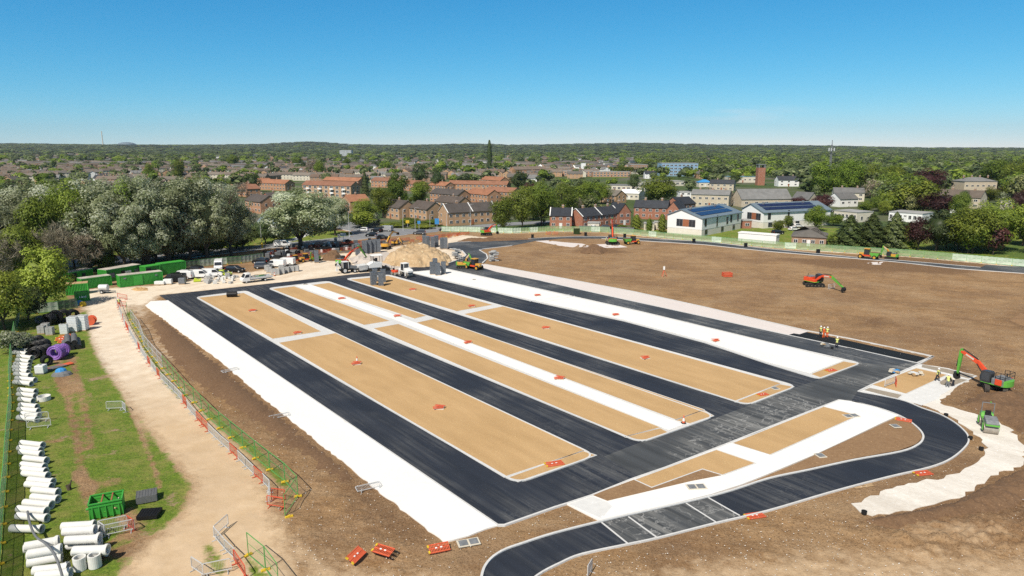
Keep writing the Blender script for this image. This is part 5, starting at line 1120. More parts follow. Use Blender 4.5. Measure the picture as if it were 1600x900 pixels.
# ================================================================ plant
def tracks(t,L,Wd,hh,gauge,rot):
    for s in(-1,1):
        mb=MB(); r=hh/2; n=8; pts=[(L/2-r+r*math.cos(a),r+r*math.sin(a)) for a in [math.pi/2-math.pi*k/n for k in range(n+1)]]+[(-L/2+r+r*math.cos(a),r+r*math.sin(a)) for a in [-math.pi/2-math.pi*k/n for k in range(n+1)]]
        mb.T=Matrix.Rotation(rot,4,'Z'); mb.prof(pts,Wd/2,'rubber',y0=s*gauge/2); m=len(pts)
        for i in range(m):
            a=pts[i];b=pts[(i+1)%m]; l=math.hypot(b[0]-a[0],b[1]-a[1]); k=max(1,int(l/.22))
            for j in range(k): f=(j+.5)/k; x=a[0]+(b[0]-a[0])*f; z=a[1]+(b[1]-a[1])*f; mb.box((x,s*gauge/2,z),(.07,Wd*1.02,.05),'track_steel',ry=-math.atan2(b[1]-a[1],b[0]-a[0]))
        for k in range(5): mb.cyl((-L*.36+k*L*.18,s*(gauge/2-Wd*.52),r*.8),(-L*.36+k*L*.18,s*(gauge/2+Wd*.52),r*.8),r*.38,'track_steel',n=8)
        obj('track',mb,parent=t)
    mb=MB(); mb.T=Matrix.Rotation(rot,4,'Z'); mb.box((0,0,hh*.6),(L*.4,gauge,hh*.35)); mb.cyl((0,0,hh*.6),(0,0,hh*1.15),gauge*.3,n=14); obj('undercarriage',mb,'machine_black',t)
def slab_arm(mb,pts,w,m,y0=0.):
    """pts = centreline [(x,z,thickness)]"""
    up=[];dn=[]
    for i,(x,z,th) in enumerate(pts):
        a=pts[max(0,i-1)];b=pts[min(len(pts)-1,i+1)]; dx,dz=b[0]-a[0],b[1]-a[1]; l=math.hypot(dx,dz); nx_,nz=-dz/l,dx/l; up.append((x+nx_*th/2,z+nz*th/2)); dn.append((x-nx_*th/2,z-nz*th/2))
    n=len(up)
    for i in range(n-1): mb.prof([dn[i],dn[i+1],up[i+1],up[i]],w/2,m,y0=y0)
def excavator(label,base,tip,s,kh,kf,body,stickc,boomc,trackrot=None,counter=None,tip_h=.3,rail=None,lean=0):
    """base/tip pixels on the ground; s scale (1 = 14 tonne); kh knee height (m); kf knee position along the reach"""
    a=at(*base);b=at(*tip); d=b-a; t=thing('excavator',label,'excavator',a,math.atan2(d.y,d.x)); reach=d.length
    tr=(trackrot if trackrot is not None else 0)-t.rotation_euler.z if trackrot is not None else 0
    tracks(t,3.7*s,.55*s,.8*s,1.95*s,tr)
    mb=MB(); mb.box((-.85*s,0,1.45*s),(1.5*s,2.3*s,.85*s)); mb.box((.45*s,-.75*s,1.3*s),(1.3*s,.75*s,.55*s)); mb.box((-.1*s,0,1.02*s),(2.7*s,2.34*s,.13*s),stickc); obj('engine_house',mb,body,t,bevel=.04*s)
    mb=MB(); pts=[(-1.45*s-.6*s*math.cos(a_),1.17*s*math.sin(a_)) for a_ in [-math.pi/2+math.pi*k/8 for k in range(9)]]; mb.ngon(pts,1.0*s,1.8*s); obj('counterweight',mb,counter or stickc,t,bevel=.05*s)
    mb=MB(); mb.prof([(0.1*s,1.05*s),(1.3*s,1.05*s),(1.42*s,1.7*s),(1.2*s,2.55*s),(.2*s,2.6*s),(.0*s,2.4*s)],.48*s,y0=.7*s); cb=obj('cab',mb,'cab_dark',t,bevel=.04*s)
    for yy in(.205*s,1.195*s): g_=MB(); g_.add([(.15*s,yy,1.3*s),(1.3*s,yy,1.4*s),(1.14*s,yy,2.46*s),(.2*s,yy,2.46*s)],[(0,1,2,3)]); obj('window',g_,'glass_dark',cb)
    mb=MB(); mb.box((-.8*s,.0,1.95*s),(1.2*s,1.6*s,.22*s),'machine_grey'); mb.cyl((-1.1*s,-.5*s,1.9*s),(-1.1*s,-.5*s,2.5*s),.07*s,'machine_black'); obj('engine_cover',mb,parent=t)
    mb=MB(); rc=rail or 'machine_black'; 
    for x in(-1.7*s,-1.1*s,-.5*s):
        for y in(-1.05*s,1.05*s): mb.bar((x,y,1.85*s),(x,y,2.75*s),.05*s)
    for z in(2.3*s,2.75*s):
        for y in(-1.05*s,1.05*s): mb.bar((-1.7*s,y,z),(-.5*s,y,z),.05*s)
        mb.bar((-1.7*s,-1.05*s,z),(-1.7*s,1.05*s,z),.05*s)
    obj('handrail',mb,rc,t)
    # boom
    foot=(.55*s,1.35*s); kx=reach*kf; knee=(kx,kh); mid=(foot[0]+(kx-foot[0])*.45,foot[1]+(kh-foot[1])*.45+.55*s*(1 if kh>2 else .6))
    mb=MB(); slab_arm(mb,[(foot[0],foot[1],.38*s),((foot[0]+mid[0])/2,(foot[1]+mid[1])/2+.12*s,.48*s),(mid[0],mid[1],.5*s),((mid[0]+kx)/2,(mid[1]+kh)/2+.04*s,.38*s),(kx,kh,.3*s)],.34*s,None); bo=obj('boom',mb,boomc,t)
    mb=MB()
    for yy in(-.28*s,.28*s): mb.cyl((foot[0]+.45*s,yy,1.15*s),(mid[0],yy,mid[1]-.15*s),.075*s,'machine_black',n=8)
    mb.cyl((mid[0],0,mid[1]+.42*s),(kx-.2*s,0,kh+.38*s),.07*s,'machine_black',n=8); obj('hydraulic_ram',mb,parent=bo)
    lb=MB(); dx,dz=kx-mid[0],kh-mid[1]; an=math.atan2(dz,dx)
    for yy in(-.185*s,.185*s): lb.box(((mid[0]+kx)/2-.1*s,yy,(mid[1]+kh)/2+.02*s),(1.2*s,.02,.22*s),ry=-an)
    obj('lettering_panel',lb,'render_cream',bo)
    bx=reach; bz=tip_h+.65*s; ex=kx+(kx-bx)*.18; ez=kh+(kh-bz)*.12
    mb=MB(); slab_arm(mb,[(ex,ez,.2*s),(kx,kh,.46*s),(kx+(bx-kx)*.4,kh+(bz-kh)*.4,.4*s),(bx,bz,.2*s)],.28*s,None); st=obj('dipper_arm',mb,stickc,t)
    mb=MB(); ox=(bx-kx)/max(.3,reach)*.0+.32*s; mb.cyl((kx+ox*.6,0,kh+.1*s),(kx+(bx-kx)*.7+ox,0,kh+(bz-kh)*.7),.06*s,'machine_black',n=8); obj('hydraulic_ram',mb,parent=st)
    mb=MB(); n=7; arc=[(bx-.05*s+.45*s*math.cos(a_)*-1*0+.42*s*math.cos(a_),bz-.32*s+.42*s*math.sin(a_)) for a_ in [math.pi*.5-math.pi*1.15*k/n for k in range(n+1)]]
    for i in range(n): mb.prof([arc[i],arc[i+1],(arc[i+1][0]-.0,arc[i+1][1]+.04*s),(arc[i][0],arc[i][1]+.04*s)],.42*s)
    for yy in(-.42*s,.42*s): mb.add([(x,yy,z) for x,z in arc],[tuple(range(n+1))])
    obj('bucket',mb,'machine_black',t); return t
G,O,Y_='machine_green','machine_orange','machine_yellow'
excavator('large orange boomed excavator with green dipper working beside the gravel island',(1553,609),(1495,592),.98,4.0,.97,'machine_grey',G,O,trackrot=math.radians(-118),tip_h=.2)
_e=[o for o in col.objects if o.name.startswith('excavator') and o.parent is None][-1]; obj('side_panel',MB().box((-1.0,1.22,1.5),(.8,.06,.75)).box((-1.0,-1.22,1.5),(.8,.06,.75)),O,_e)
excavator('orange and green excavator standing in the brown field, timber crate on its back',(1271,447),(1317,457),1.12,2.9,.60,O,G,O,trackrot=math.radians(-8),rail='wood',counter=O)
excavator('orange boomed excavator with green rear by the aggregate, arm arched towards the paver',(536,415),(573,407),1.0,4.2,.70,O,G,O,trackrot=math.radians(0),counter=G)
excavator('excavator with orange boom working by the far hoarding left of the ring road',(760,367.5),(777,366),1.1,3.6,.9,O,G,O,trackrot=math.radians(0),counter=G)
excavator('excavator seen from behind beside the ring road, orange boom raised',(957,382),(955,371),1.2,7.,.75,O,G,O,trackrot=math.radians(0),counter=G,tip_h=3.)
excavator('small yellow and green digger beside the yellow tractor on the ring road',(1393,405),(1376,403),.85,3.4,.85,Y_,G,Y_,counter=G)
excavator('yellow excavator with raised boom behind the dark stacks',(603,389),(622,378),1.,4.2,.6,Y_,Y_,Y_,tip_h=2.5)
excavator('yellow and green digger on the link road behind the yellow dumper',(724,419),(741,419),.95,3.6,.55,Y_,G,Y_,counter=G)
excavator('lime green and orange mini excavator by the black drums left of the stone stacks',(494,408),(485,410),.7,2.6,.8,G,G,O)
excavator('small yellow excavator arm down behind the orange mesh by the junction',(618,383),(628,383),.7,2.4,.6,Y_,Y_,Y_)
def tractor(label,base,nose,s=1.,body=Y_,tail=G,name='dumper',cat='dumper'):
    t=thing(name,label,cat,at(*base),yaw(base,nose))
    mb=MB(); mb.box((1.2*s,0,1.25*s),(1.7*s,1.0*s,.8*s)); mb.box((0,0,.95*s),(2.6*s,1.3*s,.4*s),'machine_orange'); obj('bonnet',mb,body,t,bevel=.06)
    mb=MB(); mb.box((.0,0,2.0*s),(1.2*s,1.3*s,1.5*s),tap=.9); cb=obj('cab',mb,'glass_dark',t)
    rb=MB(); rb.box((0,0,2.85*s),(1.5*s,1.5*s,.14*s),body)
    for x in(-.62*s,.62*s):
        for y in(-.67*s,.67*s): rb.bar((x,y,1.2*s),(x*.92,y*.92,2.8*s),.1*s,'machine_black')
    obj('roof',rb,parent=cb)
    mb=MB(); mb.prof([(-3.4*s,1.9*s),(-2.9*s,.9*s),(-1.3*s,.9*s),(-.85*s,1.9*s)],.95*s); mb.box((-2.1*s,0,1.92*s),(2.3*s,1.7*s,.06*s),'dark_soil'); obj('skip',mb,tail,t)
    for x,r in((1.5,.62),(-2.2,.6)):
        for y in(-1,1): wheel(t,x*s,y*.85*s,r*s,.4*s,rim='machine_yellow')
    for y in(-1,1): mb=MB(); mb.box((2.08*s,y*.35*s,1.3*s),(.08,.2,.2)); obj('headlight',mb,'lamp_clear',t)
    return t
tractor('yellow dumper with green skip, dusty cab, on the link road',(742,421),(748,422)); tractor('yellow dumper with green skip beside the ring road',(989,381.5),(996,381.2)); 
tractor('yellow tractor with green front loader on the right part of the ring road',(1354,404),(1346,403.2))
tractor('yellow forward tipping dumper by the black pallets',(478,409),(470,410),.8,Y_,Y_)
tractor('small yellow site loader at the left end of the orange mesh',(330,404) if False else (462,410),(455,411),.7,Y_,Y_)
# tandem roller
def roller(label,base,nose,s,body,hood,cabbed,drumm='steel_drum'):
    t=thing('road_roller',label,'road roller',at(*base),yaw(base,nose))
    for x in(1.25*s,-1.25*s):
        mb=MB(); mb.cyl((x,-.75*s,.6*s),(x,.75*s,.6*s),.6*s,drumm,n=28); 
        for y in(-.755,.755): mb.cyl((x,y*s,.6*s),(x,y*s*1.01,.6*s),.42*s,'machine_black',n=16)
        dr=obj('drum',mb,parent=t)
        mb=MB(); 
        for y in(-.82,.82): mb=MB(); mb.box((x,y*s,.8*s),(.35*s,.1*s,.8*s)); obj('drum_fork',mb,body,t)
    mb=MB(); mb.prof([(.35*s,1.0*s),(2.0*s,1.05*s),(2.05*s,1.5*s),(1.7*s,1.75*s),(.4*s,1.95*s)],.66*s); obj('bonnet',mb,hood,t,bevel=.08)
    mb=MB(); mb.prof([(-1.9*s,1.15*s),(.35*s,1.05*s),(.35*s,1.35*s),(-.9*s,1.3*s),(-1.1*s,1.7*s),(-1.8*s,1.7*s)],.66*s); obj('chassis',mb,body,t,bevel=.04); mb=MB(); mb.box((1.2*s,0,1.25*s),(1.72*s,1.36*s,.2*s)); obj('side_stripe',mb,body,t)
    if cabbed:
        mb=MB(); mb.box((-.3*s,0,2.1*s),(1.3*s,1.3*s,1.4*s),tap=.92); cb=obj('cab',mb,'glass_dark',t); rb=MB(); rb.box((-.3*s,0,2.85*s),(1.4*s,1.35*s,.14*s))
        for x in(-.95,.35):
            for y in(-.64,.64): rb.bar((x*s,y*s,1.4*s),(x*s*.95,y*s*.94,2.8*s),.09*s)
        obj('roof',rb,'render_white',cb)
    else:
        mb=MB(); mb.box((-.55*s,0,1.5*s),(.5*s,.6*s,.35*s)); mb.box((-.82*s,0,1.85*s),(.14*s,.6*s,.6*s)); obj('seat',mb,'machine_black',t)
        mb=MB()
        for y in(-.62,.62): mb.bar((-1.2*s,y*s,1.5*s),(-1.15*s,y*s,3.0*s),.08*s)
        mb.bar((-1.15*s,-.66*s,3.*s),(-1.15*s,.66*s,3.*s),.08*s); obj('roll_bar',mb,'machine_grey',t)
        mb=MB(); mb.cyl((-1.15*s,.2*s,3.03*s),(-1.15*s,.2*s,3.18*s),.07*s); obj('beacon',mb,'machine_green',t)
        mb=MB(); mb.cyl((.1*s,0,1.75*s),(.0*s,0,1.82*s),.25*s,n=14); mb.bar((.3*s,0,1.4*s),(.05*s,0,1.78*s),.06*s); obj('steering_wheel',mb,'machine_black',t)
    return t
roller('green tandem roller with grey bonnet on the pale stone path',(1543,671),(1550,683),.93,G,'machine_grey',False)
roller('white roller with glass cab and steel drums on the tarmac by the dark stacks',(634,432),(645,435),1.15,'machine_white','machine_white',True)
t=thing('small_roller','little orange roller tucked behind the white cabbed roller','road roller',at(617,430),yaw((617,430),(625,432))); mb=MB(); mb.cyl((.7,-.5,.45),(.7,.5,.45),.45,'steel_drum',n=18); mb.cyl((-.7,-.5,.45),(-.7,.5,.45),.45,'steel_drum',n=18); obj('drum',mb,parent=t); mb=MB(); mb.box((0,0,1.0),(1.9,.9,.6)); mb.box((-.5,0,1.5),(.3,.5,.5),'machine_black'); obj('body',mb,O,t,bevel=.05)
mb=MB(); mb.bar((-.8,-.42,1.2),(-.8,-.42,2.3),.07); mb.bar((-.8,.42,1.2),(-.8,.42,2.3),.07); mb.bar((-.8,-.42,2.3),(-.8,.42,2.3),.07); obj('roll_bar',mb,'machine_grey',t)
# paver
t=thing('asphalt_paver','white road paver with canopy roof and dark tracks beside the car park','paver',at(584,423),yaw((584,423),(560,425)))
tracks(t,3.4,.5,.9,2.0,0); mb=MB(); mb.prof([(-1.9,.9),(1.6,.9),(1.9,1.6),(.6,2.3),(-.3,2.5),(-1.9,2.2)],1.1); obj('body',mb,'machine_white',t,bevel=.07)
mb=MB()
for s in(-1,1): mb.add([(1.7,s*1.0,.6),(4.0,s*1.3,.55),(4.3,s*1.5,1.7),(1.8,s*1.3,1.9)],[(0,1,2,3)]); mb.box((2.95,s*.6,.6),(2.3,1.2,.08),'machine_black')
mb.box((1.75,0,1.1),(.1,2.4,1.2),'machine_black'); mb.box((4.1,0,.6),(.2,2.6,.3),'machine_black'); obj('hopper',mb,'machine_white',t)
mb=MB(); mb.box((-.8,0,4.0),(2.9,2.4,.16)); obj('canopy',mb,'render_white',t,bevel=.05); mb=MB(); [mb.bar((x,y,2.3),(x,y,3.95),.09) for x in(-2.,.3) for y in(-1.05,1.05)]; mb.box((-.9,-.5,2.75),(.5,.5,.9)); mb.box((-.4,.2,2.8),(.4,1.4,.5)); obj('control_station',mb,'machine_black',t)
mb=MB(); mb.box((-3.2,0,.4),(1.1,3.4,.7)); mb.bar((-2.2,-1.2,1.2),(-3.2,-1.2,.6),.2); mb.bar((-2.2,1.2,1.2),(-3.2,1.2,.6),.2); mb.box((-3.6,0,.9),(.4,3.2,.1),'machine_grey'); obj('screed',mb,'machine_black',t)
# backhoe
t=thing('backhoe_loader','dark grey and white backhoe loader in front of the paver','loader',at(545,426),yaw((545,426),(556,425)))
mb=MB(); mb.prof([(-.4,1.0),(2.0,1.0),(2.1,1.6),(.4,1.9),(-.4,1.9)],.5); mb.box((-.6,0,.9),(3.6,1.,.4),'machine_black'); obj('bonnet',mb,'machine_grey',t,bevel=.05)
mb=MB(); mb.box((-.9,0,2.0),(1.4,1.6,1.6),tap=.9); cb=obj('cab',mb,'glass_dark',t); rb=MB(); rb.box((-.9,0,2.9),(1.6,1.7,.14)); [rb.bar((x,y,1.2),(x,y*.93,2.9),.1) for x in(-1.6,-.2) for y in(-.8,.8)]; obj('roof',rb,'machine_white',cb)
for x,r in((1.3,.5),(-1.2,.75)):
    for y in(-1,1): wheel(t,x,y*.85,r,.4)
mb=MB(); mb.bar((0,-.6,1.5),(2.6,-.6,.7),.16); mb.bar((0,.6,1.5),(2.6,.6,.7),.16); mb.prof([(2.6,.3),(3.3,.2),(3.3,.3),(2.75,.5),(2.75,1.0),(2.6,1.0)],1.1); obj('front_shovel',mb,'machine_grey',t)
mb=MB(); slab_arm(mb,[(-2.0,1.2,.3),(-2.9,2.9,.35),(-2.5,3.2,.2)],.25,None); slab_arm(mb,[(-2.5,3.2,.2),(-3.1,1.2,.2)],.2,None); mb.box((-3.0,0,.9),(.5,.6,.6)); obj('rear_digger',mb,'machine_white',t)
# ================================================================ cabins
def cabin(label,pl,pr,D,h,roof='cabin_roof',feat='plain',name='site_cabin',cat='cabin'):
    a=at(*pl);b=at(*pr);d=b-a; L=d.length; t=thing(name,label,cat,(a.x,a.y,.0),math.atan2(d.y,d.x)); mb=MB(); mb.box((L/2,D/2,h/2+.1),(L-.1,D-.1,h))
    obj('shell',mb,'paint_green',t)
    mb=MB(); n=int(L/.28)
    for i in range(n):
        for y in(-.0,D): mb.box((L*(i+.5)/n,y,h/2+.12),(.13,.08,h-.35))
    for i in range(int(D/.28)):
        for x in(0,L): mb.box((x,(i+.5)*.28,h/2+.12),(.08,.13,h-.35))
    for x in(0,L):
        for y in(0,D): mb.box((x,y,h/2+.1),(.16,.16,h+.06))
    for z in(.12,h+.08):
        for y in(0,D): mb.box((L/2,y,z),(L,.14,.14))
        for x in(0,L): mb.box((x,D/2,z),(.14,D,.14))
    obj('corrugated_side' if feat!='flat' else 'frame',mb,'paint_green',t)
    mb=MB(); mb.box((L/2,D/2,h+.19),(L+.05,D+.05,.07)); 
    for k in range(int(L/1.2)): mb.box((.6+k*1.2,D/2,h+.24),(.06,D,.04))
    obj('roof',mb,roof,t)
    def panel(nm,x,w,z,hh,m):
        p=MB(); p.box((0,0,0),(w,.1,hh),m); obj(nm,p,parent=t,loc=(x,-.07,z))
    if feat=='office':
        panel('shutter',L*.14,1.3,1.45,1.1,'machine_grey'); panel('door',L*.46,.9,1.15,2.0,'machine_black'); panel('notice_board',L*.60,1.6,1.4,1.0,'render_white'); panel('shutter',L*.86,1.3,1.45,1.1,'machine_grey')
    if feat=='door': panel('door',L*.2,1.2,1.2,2.1,'machine_black'); panel('window',L*.6,.9,1.5,.8,'glass_dark')
    if feat=='doors': panel('door',L*.42,1.9,1.25,2.2,'paint_green'); panel('vent',L*.12,.5,2.0,.3,'machine_grey'); panel('vent',L*.85,.5,2.0,.3,'machine_grey')
    if feat=='sign':
        for i,x in enumerate((.28,.42,.5,.62,.74)): panel('sign',L*x,L*.07,h*.55,h*.18,'render_white')
    return t
cabin('long green cabin at the front with pale roof and double door',(188,449.5),(255,441.5),2.5,2.5,feat='doors')
cabin('long green office cabin at the back with shutters and a notice board',(168,441),(222,431),3,2.7,feat='office')
cabin('green container at the right end beside the parked vans',(252,430),(291,424.5),2.5,2.6,roof='paint_green')
cabin('green container between the office cabin and the rightmost container',(229,434),(251,430.5),2.5,2.5,feat='door',roof='paint_green')
cabin('small green cabin with dark open doorway at the far left of the compound',(110,443),(146,436),2.5,2.4,feat='door')  # open doorway is a flat black panel, the shade inside put into its colour
cabin('green corrugated container left of the front cabin',(129,452.5),(175,446),2.5,2.2)
cabin('green container half hidden by the lime bush behind the sign box',(104,462),(138.5,459),2.5,2.2,roof='wood')
cabin('low green box with white lettering beside the container at the entrance',(119,472),(140.5,469.5),1.6,1.7,feat='sign',roof='paint_green',name='sign_box',cat='box')
# towable tank
t=thing('water_bowser','grey towable tank on two wheels in front of the green cabins','trailer',at(163,458),0.1); mb=MB(); mb.cyl((-.9,0,1.25),(.9,0,1.25),.7,n=18); obj('tank',mb,'galvanised',t,bevel=.08); mb=MB(); mb.box((0,0,.5),(2.4,1.1,.12)); mb.bar((1.2,0,.5),(2.4,0,.5),.1); mb.bar((2.3,0,.5),(2.3,0,0),.08); obj('chassis',mb,'machine_grey',t)
for y in(-.7,.7): wheel(t,-.2,y,.36,.2)
# ================================================================ street lamps and signs beyond
def lamp(x,yb,yt,label,tier=False):
    h=hgt(yb,yt); t=thing('street_lamp',label,'street lamp',at(x,yb),random.uniform(-.3,.3)); mb=MB(); mb.cyl((0,0,0),(0,0,1.4),.11); mb.cyl((0,0,1.4),(0,0,h),.075,r2=.05); mb.bar((0,0,h),(1.2,0,h+.15),.07); obj('post',mb,'galvanised',t); mb=MB(); mb.box((1.3,0,h+.15),(.7,.26,.12)); obj('lamp_head',mb,'machine_grey',t); return t
for x,yb,yt,l in ((409,385,343,'street lamp left of the great lone silver tree'),(546,371,330,'street lamp between the two silver trees and the white car'),(630,361,327,'tall street lamp left of the blue road signs'),(649,366,324,'tall street lamp nearest the blue road signs'),(698,356,333,'street lamp in front of the left gable of the brown terrace'),(735,353,319,'street lamp in front of the middle of the brown terrace'),(672,358,335,'street lamp by the low hedge'),(790,240+12,234,'pale thin lamp post right of the tall columnar poplar')): lamp(x,yb,yt,l)
t=thing('street_lamp','street lamp with yellow band right of the tree belt','street lamp',at(410,388)); mb=MB(); mb.cyl((0,0,0),(0,0,1.8),.22); obj('band',mb,'foot_yellow',t)
t.name='marker_post'; t['label']='yellow banded post at the foot of the lamp right of the tree belt'; t['category']='post'
def roadsign(x,yb,h,label,face,w=.9,hh=.9):
    t=thing('road_sign',label,'road sign',at(x,yb)); mb=MB(); mb.cyl((0,0,0),(0,0,h),.06); obj('post',mb,'galvanised',t); mb=MB(); mb.box((0,-.08,h-hh/2),(w,.04,hh)); obj('sign_face',mb,face,t)
roadsign(655,363,4.3,'blue round road sign left of the other blue one','tarp_blue',1.1,1.1); roadsign(683,360,4.6,'blue rectangular road sign before the hedge','tarp_blue',1.6,2.2); roadsign(637,355,2.8,'yellow road sign by the right brown gabled house','foot_yellow',1.4,1.2)
roadsign(537,379,3.2,'white square road sign beside the grass verge','render_white',1.8,1.0); roadsign(530,377,2.4,'dark backed road sign on the grass verge','machine_grey',.9,1.2); roadsign(525,385,3.,'dark sign on a post in front of the grass verge','machine_grey',1.,1.6)
# grey garden fence and sheds behind the brick row
kx=[(905,360),(930,361),(960,362),(990,363.5)]
for i in range(3):
    a=at(*kx[i]);b=at(*kx[i+1]); t=thing('garden_fence','grey close boarded garden fence below the red brick row','fence',(a.x,a.y,0),math.atan2(b.y-a.y,b.x-a.x),'garden fences below the brick row'); L=(b-a).length; mb=MB(); mb.box((L/2,0,.95),(L-.1,.06,1.8)); obj('boards',mb,'plastic_grey',t)
    for k in range(4): mb=MB(); mb.box((L*k/3.,.06,1.),(.12,.12,2.1)); obj('post',mb,'machine_grey',t)
for x0,x1,y,l in ((918,936,359,'pale curved roofed shelter before the brick row'),(1006,1022,360,'grey flat roofed garage between the columnar trees'),(1022,1040,358,'pale garage beside the white gabled building')):
    house(l,(x0,y),(x1,y+.4),4,2.6,0,'render_cream','flat_roof','flat',chim=0,wins=1,storeys=1,name='garage',cat='garage')
# ================================================================ fences and barriers
def panel_fn(net,name='netted_fence',frame='fence_green',L=3.4,h=2.0):
    def fn():
        t=thing(name,'x','fence'); mb=MB()
        for x in(0.04,L-.04): mb.bar((x,0,.0),(x,0,h),.05)
        for z in(.12,h-.02): mb.bar((0,0,z),(L,0,z),.05)
        mb.bar((0,0,h*.55),(L,0,h*.55),.025); obj('frame',mb,frame,t)
        mb=MB(); k=6; vs=[(L*i/k,(.05 if i%2 else -.03),z) for z in(.1,h-.05) for i in range(k+1)]; mb.add(vs,[(i,i+1,k+2+i,k+1+i) for i in range(k)]); obj('netting',mb,net,t); return t
    return Rep(fn)
def foot_fn():
    t=thing('ballast_block','x','ballast block'); mb=MB(); mb.box((0,0,.07),(.7,.24,.14),tap=.92); mb.box((0,0,.16),(.2,.22,.06)); obj('block',mb,'foot_yellow',t,bevel=.02); return t
FOOT=Rep(foot_fn)
FP={k:panel_fn('net_'+k) for k in('green','pale','dark','grey')}; MP=panel_fn('mesh_green','mesh_fence'); MG=panel_fn('mesh_grey','mesh_fence','galvanised')
def run_line(pts,step,fn):
    q=[at(*p) for p in pts]; carry=0.; n=0
    seg=[]; 
    for a,b in zip(q,q[1:]): seg.append((a,b,(b-a).length))
    tot=sum(s[2] for s in seg); k=max(1,round(tot/step)); st=tot/k
    def pos(s):
        for a,b,l in seg:
            if s<=l or (a,b,l)==seg[-1]: return a+(b-a)*(s/l)
            s-=l
    for i in range(k): a=pos(i*st);b=pos((i+1)*st); fn(i,a,b,(b-a).length)
def fence(pts,kind,label,group,foot=True,flabel=None,every=1):
    def f(i,a,b,l):
        r=kind(i) if not isinstance(kind,Rep) else kind
        r(a,math.atan2(b.y-a.y,b.x-a.x),label,group,(l/3.42,1,1))
        if foot and i%every==0: FOOT(a,math.atan2(b.y-a.y,b.x-a.x)+math.pi/2+random.uniform(-.2,.2),flabel or 'yellow fence foot under the '+group,'yellow feet of the '+group)
    run_line(pts,3.4,f)
fence([(690,362),(735,362.5),(800,364.5),(862,361.5),(940,362.5),(985,366),(1042,372.5),(1137,380.5),(1200,386.5),(1300,393)],lambda i:FP['pale'] if i<9 or i%7==3 else FP['green'],'green netted hoarding panel along the far side of the ring road','netted hoarding along the far side of the ring road')
fence([(1300,393),(1425,401),(1525,410),(1600,417),(1740,430)],lambda i:FP['green'] if i<9 else FP['pale'],'netted hoarding panel in the right hand stretch before the conifers','netted hoarding before the conifers')
fence([(291,420),(330,415),(380,411),(412,406)],lambda i:FP['dark'] if i%3==0 else FP['grey'],'grey green netted hoarding panel behind the parked vans','netted hoarding behind the parked vans')
fence([(26,519),(32,492),(61,490),(95,486),(122,481)],lambda i:FP['dark'] if i%3!=2 else FP['grey'],'dark netted hoarding panel behind the pipe coils','dark hoarding behind the pipe coils')
fence([(24,519),(20,545),(17,581),(16,600),(18,634),(14,680),(11,726),(9,760),(5,800),(2,847),(-2,900),(-8,960)],lambda i:FP['green'],'green netted fence panel along the left edge of the lawn','green netted fence at the left edge')
fence([(205,500),(219,520),(226,542),(240,559),(255,576)],MG,'grey wire fence panel at the far end of the haul road fence','grey wire fence by the haul road')
fence([(255,576),(272,596),(290,619),(305.6,631),(328.5,657),(363.6,686),(401,718),(446,754),(466,776)],MP,'bright green wire fence panel beside the haul road','green wire fence beside the haul road')
MP(at(466,776),yaw((466,776),(446,806)),'last green wire fence panel turned towards the camera at the end of the run',None); FOOT(at(466,776),.3,'yellow foot at the corner of the green wire fence'); FOOT(at(452,808),.5,'yellow foot under the last turned panel of the green wire fence')
fence([(200,490),(203,500)],MP,'short green wire panel beside the man in the haul road',None,False) if False else None
MP(at(199,489),yaw((199,489),(199.5,496)),'lone green wire panel beside the man at the top of the haul road',None,(.6,1,1.05))
fence([(388,868),(408,884),(424,900),(436,920)],MP,'green wire fence panel in the bottom left corner by the haul road','green wire fence at the bottom edge')
def barrier_fn(m):
    def fn():
        t=thing('crowd_barrier','x','barrier'); mb=MB(); L=2.3
        pts=[(0,.2),(0,1.0),(.08,1.1),(L-.08,1.1),(L,1.0),(L,.2)]
        for a,b in zip(pts,pts[1:]): mb.bar((a[0],0,a[1]),(b[0],0,b[1]),.055)
        mb.bar((0,0,.25),(L,0,.25),.05)
        for i in range(1,18): mb.bar((L*i/18,0,.25),(L*i/18,0,1.08),.014)
        obj('frame',mb,m,t)
        for x in(.3,L-.3): mb=MB(); mb.bar((x,0,.25),(x,0,.05),.05); mb.bar((x,-.3,.03),(x,.3,.03),.06); obj('foot',mb,m,t)
        return t
    return Rep(fn)
BW=barrier_fn('galvanised'); BR=barrier_fn('barrier_red')
def bar_at(rep,pa,pb,label,group=None): return rep(at(*pa),yaw(pa,pb),label,group,((at(*pb)-at(*pa)).length/2.3,1,1))
redset={3,8,11,12,18,22,25,31,34,35,39}
run_line([(182,470),(184,478),(196,510),(215,543),(230,566),(250,592),(280,622),(300,648),(321,671),(342,692),(364,711),(380,727),(397,744)],2.3,lambda i,a,b,l:(BR if i in redset else BW)(a,math.atan2(b.y-a.y,b.x-a.x),'red crowd barrier in the row beside the haul road' if i in redset else 'white crowd barrier in the row beside the haul road','row of crowd barriers beside the haul road',(l/2.3,1,1)))
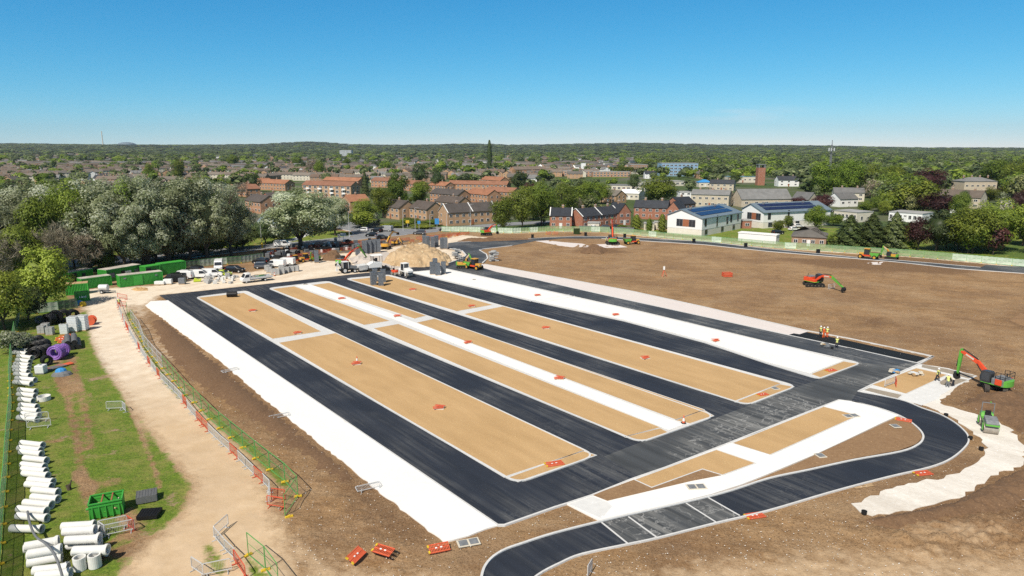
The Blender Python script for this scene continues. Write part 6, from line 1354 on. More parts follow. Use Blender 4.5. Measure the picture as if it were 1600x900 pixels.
for a,b,c,l in (((397,744),(411,756),BR,'red barrier after the last gap of the row by the haul road'),((411,756),(422,768),BW,'white barrier near the lower end of the row by the haul road'),((422,768),(420,786),BW,'white barrier turned across the end of the row'),((418,792),(444,796),BR,'red barrier standing in front of the stacked red one at the row end'),((425,780),(446,783),BR,'tall leaning red barrier at the end of the haul road row'),
  ((184,466),(199,469),BR,'red barrier right beside the man at the top of the haul road'),((184,478),(198,480),BR,'red barrier in front of the man at the top of the haul road'),
  ((155,833),(200,824),BW,'white barrier of the enclosure, far side beside the green skip'),((164,840),(211,830),BW,'white barrier of the enclosure, near side'),((155,833),(165,840),BW,'white barrier closing the left end of the enclosure'),((200,824),(210,831),BR,'red barrier closing the right end of the enclosure'),
  ((167,641),(192,640),BW,'white barrier on the lawn, long side, above the ruts'),((192,640),(197,645),BW,'white barrier on the lawn, short turned side'),
  ((40,660),(77,657),BW,'far white barrier around the white pipes at the left'),((43,671),(80,667),BW,'near white barrier around the white pipes at the left'),
  ((335,842),(357,822),BW,'white barrier at the corner of the haul roads'),((335,842),(352,862),BW,'white barrier below the haul road corner'),((352,862),(368,878),BW,'white barrier second below the haul road corner'),((300,890),(318,902),BW,'white barrier at the bottom edge left'),((318,902),(362,893),BW,'white barrier at the bottom edge running right'),((366,878),(384,905),BR,'red barrier at the bottom edge by the grass patch'),
  ((918,905),(925,893),BW,'white barrier leaning alone at the bottom middle edge'),
  ((1382,606),(1398,600),BW,'white barrier standing on the right hand gravel bed'),((1398,600),(1400,607),BR,'red ended barrier on the right hand gravel bed'),((1294,452),(1304,450.5),BW,'white barrier under the boom of the field excavator'),((52,543),(70,541),BW,'white barrier on the grass beyond the black coils')):
    bar_at(c,a,b,l)
for x,y,rz,l in ((560,770,.5,'white barrier lying flat near the middle of the stone strip'),(424,656,.6,'white barrier lying flat by the stone strip, below the sloping spoil'),(350,583,.8,'white barrier dumped at the edge of the stone strip, upper part')):
    o=BW(at(x,y,.12),rz,l,None); o.rotation_euler=(R(-86),0,rz)
# orange plastic barriers lying flat
def flat_orange():
    t=thing('plastic_barrier','x','plastic barrier'); mb=MB()
    for z in(0.03,.5,.97): mb.box((1.,z,.06),(2.0,.09,.1))
    for i in range(14): mb.box((.05+i*.146,.5,.06),(.06,.95,.07))
    obj('panel',mb,'plastic_orange',t); mb=MB(); mb.box((-.02,.15,.06),(.18,.3,.1)); obj('foot',mb,'foot_yellow',t); mb=MB(); mb.box((-.02,.85,.06),(.18,.3,.1)); obj('foot',mb,'foot_yellow',t)
    [obj('reflector',MB().box((x,.5,.115),(.2,.14,.02)),'render_white',t) for x in(.7,1.2)]; return t
PO=Rep(flat_orange)
def po(x,y,rz,l,z=.02,tilt=0,s=.82,g=None):
    o=PO(at(x,y,z),rz,l,g,(s,s,s)); 
    if tilt: o.rotation_euler=(tilt,0,rz)
    return o
po(1171,812,.25,'orange plastic barrier flat on the soil below the entry road'); po(1436,744,.2,'orange plastic barrier on the soil by the curve of the entry road'); po(1399,656,-.55,'orange plastic barrier on the soil bed inside the road bend',.15)
po(672,866,.35,'orange plastic barrier at the tip of the stone strip',.1,.3); 
for k in range(4): po(581,862,-.45,('bottom','second','third','top')[k]+' orange plastic barrier of the pile left of the stone strip tip',.1+.2*k*.6,.25)
for k in range(2): po(553,882,1.2,('lower','upper')[k]+' orange plastic barrier of the pair leaning beside the haul road',.1+.12*k,.5)
# gully covers on the islands: plate with an orange guard collapsed over it
def cover_fn():
    t=thing('gully_guard','x','gully guard'); mb=MB(); mb.box((0,0,.04),(1.3,1.0,.08),'render_cream'); mb.box((.1,.1,.1),(.7,.6,.06),'machine_grey'); obj('frame',mb,parent=t)
    for s,r in((-1,.3),(1,-.25)):
        mb=MB(); 
        for z in(0,.25,.5): mb.box((0,z-.25,.2),(1.3,.07,.06))
        for i in range(9): mb.box((-.6+i*.15,0,.2),(.05,.55,.05))
        o=obj('guard_panel',mb,'plastic_orange',t); o.location=(.1*s,.2*s,.05 if s<0 else .13); o.rotation_euler=(r*.6,0,r)
    return t
GC=Rep(cover_fn)
for x,y,l in ((395,486,'upper part of the first gravel island'),(465,521,'just above the cross path of the first island'),(557,569,'upper middle of the long first gravel bed'),(686,638,'middle of the long first gravel bed'),
   (534,467,'on the double island, nearest the top'),(621,494.5,'where the cross path meets the double island path'),(731,536,'on the far gravel bed of the double island'),(874,592,'lower part of the double island beside the path'),
   (737,479,'above the cross path of the third island'),(645,453,'top of the third gravel island'),(853,513,'upper middle of the third island'),(1008,560,'middle of the third island'),(840,462,'on the white stone strip above the paths'),(962,492.5,'on the middle of the white stone strip'),(1118,533,'lower part of the white stone strip'),
   ): GC(at(x,y,.16),random.uniform(-.3,.6),'orange guard over a gully cover, '+l,'orange guarded gully covers',(.95,.95,.9) if y>480 else (1.,1.,.9))
for x,y,s in((864,727,1.25),(1195,616,1.0),(1302,578,1.1)): po(x-8,y+3,.32,{864:'orange plastic barrier on the end bed of the first island',1195:'orange plastic barrier on the end bed of the third island',1302:'orange plastic barrier on the end bed of the stone strip'}[x],.17,0,s*.72)
def drain(x,y,z,rz,l,n=2):
    t=thing('drain_cover',l,'drain cover',at(x,y,z),rz); mb=MB(); mb.box((0,0,.03),(.9*n,1.,.06),'render_cream'); [mb.box(((i+.5-n/2)*.85,0,.07),(.68,.75,.05),'machine_grey') for i in range(n)]; obj('cover',mb,parent=t)
drain(1088,761,.125,.1,'pair of dark drain covers in the pale footway'); drain(1330,650,.125,.2,'dark drain cover in the footway corner by the road bend'); drain(1282,712,.14,.2,'drain cover on its pale block at the edge of the soil bed',1); drain(732,848,.08,.3,'two drain covers on a pale slab at the tip of the stone strip'); drain(1211,607,.18,.3,'black gully frame on the end bed of the third island',1); drain(1399,666,.2,.1,'stack of dark gully frames on the soil bed inside the bend',1); drain(741,437,.13,.1,'white drain frame at the top of the stone strip',1); drain(1085,767,.0,0,'x') if False else None
drain(371,459,.18,.2,'dark drain cover on the top kerb of the first island',1); drain(477,444,.18,.2,'dark drain cover at the top end of the double island path',1)
def cone(x,y,z,l):
    t=thing('traffic_cone',l,'traffic cone',at(x,y,z)); mb=MB(); mb.lathe([(.17,.05),(.14,.25),(.135,.27)],(0,0,0),'plastic_orange'); mb.lathe([(.135,.27),(.09,.62)],(0,0,0),'render_white'); mb.lathe([(.09,.62),(.03,.98),(0,1.0)],(0,0,0),'plastic_orange'); obj('cone',mb,parent=t); mb=MB(); mb.box((0,0,.03),(.5,.5,.06)); obj('base',mb,'rubber',t)
cone(1068,661,.17,'orange and white traffic cone on the tip of the double island'); cone(558,566,.17,'orange cone beside the gully guard on the first island'); cone(429,431,0,'small orange cone before the pale stone pallets')
# black pipe offcut on first island
t=thing('pipe_offcut','short fat black plastic pipe lying on the first gravel island','pipe',at(355,464,.17),.15); mb=MB(); mb.cyl((0,0,.55),(2.,0,.55),.55,n=20,cap=False)
for k in range(9): mb.cyl((.1+k*.22,0,.55),(.2+k*.22,0,.55),.59,n=20)
mb.cyl((.02,0,.55),(-.01,0,.55),.4,'rubber'); obj('pipe',mb,'plastic_black',t)
# ================================================================ concrete pipes
def pipe_fn():
    t=thing('concrete_pipe','x','concrete pipe'); r=.31; mb=MB(); n=20; L=2.45
    prof=[(r-.07,0),(r,0),(r,L-.3),(r+.07,L-.2),(r+.07,L),(r-.03,L),(r-.05,L-.12),(r-.07,L-.14),(r-.07,0)]
    vs=[];k=len(prof)
    for i in range(n):
        a=2*math.pi*i/n
        for rr_,x in prof: vs.append((x,rr_*math.cos(a),r+.07+rr_*math.sin(a)))
    mb.add(vs,[(i*k+j,((i+1)%n)*k+j,((i+1)%n)*k+j+1,i*k+j+1) for i in range(n) for j in range(k-1)]); obj('barrel',mb,'pipe_concrete',t,smooth=False); return t
PIPE=Rep(pipe_fn)
def pipe(x0,y0,x1,l,s=1.,z=0,dy=None,g=None):
    y1=y0+(x1-x0)*.12 if dy is None else y0+dy
    a=at(x0,y0,z);b=at(x1,y1,z); PIPE(a,math.atan2(b.y-a.y,b.x-a.x),l,g,((b-a).length/2.45,s,s))
up=[(24,546,43),(22,551,42),(29,557,50),(27,563,47),(24,569,46),(22,574,45),(23,579,44),(24,585,47),(26,592,55),(23,598,49),(30,610,56),(29,617,55),(31,625,52),(32,634,58),(30,641,60),(35,648,61),(29,654,58)]
for i,(a_,y,b_) in enumerate(up): pipe(a_,y+3,b_+1,'pale concrete pipe in the upper row beside the left fence','upper row of concrete pipes' and 1.,0,3,'upper row of concrete pipes by the left fence')
lo=[(34,693,68),(30,701,65),(33,707,66),(39,717,74),(35,727,71),(36,734,73),(37,741,76),(46,751,84),(42,758,82),(52,767,92),(51,778,92),(39,787,82),(29,797,74),(28,808,75)]
for i,(a_,y,b_) in enumerate(lo): pipe(a_,y+4,b_,'pale concrete pipe in the lower row beside the left fence',1.,0,4,'lower row of concrete pipes by the left fence')
pipe(18,832,67,'single concrete pipe lying apart just above the two piles of pipes',1.,0,1)
for i,(a_,y,b_,dy,z) in enumerate([(38,866,90,-11,0),(43,877,96,-10,0),(44,888,98,-10,0),(40,862,93,-10,.62),(45,874,97,-9,.62),(53,900,108,-6,0),(58,908,112,-5,0)]): pipe(a_,y,b_,'concrete pipe in the tilted pile at the bottom left'+(', upper layer' if z else ', ground layer'),1.1,z,dy,'tilted pile of concrete pipes')
for i,(a_,y,b_,dy,z) in enumerate([(98,830,149,-3,0),(100,838,158,-2,0),(104,850,158,-3,0),(106,860,158,-3,0),(115,870,169,-2,0),(100,838,150,-3,.62),(104,852,157,-3,.62),(116,868,170,-2,.62)]): pipe(a_,y,b_,'concrete pipe in the level pile left of the barrier enclosure'+(', upper layer' if z else ', ground layer'),1.1,z,dy,'level pile of concrete pipes')
def ring_up(x,y,r,h,l,m='pipe_concrete',inner='rubber'):
    t=thing('concrete_ring',l,'concrete ring',at(x,y)); mb=MB(); mb.lathe([(r-.1,0),(r,0),(r,h),(r-.1,h),(r-.1,.05),(0,.05)],(0,0,0),m,24); obj('ring',mb,parent=t)
ring_up(69,625,.75,.55,'wide grey manhole ring on the lawn beside the pipes'); ring_up(126,889,.45,1.0,'short upright pipe left of its twin before the level pile'); ring_up(149,885,.45,1.0,'short upright pipe right of its twin before the level pile')
# flexible grey duct snaking over the piles
cu=bpy.data.curves.new('duct','CURVE'); cu.dimensions='3D'; sp=cu.splines.new('BEZIER'); ps=[at(43,799,.9),at(46,815,1.),at(56,838,1.2),at(72,850,1.7),at(86,868,1.75),at(95,892,1.3),at(100,915,1.2)]; sp.bezier_points.add(len(ps)-1)
for b_,p in zip(sp.bezier_points,ps): b_.co=p; b_.handle_left_type=b_.handle_right_type='AUTO'
cu.bevel_depth=.09; cu.materials.append(MC['plastic_grey']); o=bpy.data.objects.new('duct_curve',cu); col.objects.link(o); me_=bpy.data.meshes.new_from_object(o.evaluated_get(bpy.context.evaluated_depsgraph_get())); bpy.data.objects.remove(o); o=bpy.data.objects.new('flexible_duct',me_); col.objects.link(o); tag(o,'grey flexible duct snaking over the tilted pile of concrete pipes','duct')
# skip
t=thing('green_skip','open green skip with rusty cross bars and rubbish beside the barrier enclosure','skip',at(141,813),yaw((141,813),(193,803))); Ls=(at(193,803)-at(141,813)).length; hs=1.45; mb=MB()
for y,sg in((0,-1),(1.5,1)): mb.add([(0.0,y,.1),(Ls,y,.1),(Ls,y+sg*.12,hs),(0,y+sg*.12,hs)],[(0,1,2,3)]); mb.box((Ls/2,y+sg*.12,hs),(Ls+.1,.1,.1)); mb.box((Ls/2,y+sg*.1,hs*.8),(Ls,.06,.12))
for x in(0,Ls): mb.box((x,.75,hs/2),(.06,1.6,hs)); mb.box((x,.75,hs),(.1,1.75,.1))
for k in range(5): mb.box((Ls*(k+.5)/5,-.09,hs*.42),(.08,.1,hs*.8))
mb.box((Ls/2,.75,.1),(Ls,1.5,.06)); obj('body',mb,'paint_green',t)
for k in(.38,.68): mb=MB(); mb.box((Ls*k,.75,hs-.05),(.1,1.7,.1)); obj('cross_bar',mb,'timber_panel',t)
mb=MB(); 
for y in(.3,1.2): mb.cyl((-.02,y,.9),(-.25,y,.9),.1)
obj('lifting_lug',mb,'paint_green',t)
t=thing('rubbish','mixed timber rubbish filling the green skip','rubbish',at(141,813,.1),yaw((141,813),(193,803))); mb=MB(); rg=random.Random(4)
for i in range(18): mb.box((rg.uniform(.4,Ls-.5),rg.uniform(.3,1.2),.3+rg.random()*.55),(rg.uniform(.3,1.),rg.uniform(.1,.5),.1),rg.choice(['wood','machine_green','render_cream','dark_soil','wood']),rz=rg.uniform(0,3),ry=rg.uniform(-.4,.4))
obj('pieces',mb,parent=t)
# ================================================================ stacks
def pallet(t,m,w,d,h,rows,gap=.04,cols=2,base='wood'):
    mb=MB(); mb.box((0,0,.06),(w,d,.12)); obj('pallet',mb,base,t); mb=MB(); hh=(h-.12)/rows
    for r in range(rows):
        for c in range(cols):
            mb.box((-w/2+w*(c+.5)/cols,0,.12+hh*(r+.5)),(w/cols-gap,d-.03*(r%2),hh-gap))
    mb.box((0,0,.12+(h-.12)/2),(w-.12,d-.12,h-.16)); obj('blocks',mb,m,t)
def stack_fn(m,w,d,h,rows,cols=2,name='block_stack'):
    def fn():
        t=thing(name,'x','stack'); pallet(t,m,w,d,h,rows,cols=cols); return t
    return Rep(fn)
DK=stack_fn('block_dark',1.1,1.1,2.7,11,1,'kerb_stack'); LT=stack_fn('block_light',1.1,1.,1.25,5,2,'stone_pallet'); WB=stack_fn('wrap_white',1.2,1.1,1.8,9,1,'block_pallet')
for x,y,l in ((583.5,445.5,'front left dark block stack on the third gravel island'),(595.5,446.5,'front right dark block stack on the third gravel island'),(586,440,'rear left dark block stack on the third gravel island'),(599,441,'rear right dark block stack on the third gravel island'),
  (675.5,428.5,'left one of the three dark stacks on the white stone strip'),(684,430,'middle one of the three dark stacks on the white stone strip'),(693,428,'right one of the three dark stacks on the white stone strip'),(680,425,'rear dark stack behind the three on the white stone strip'),
  (663,384,'leftmost dark stack on top of the aggregate heap'),(668.5,386,'second dark stack from the left behind the aggregate heap'),(676,387,'third dark stack behind the aggregate heap'),(682,385,'fourth dark stack behind the aggregate heap'),(691,389,'fifth dark stack standing apart behind the heap'),(696.5,389,'rightmost dark stack behind the aggregate heap'),
  (495,410.5,'narrow dark stack left of the orange boomed excavator'),(559,399,'dark block stack just right of the arched boom')):
    DK(at(x,y,.15 if y>425 else 0),random.uniform(-.1,.5),l,None,(1.1,1.1,1.15 if y>425 else 1.3))
for i,(x,y) in enumerate(((570,397),(577,396),(584,395),(591,394.5))): DK(at(x,y),.3,'dark block stack in the wall of stacks behind the paver','wall of dark stacks behind the paver',(1.3,1.2,1.5))
for i,(x,y) in enumerate(((421,426),(428,429),(433,429.5),(441,428),(448,426),(456,424.5),(463,424),(418,423),(440,423))): LT(at(x,y),.15,'pale stone pallet in the rows behind the white flatbed truck','pale stone pallets behind the flatbed truck',(1.25,1.2,1.2))
LT(at(356,434),.2,'pale slab stack right of the yellow green car',None); LT(at(330,441),.9,'low pale slab stack by the vans, left',None,(1.,1.,.5)); 
rg=random.Random(9)
for i in range(26):
    x=rg.uniform(318,372); y=rg.uniform(433,444); t=thing('stone_slab','loose pale stone block in the heap before the parked vans','stone block',at(x,y),rg.uniform(0,3),'loose stone blocks before the vans'); mb=MB(); h_=rg.uniform(.3,.9); mb.box((0,0,h_/2),(rg.uniform(.5,1.3),rg.uniform(.4,.9),h_)); obj('block',mb,rg.choice(['block_light','pipe_concrete']),t,bevel=.03)
for x,y,m,l,sc_ in ((250,445,'wrap_white','low white wrapped bundle right of the front cabin',(1.8,1,.6)),(263,444,'wrap_white','white wrapped bundle in front of the black van',(1.5,1,.9)),(285,444,'block_dark','dark caged stack before the white vans',(1.2,1.,1.1))):
    t=thing('wrapped_bundle',l,'bundle',at(x,y),.1); mb=MB(); mb.box((0,0,.08),(1.2*sc_[0],1.,.16),'wood'); mb.box((0,0,.16+sc_[2]*.6),(1.2*sc_[0],1.,1.2*sc_[2])); obj('bundle',mb,m,t,bevel=.08)
t=thing('yellow_bucket','bright yellow digger attachment on the ground before the vans','attachment',at(308,440),.3); mb=MB(); mb.prof([(-.8,.1),(.8,.1),(1.0,.8),(.4,.5),(-.5,.9)],.5); obj('shell',mb,'car_yellow',t); MC['car_yellow']
t.children
for x,y,l in ((116.5,518,'left white block pallet beside the haul road'),(130,516,'right white block pallet beside the haul road')): WB(at(x,y),.1,l,None,(1.3,1.2,1.5))
WB(at(101,522),.2,'white slatted bundle leaning left of the white block pallets',None,(1.,.6,1.0))
for i,(x,y,l) in enumerate(((66,521,'left stone filled crate beyond the black coils'),(79,523,'right stone filled crate beyond the black coils'),(72,517,'rear stone filled crate beyond the black coils'))): LT(at(x,y),.2,l,None,(1.,1.,1.1))
# coils
def coil_fn(m):
    def fn():
        t=thing('pipe_coil','x','pipe coil'); mb=MB(); n=20
        for k in range(4):
            y=-.36+k*.24; R_=.72
            for i in range(n):
                a0=2*math.pi*i/n;a1=2*math.pi*(i+1)/n; mb.cyl((R_*math.cos(a0),y,.86+R_*math.sin(a0)),(R_*math.cos(a1),y,.86+R_*math.sin(a1)),.125,n=6,cap=False)
                mb.cyl((R_*.72*math.cos(a0),y,.86+R_*.72*math.sin(a0)),(R_*.72*math.cos(a1),y,.86+R_*.72*math.sin(a1)),.12,n=6,cap=False)
        obj('coiled_pipe',mb,m,t); return t
    return Rep(fn)
CK=coil_fn('plastic_black'); CP_=coil_fn('plastic_purple'); CGY=coil_fn('plastic_grey')
for x,y,rz,s,l in ((78,508,-.2,1.3,'leftmost big black pipe coil by the dark hoarding'),(88,505,.5,1.4,'second big black pipe coil by the dark hoarding'),(101,503,.6,1.35,'third big black pipe coil by the dark hoarding'),(115,500,.9,1.2,'rightmost black pipe coil by the dark hoarding'),
  (62,505,.3,.8,'small dark coil bundle in the shade of the hoarding'),(74,571,.9,.9,'small black coil below the purple duct coil')): (CK if x!=62 else CGY)(at(x,y),rz,l,None,(s,s,s))
for i,(x,y) in enumerate(((46,545),(53,543),(60,541),(56,550),(63,549),(70,547),(57,559),(65,558),(73,556))): CK(at(x,y),.2,'black coil in the cluster left of the purple duct coil','cluster of black coils',(1.05,1.2,1.05))
CP_(at(90,562),.05,'large purple duct coil facing the camera',None,(1.35,1.3,1.35)); CP_(at(100,556),.5,'smaller purple duct coil behind the large one',None,(1.1,1.1,1.1))
def tubes(x,y,rz,L,r,n,m,l,name,sp=2.1,layers=1,tilt=0,cat='pipe bundle'):
    t=thing(name,l,cat,at(x,y),rz); 
    for k in range(layers):
        for i in range(n-k):
            mb=MB(); yy=(i-(n-k)/2+.5)*r*sp; zz=r+k*r*1.75; mb.cyl((-L/2,yy,zz),(L/2,yy,zz+tilt),r,n=12,cap=False); mb.cyl((-L/2+.02,yy,zz),(L/2-.02,yy,zz+tilt),r*.86,'rubber',n=12); 
            for j in range(int(L/.5)): mb.cyl((-L/2+.25+j*.5,yy,zz+tilt*(j*.5+.25)/L),(-L/2+.32+j*.5,yy,zz+tilt*(j*.5+.3)/L),r*1.06,n=12)
            obj('pipe',mb,m,t)
tubes(112,541,2.15,5.2,.42,3,'plastic_grey','three fat grey ribbed pipes stacked beside the purple coil','ribbed_pipes',layers=2)
tubes(83,576,1.1,3.2,.13,5,'plastic_grey','bundle of thin grey tubes between the white tank and orange tubes','thin_tubes'); tubes(93,573,1.0,3.4,.12,4,'plastic_orange','bundle of thin orange tubes beside the grey ones','thin_tubes')
t=thing('white_tank','white square liquid container left of the thin tubes','container',at(65,583),.1); mb=MB(); mb.box((0,0,.65),(1.2,1.1,1.1)); obj('tank',mb,'wrap_white',t,bevel=.08); mb=MB(); mb.box((0,0,.06),(1.2,1.1,.12)); mb.cyl((0,0,1.2),(0,0,1.28),.15); obj('pallet',mb,'machine_grey',t)
t=thing('tarpaulin_heap','heap of grey netting with a blue tarpaulin on top, on the lawn','tarpaulin',at(97,586),.2); mb=MB(); mb.lathe([(1.35,0),(1.15,.35),(.6,.6),(0,.7)],(0,0,0),'plastic_grey',11,sy=.7); obj('netting',mb,parent=t); mb=MB(); mb.lathe([(.8,.45),(.6,.85),(.3,1.0),(0,1.02)],(-.1,.1,0),'tarp_blue',9,sy=.8); obj('tarpaulin',mb,parent=t)
for x,y,l in ((118,484,'blue tarpaulin bundle beside the sign box'),): t=thing('tarpaulin_heap',l,'tarpaulin',at(124,476),.2); mb=MB(); mb.lathe([(1.,0),(.8,.6),(.3,.9),(0,.95)],(0,0,0),'tarp_blue',9,sy=.7); obj('tarpaulin',mb,parent=t)
t=thing('orange_sack','orange sack on the ground beside the blue tarpaulin','sack',at(130,478),.2); mb=MB(); mb.lathe([(.6,0),(.62,.5),(.4,.85),(0,.9)],(0,0,0),'foot_yellow',9); obj('sack',mb,parent=t)
t=thing('orange_drum','red orange cable frame beside the white block pallets','cable frame',at(143,507),.3); mb=MB(); mb.cyl((0,-.6,.8),(0,.6,.8),.5,'plastic_orange',n=14); [mb.cyl((0,y,.8),(0,y+.08,.8),.8,'plastic_orange',n=16) for y in(-.7,.62)]; obj('drum',mb,parent=t)
for i,(x,y,rz) in enumerate(((86,533,.3),(93,530,.6),(99,527,-.3),(90,536,.1))): 
    po(x,y,rz,'orange plastic barrier heaped beside the ribbed grey pipes',.1+.1*i,.5,.8,'orange barriers heaped by the ribbed pipes')
for x,y,rz,l,m in ((230,781,.45,'grey stack of plastic grids on the lawn, upper one','plastic_grey'),(234,806,.15,'black stack of plastic grids on the lawn, lower one','plastic_black')):
    t=thing('grid_stack',l,'stack',at(x,y),rz); mb=MB(); n=6 if m=='plastic_grey' else 3
    for k in range(n):
        z=.12+k*.11; 
        for i in range(8): mb.box((-.8+i*.23,0,z),(.05,1.4,.09)); mb.box((0,-.68+i*.19,z),(1.65,.05,.09))
        mb.box((0,0,z-.02),(1.6,1.35,.03))
    obj('grids',mb,m,t); mb=MB(); mb.box((0,0,.04),(1.6,1.3,.08)); obj('pallet',mb,'plastic_black',t)
t=thing('weathered_stump','small weathered tree stump standing on the lawn','stump',at(108,765)); mb=MB(); mb.cyl((0,0,0),(.05,0,.5),.2,r2=.14,n=8); mb.cyl((.1,0,.3),(.3,.05,.95),.09,r2=.05,n=6); mb.cyl((-.1,0,.0),(-.3,.1,.4),.08,n=6); obj('stump',mb,'bark',t)
# tripod in the field, small things
t=thing('survey_tripod','white survey instrument on an orange legged tripod in the brown field','tripod',at(1037,432)); mb=MB(); [mb.bar((0,0,1.7),(math.cos(a)*.8,math.sin(a)*.8,0),.09,'plastic_orange') for a in(0,2.1,4.2)]; obj('legs',mb,parent=t); mb=MB(); mb.box((0,0,2.1),(.4,.4,.8)); obj('instrument',mb,'render_white',t)
t=thing('orange_barrier_box','square of orange plastic barriers standing in the brown field','barrier',at(1138,433),.1); mb=MB(); 
for x0,y0,x1,y1 in((0,0,2,0),(2,0,2,1.6),(2,1.6,0,1.6),(0,1.6,0,0)):
    for z in(.15,.55,.95): mb.bar((x0-1,y0,z),(x1-1,y1,z),.16)
    for k in range(9): f=k/9; mb.bar((x0-1+(x1-x0)*f,y0+(y1-y0)*f,.1),(x0-1+(x1-x0)*f,y0+(y1-y0)*f,1.),.07)
obj('barriers',mb,'plastic_orange',t)
def bin_(x,y,l,m='plastic_black',h=1.2): t=thing('utility_box',l,'box',at(x,y),.1); mb=MB(); mb.box((0,0,h/2),(.9,.7,h),tap=.95); mb.box((0,0,h+.04),(1.,.8,.1)); obj('body',mb,m,t)
bin_(976,371,'black chamber standing on the ring road right of the rear view excavator'); bin_(1084,379,'black chamber on the ring road in the middle of the far side'); bin_(1165,386,'black chamber on the ring road before the low white store'); bin_(1278,396,'black chamber on the ring road left of the yellow tractor'); bin_(832,372,'small black chamber on the ring road at the left'); bin_(915,368.5,'low black chamber beside the ring road')
t=thing('green_store_box','dark green metal store box in front of the netted hoarding','store box',at(901,365.5),0); mb=MB(); mb.box((0,0,.95),(2.2,1.4,1.9)); mb.box((0,0,1.94),(2.3,1.5,.1)); obj('box',mb,'leaf_dark',t); t.children
# ================================================================ heaps
def heap(name,label,pts,h,mat,seed,cat='heap',peak=.5,rim=0.):
    q=[Vector((p.x,p.y)) for p in P(pts)]; xs=[p.x for p in q];ys=[p.y for p in q]; n=46; gx_=np.linspace(min(xs),max(xs),n*2); gy_=np.linspace(min(ys),max(ys),n); XX,YY=np.meshgrid(gx_,gy_); sd=poly_sd(XX,YY,q); mx=sd.max()
    nn=fbm(XX,YY,.45,5,seed); n2=fbm(XX,YY,1.6,3,seed+3); tt=np.clip(sd/mx+nn*.12,0,1)
    Z=h*np.clip(tt/peak,0,1)**.8*(.8+.25*nn)+np.clip(tt*5,0,1)*(n2*(.16 if h<2 else .07))-.06; Z=np.where(sd<0,-.3,Z)
    idx=np.arange(n*2*n).reshape(n,2*n); Q=np.stack([idx[:-1,:-1],idx[:-1,1:],idx[1:,1:],idx[1:,:-1]],-1).reshape(-1,4); keep=(sd.ravel()[Q]>-.6).any(1)
    o=np_mesh(name,np.stack([XX.ravel(),YY.ravel(),Z.ravel()],-1),Q[keep],mat,smooth=True); return tag(o,label,cat)
heap('aggregate_heap','big sandy coloured aggregate heap left of the link road',[(597,410),(605,402),(630,393),(670,391),(700,400),(706,408),(700,415),(655,418),(615,416)],3.4,'sand_heap',2.,peak=.45)
heap('aggregate_heap','pinkish grey aggregate heap behind the backhoe',[(550,409),(555,402),(570,399),(585,402),(590,412),(570,415)],1.3,'aggregate_grey',5.)
heap('soil_heap','brown soil heap left of the orange boomed excavator',[(500,407),(510,400),(530,398),(536,404),(528,408)],1.8,'dark_soil',6.)
heap('soil_heap','small dark soil heap between the pale slabs in the field',[(906,394),(918,387),(935,386),(952,392),(940,397),(915,397)],1.5,'dark_soil',8.)
heap('soil_bank','long low dark soil bank at the junction island of the ring road',[(712,378),(730,374),(770,373),(835,374),(800,376),(750,378)],.9,'dark_soil',9.)
heap('soil_bank','dark clodded soil bank below the pale stone path',[(1340,812),(1400,803),(1490,784),(1560,748),(1620,725),(1640,760),(1560,805),(1480,812),(1400,830)],.7,'dark_soil',13.,peak=.7)
heap('soil_bank','dark soil heap behind the green roller',[(1500,632),(1530,612),(1590,612),(1640,640),(1640,690),(1590,676),(1560,655)],1.0,'dark_soil',14.,peak=.6)
heap('soil_bank','rough soil bank along the left edge of the stone strip',[(232,497),(260,500),(300,535),(345,570),(400,617),(490,692),(560,748),(540,760),(440,690),(350,630),(290,590),(250,540)],.5,'dark_soil',15.,peak=.8)
heap('gravel_heap','small ochre gravel heap in front of the long green cabin',[(203,452),(215,449),(232,450),(233,454),(215,455)],.4,'gravel_tan',16.)
heap('rubble_pile','pale stony rubble at the right edge of the brown field',[(1575,500),(1600,483),(1650,480),(1680,500),(1640,512),(1590,508)],.5,'soil_patch',17.)
# wrapped stone piles either side of the link road
for x,y,l in ((714,404,'tall pile of pale cut stones left of the link road'),(771,408,'tall pile of pale cut stones right of the link road')):
    t=thing('stone_pile',l,'stone pile',at(x,y),.5); rg=random.Random(int(x)); 
    mb=MB()
    for k in range(26): mb.box((rg.uniform(-.9,.9),rg.uniform(-.6,.6),.15+k*.105),(rg.uniform(.8,1.4),rg.uniform(.6,1.0),.28),rz=rg.uniform(-.3,.3))
    obj('stones',mb,'block_light',t,bevel=.02)
# orange mesh barriers strung along the compound below the road
def om_fn():
    t=thing('mesh_barrier','x','barrier'); mb=MB(); 
    for z in(.1,.55,1.): mb.bar((0,0,z),(2.,0,z),.06)
    for k in range(9): mb.bar((k*.25,0,.05),(k*.25,0,1.),.05)
    obj('panel',mb,'plastic_orange',t); mb=MB(); mb.box((0,0,.05),(.25,.7,.1)); obj('foot',mb,'foot_yellow',t); return t
OM=Rep(om_fn)
for nm,pts in (('orange plastic barrier in the line between public road and compound',[(412,404),(425,398),(470,390),(520,385),(560,381),(600,379),(640,375.5),(690,370.5),(735,366)]),('orange plastic barrier in the second line inside the compound',[(440,410),(455,404),(500,396),(545,391),(580,386),(610,383)]),('orange plastic barrier in the short line before the left hoarding',[(853,366.5),(874,366)]),('orange plastic barrier fencing the trench by the junction',[(640,379),(690,374),(720,368)])):
    run_line(pts,2.1,lambda i,a,b,l,nm=nm:OM(a,math.atan2(b.y-a.y,b.x-a.x)+random.uniform(-.25,.25),nm,nm.replace('barrier','barriers'),(1,1,1)) if random.random()<.8 else None)
rg=random.Random(21)
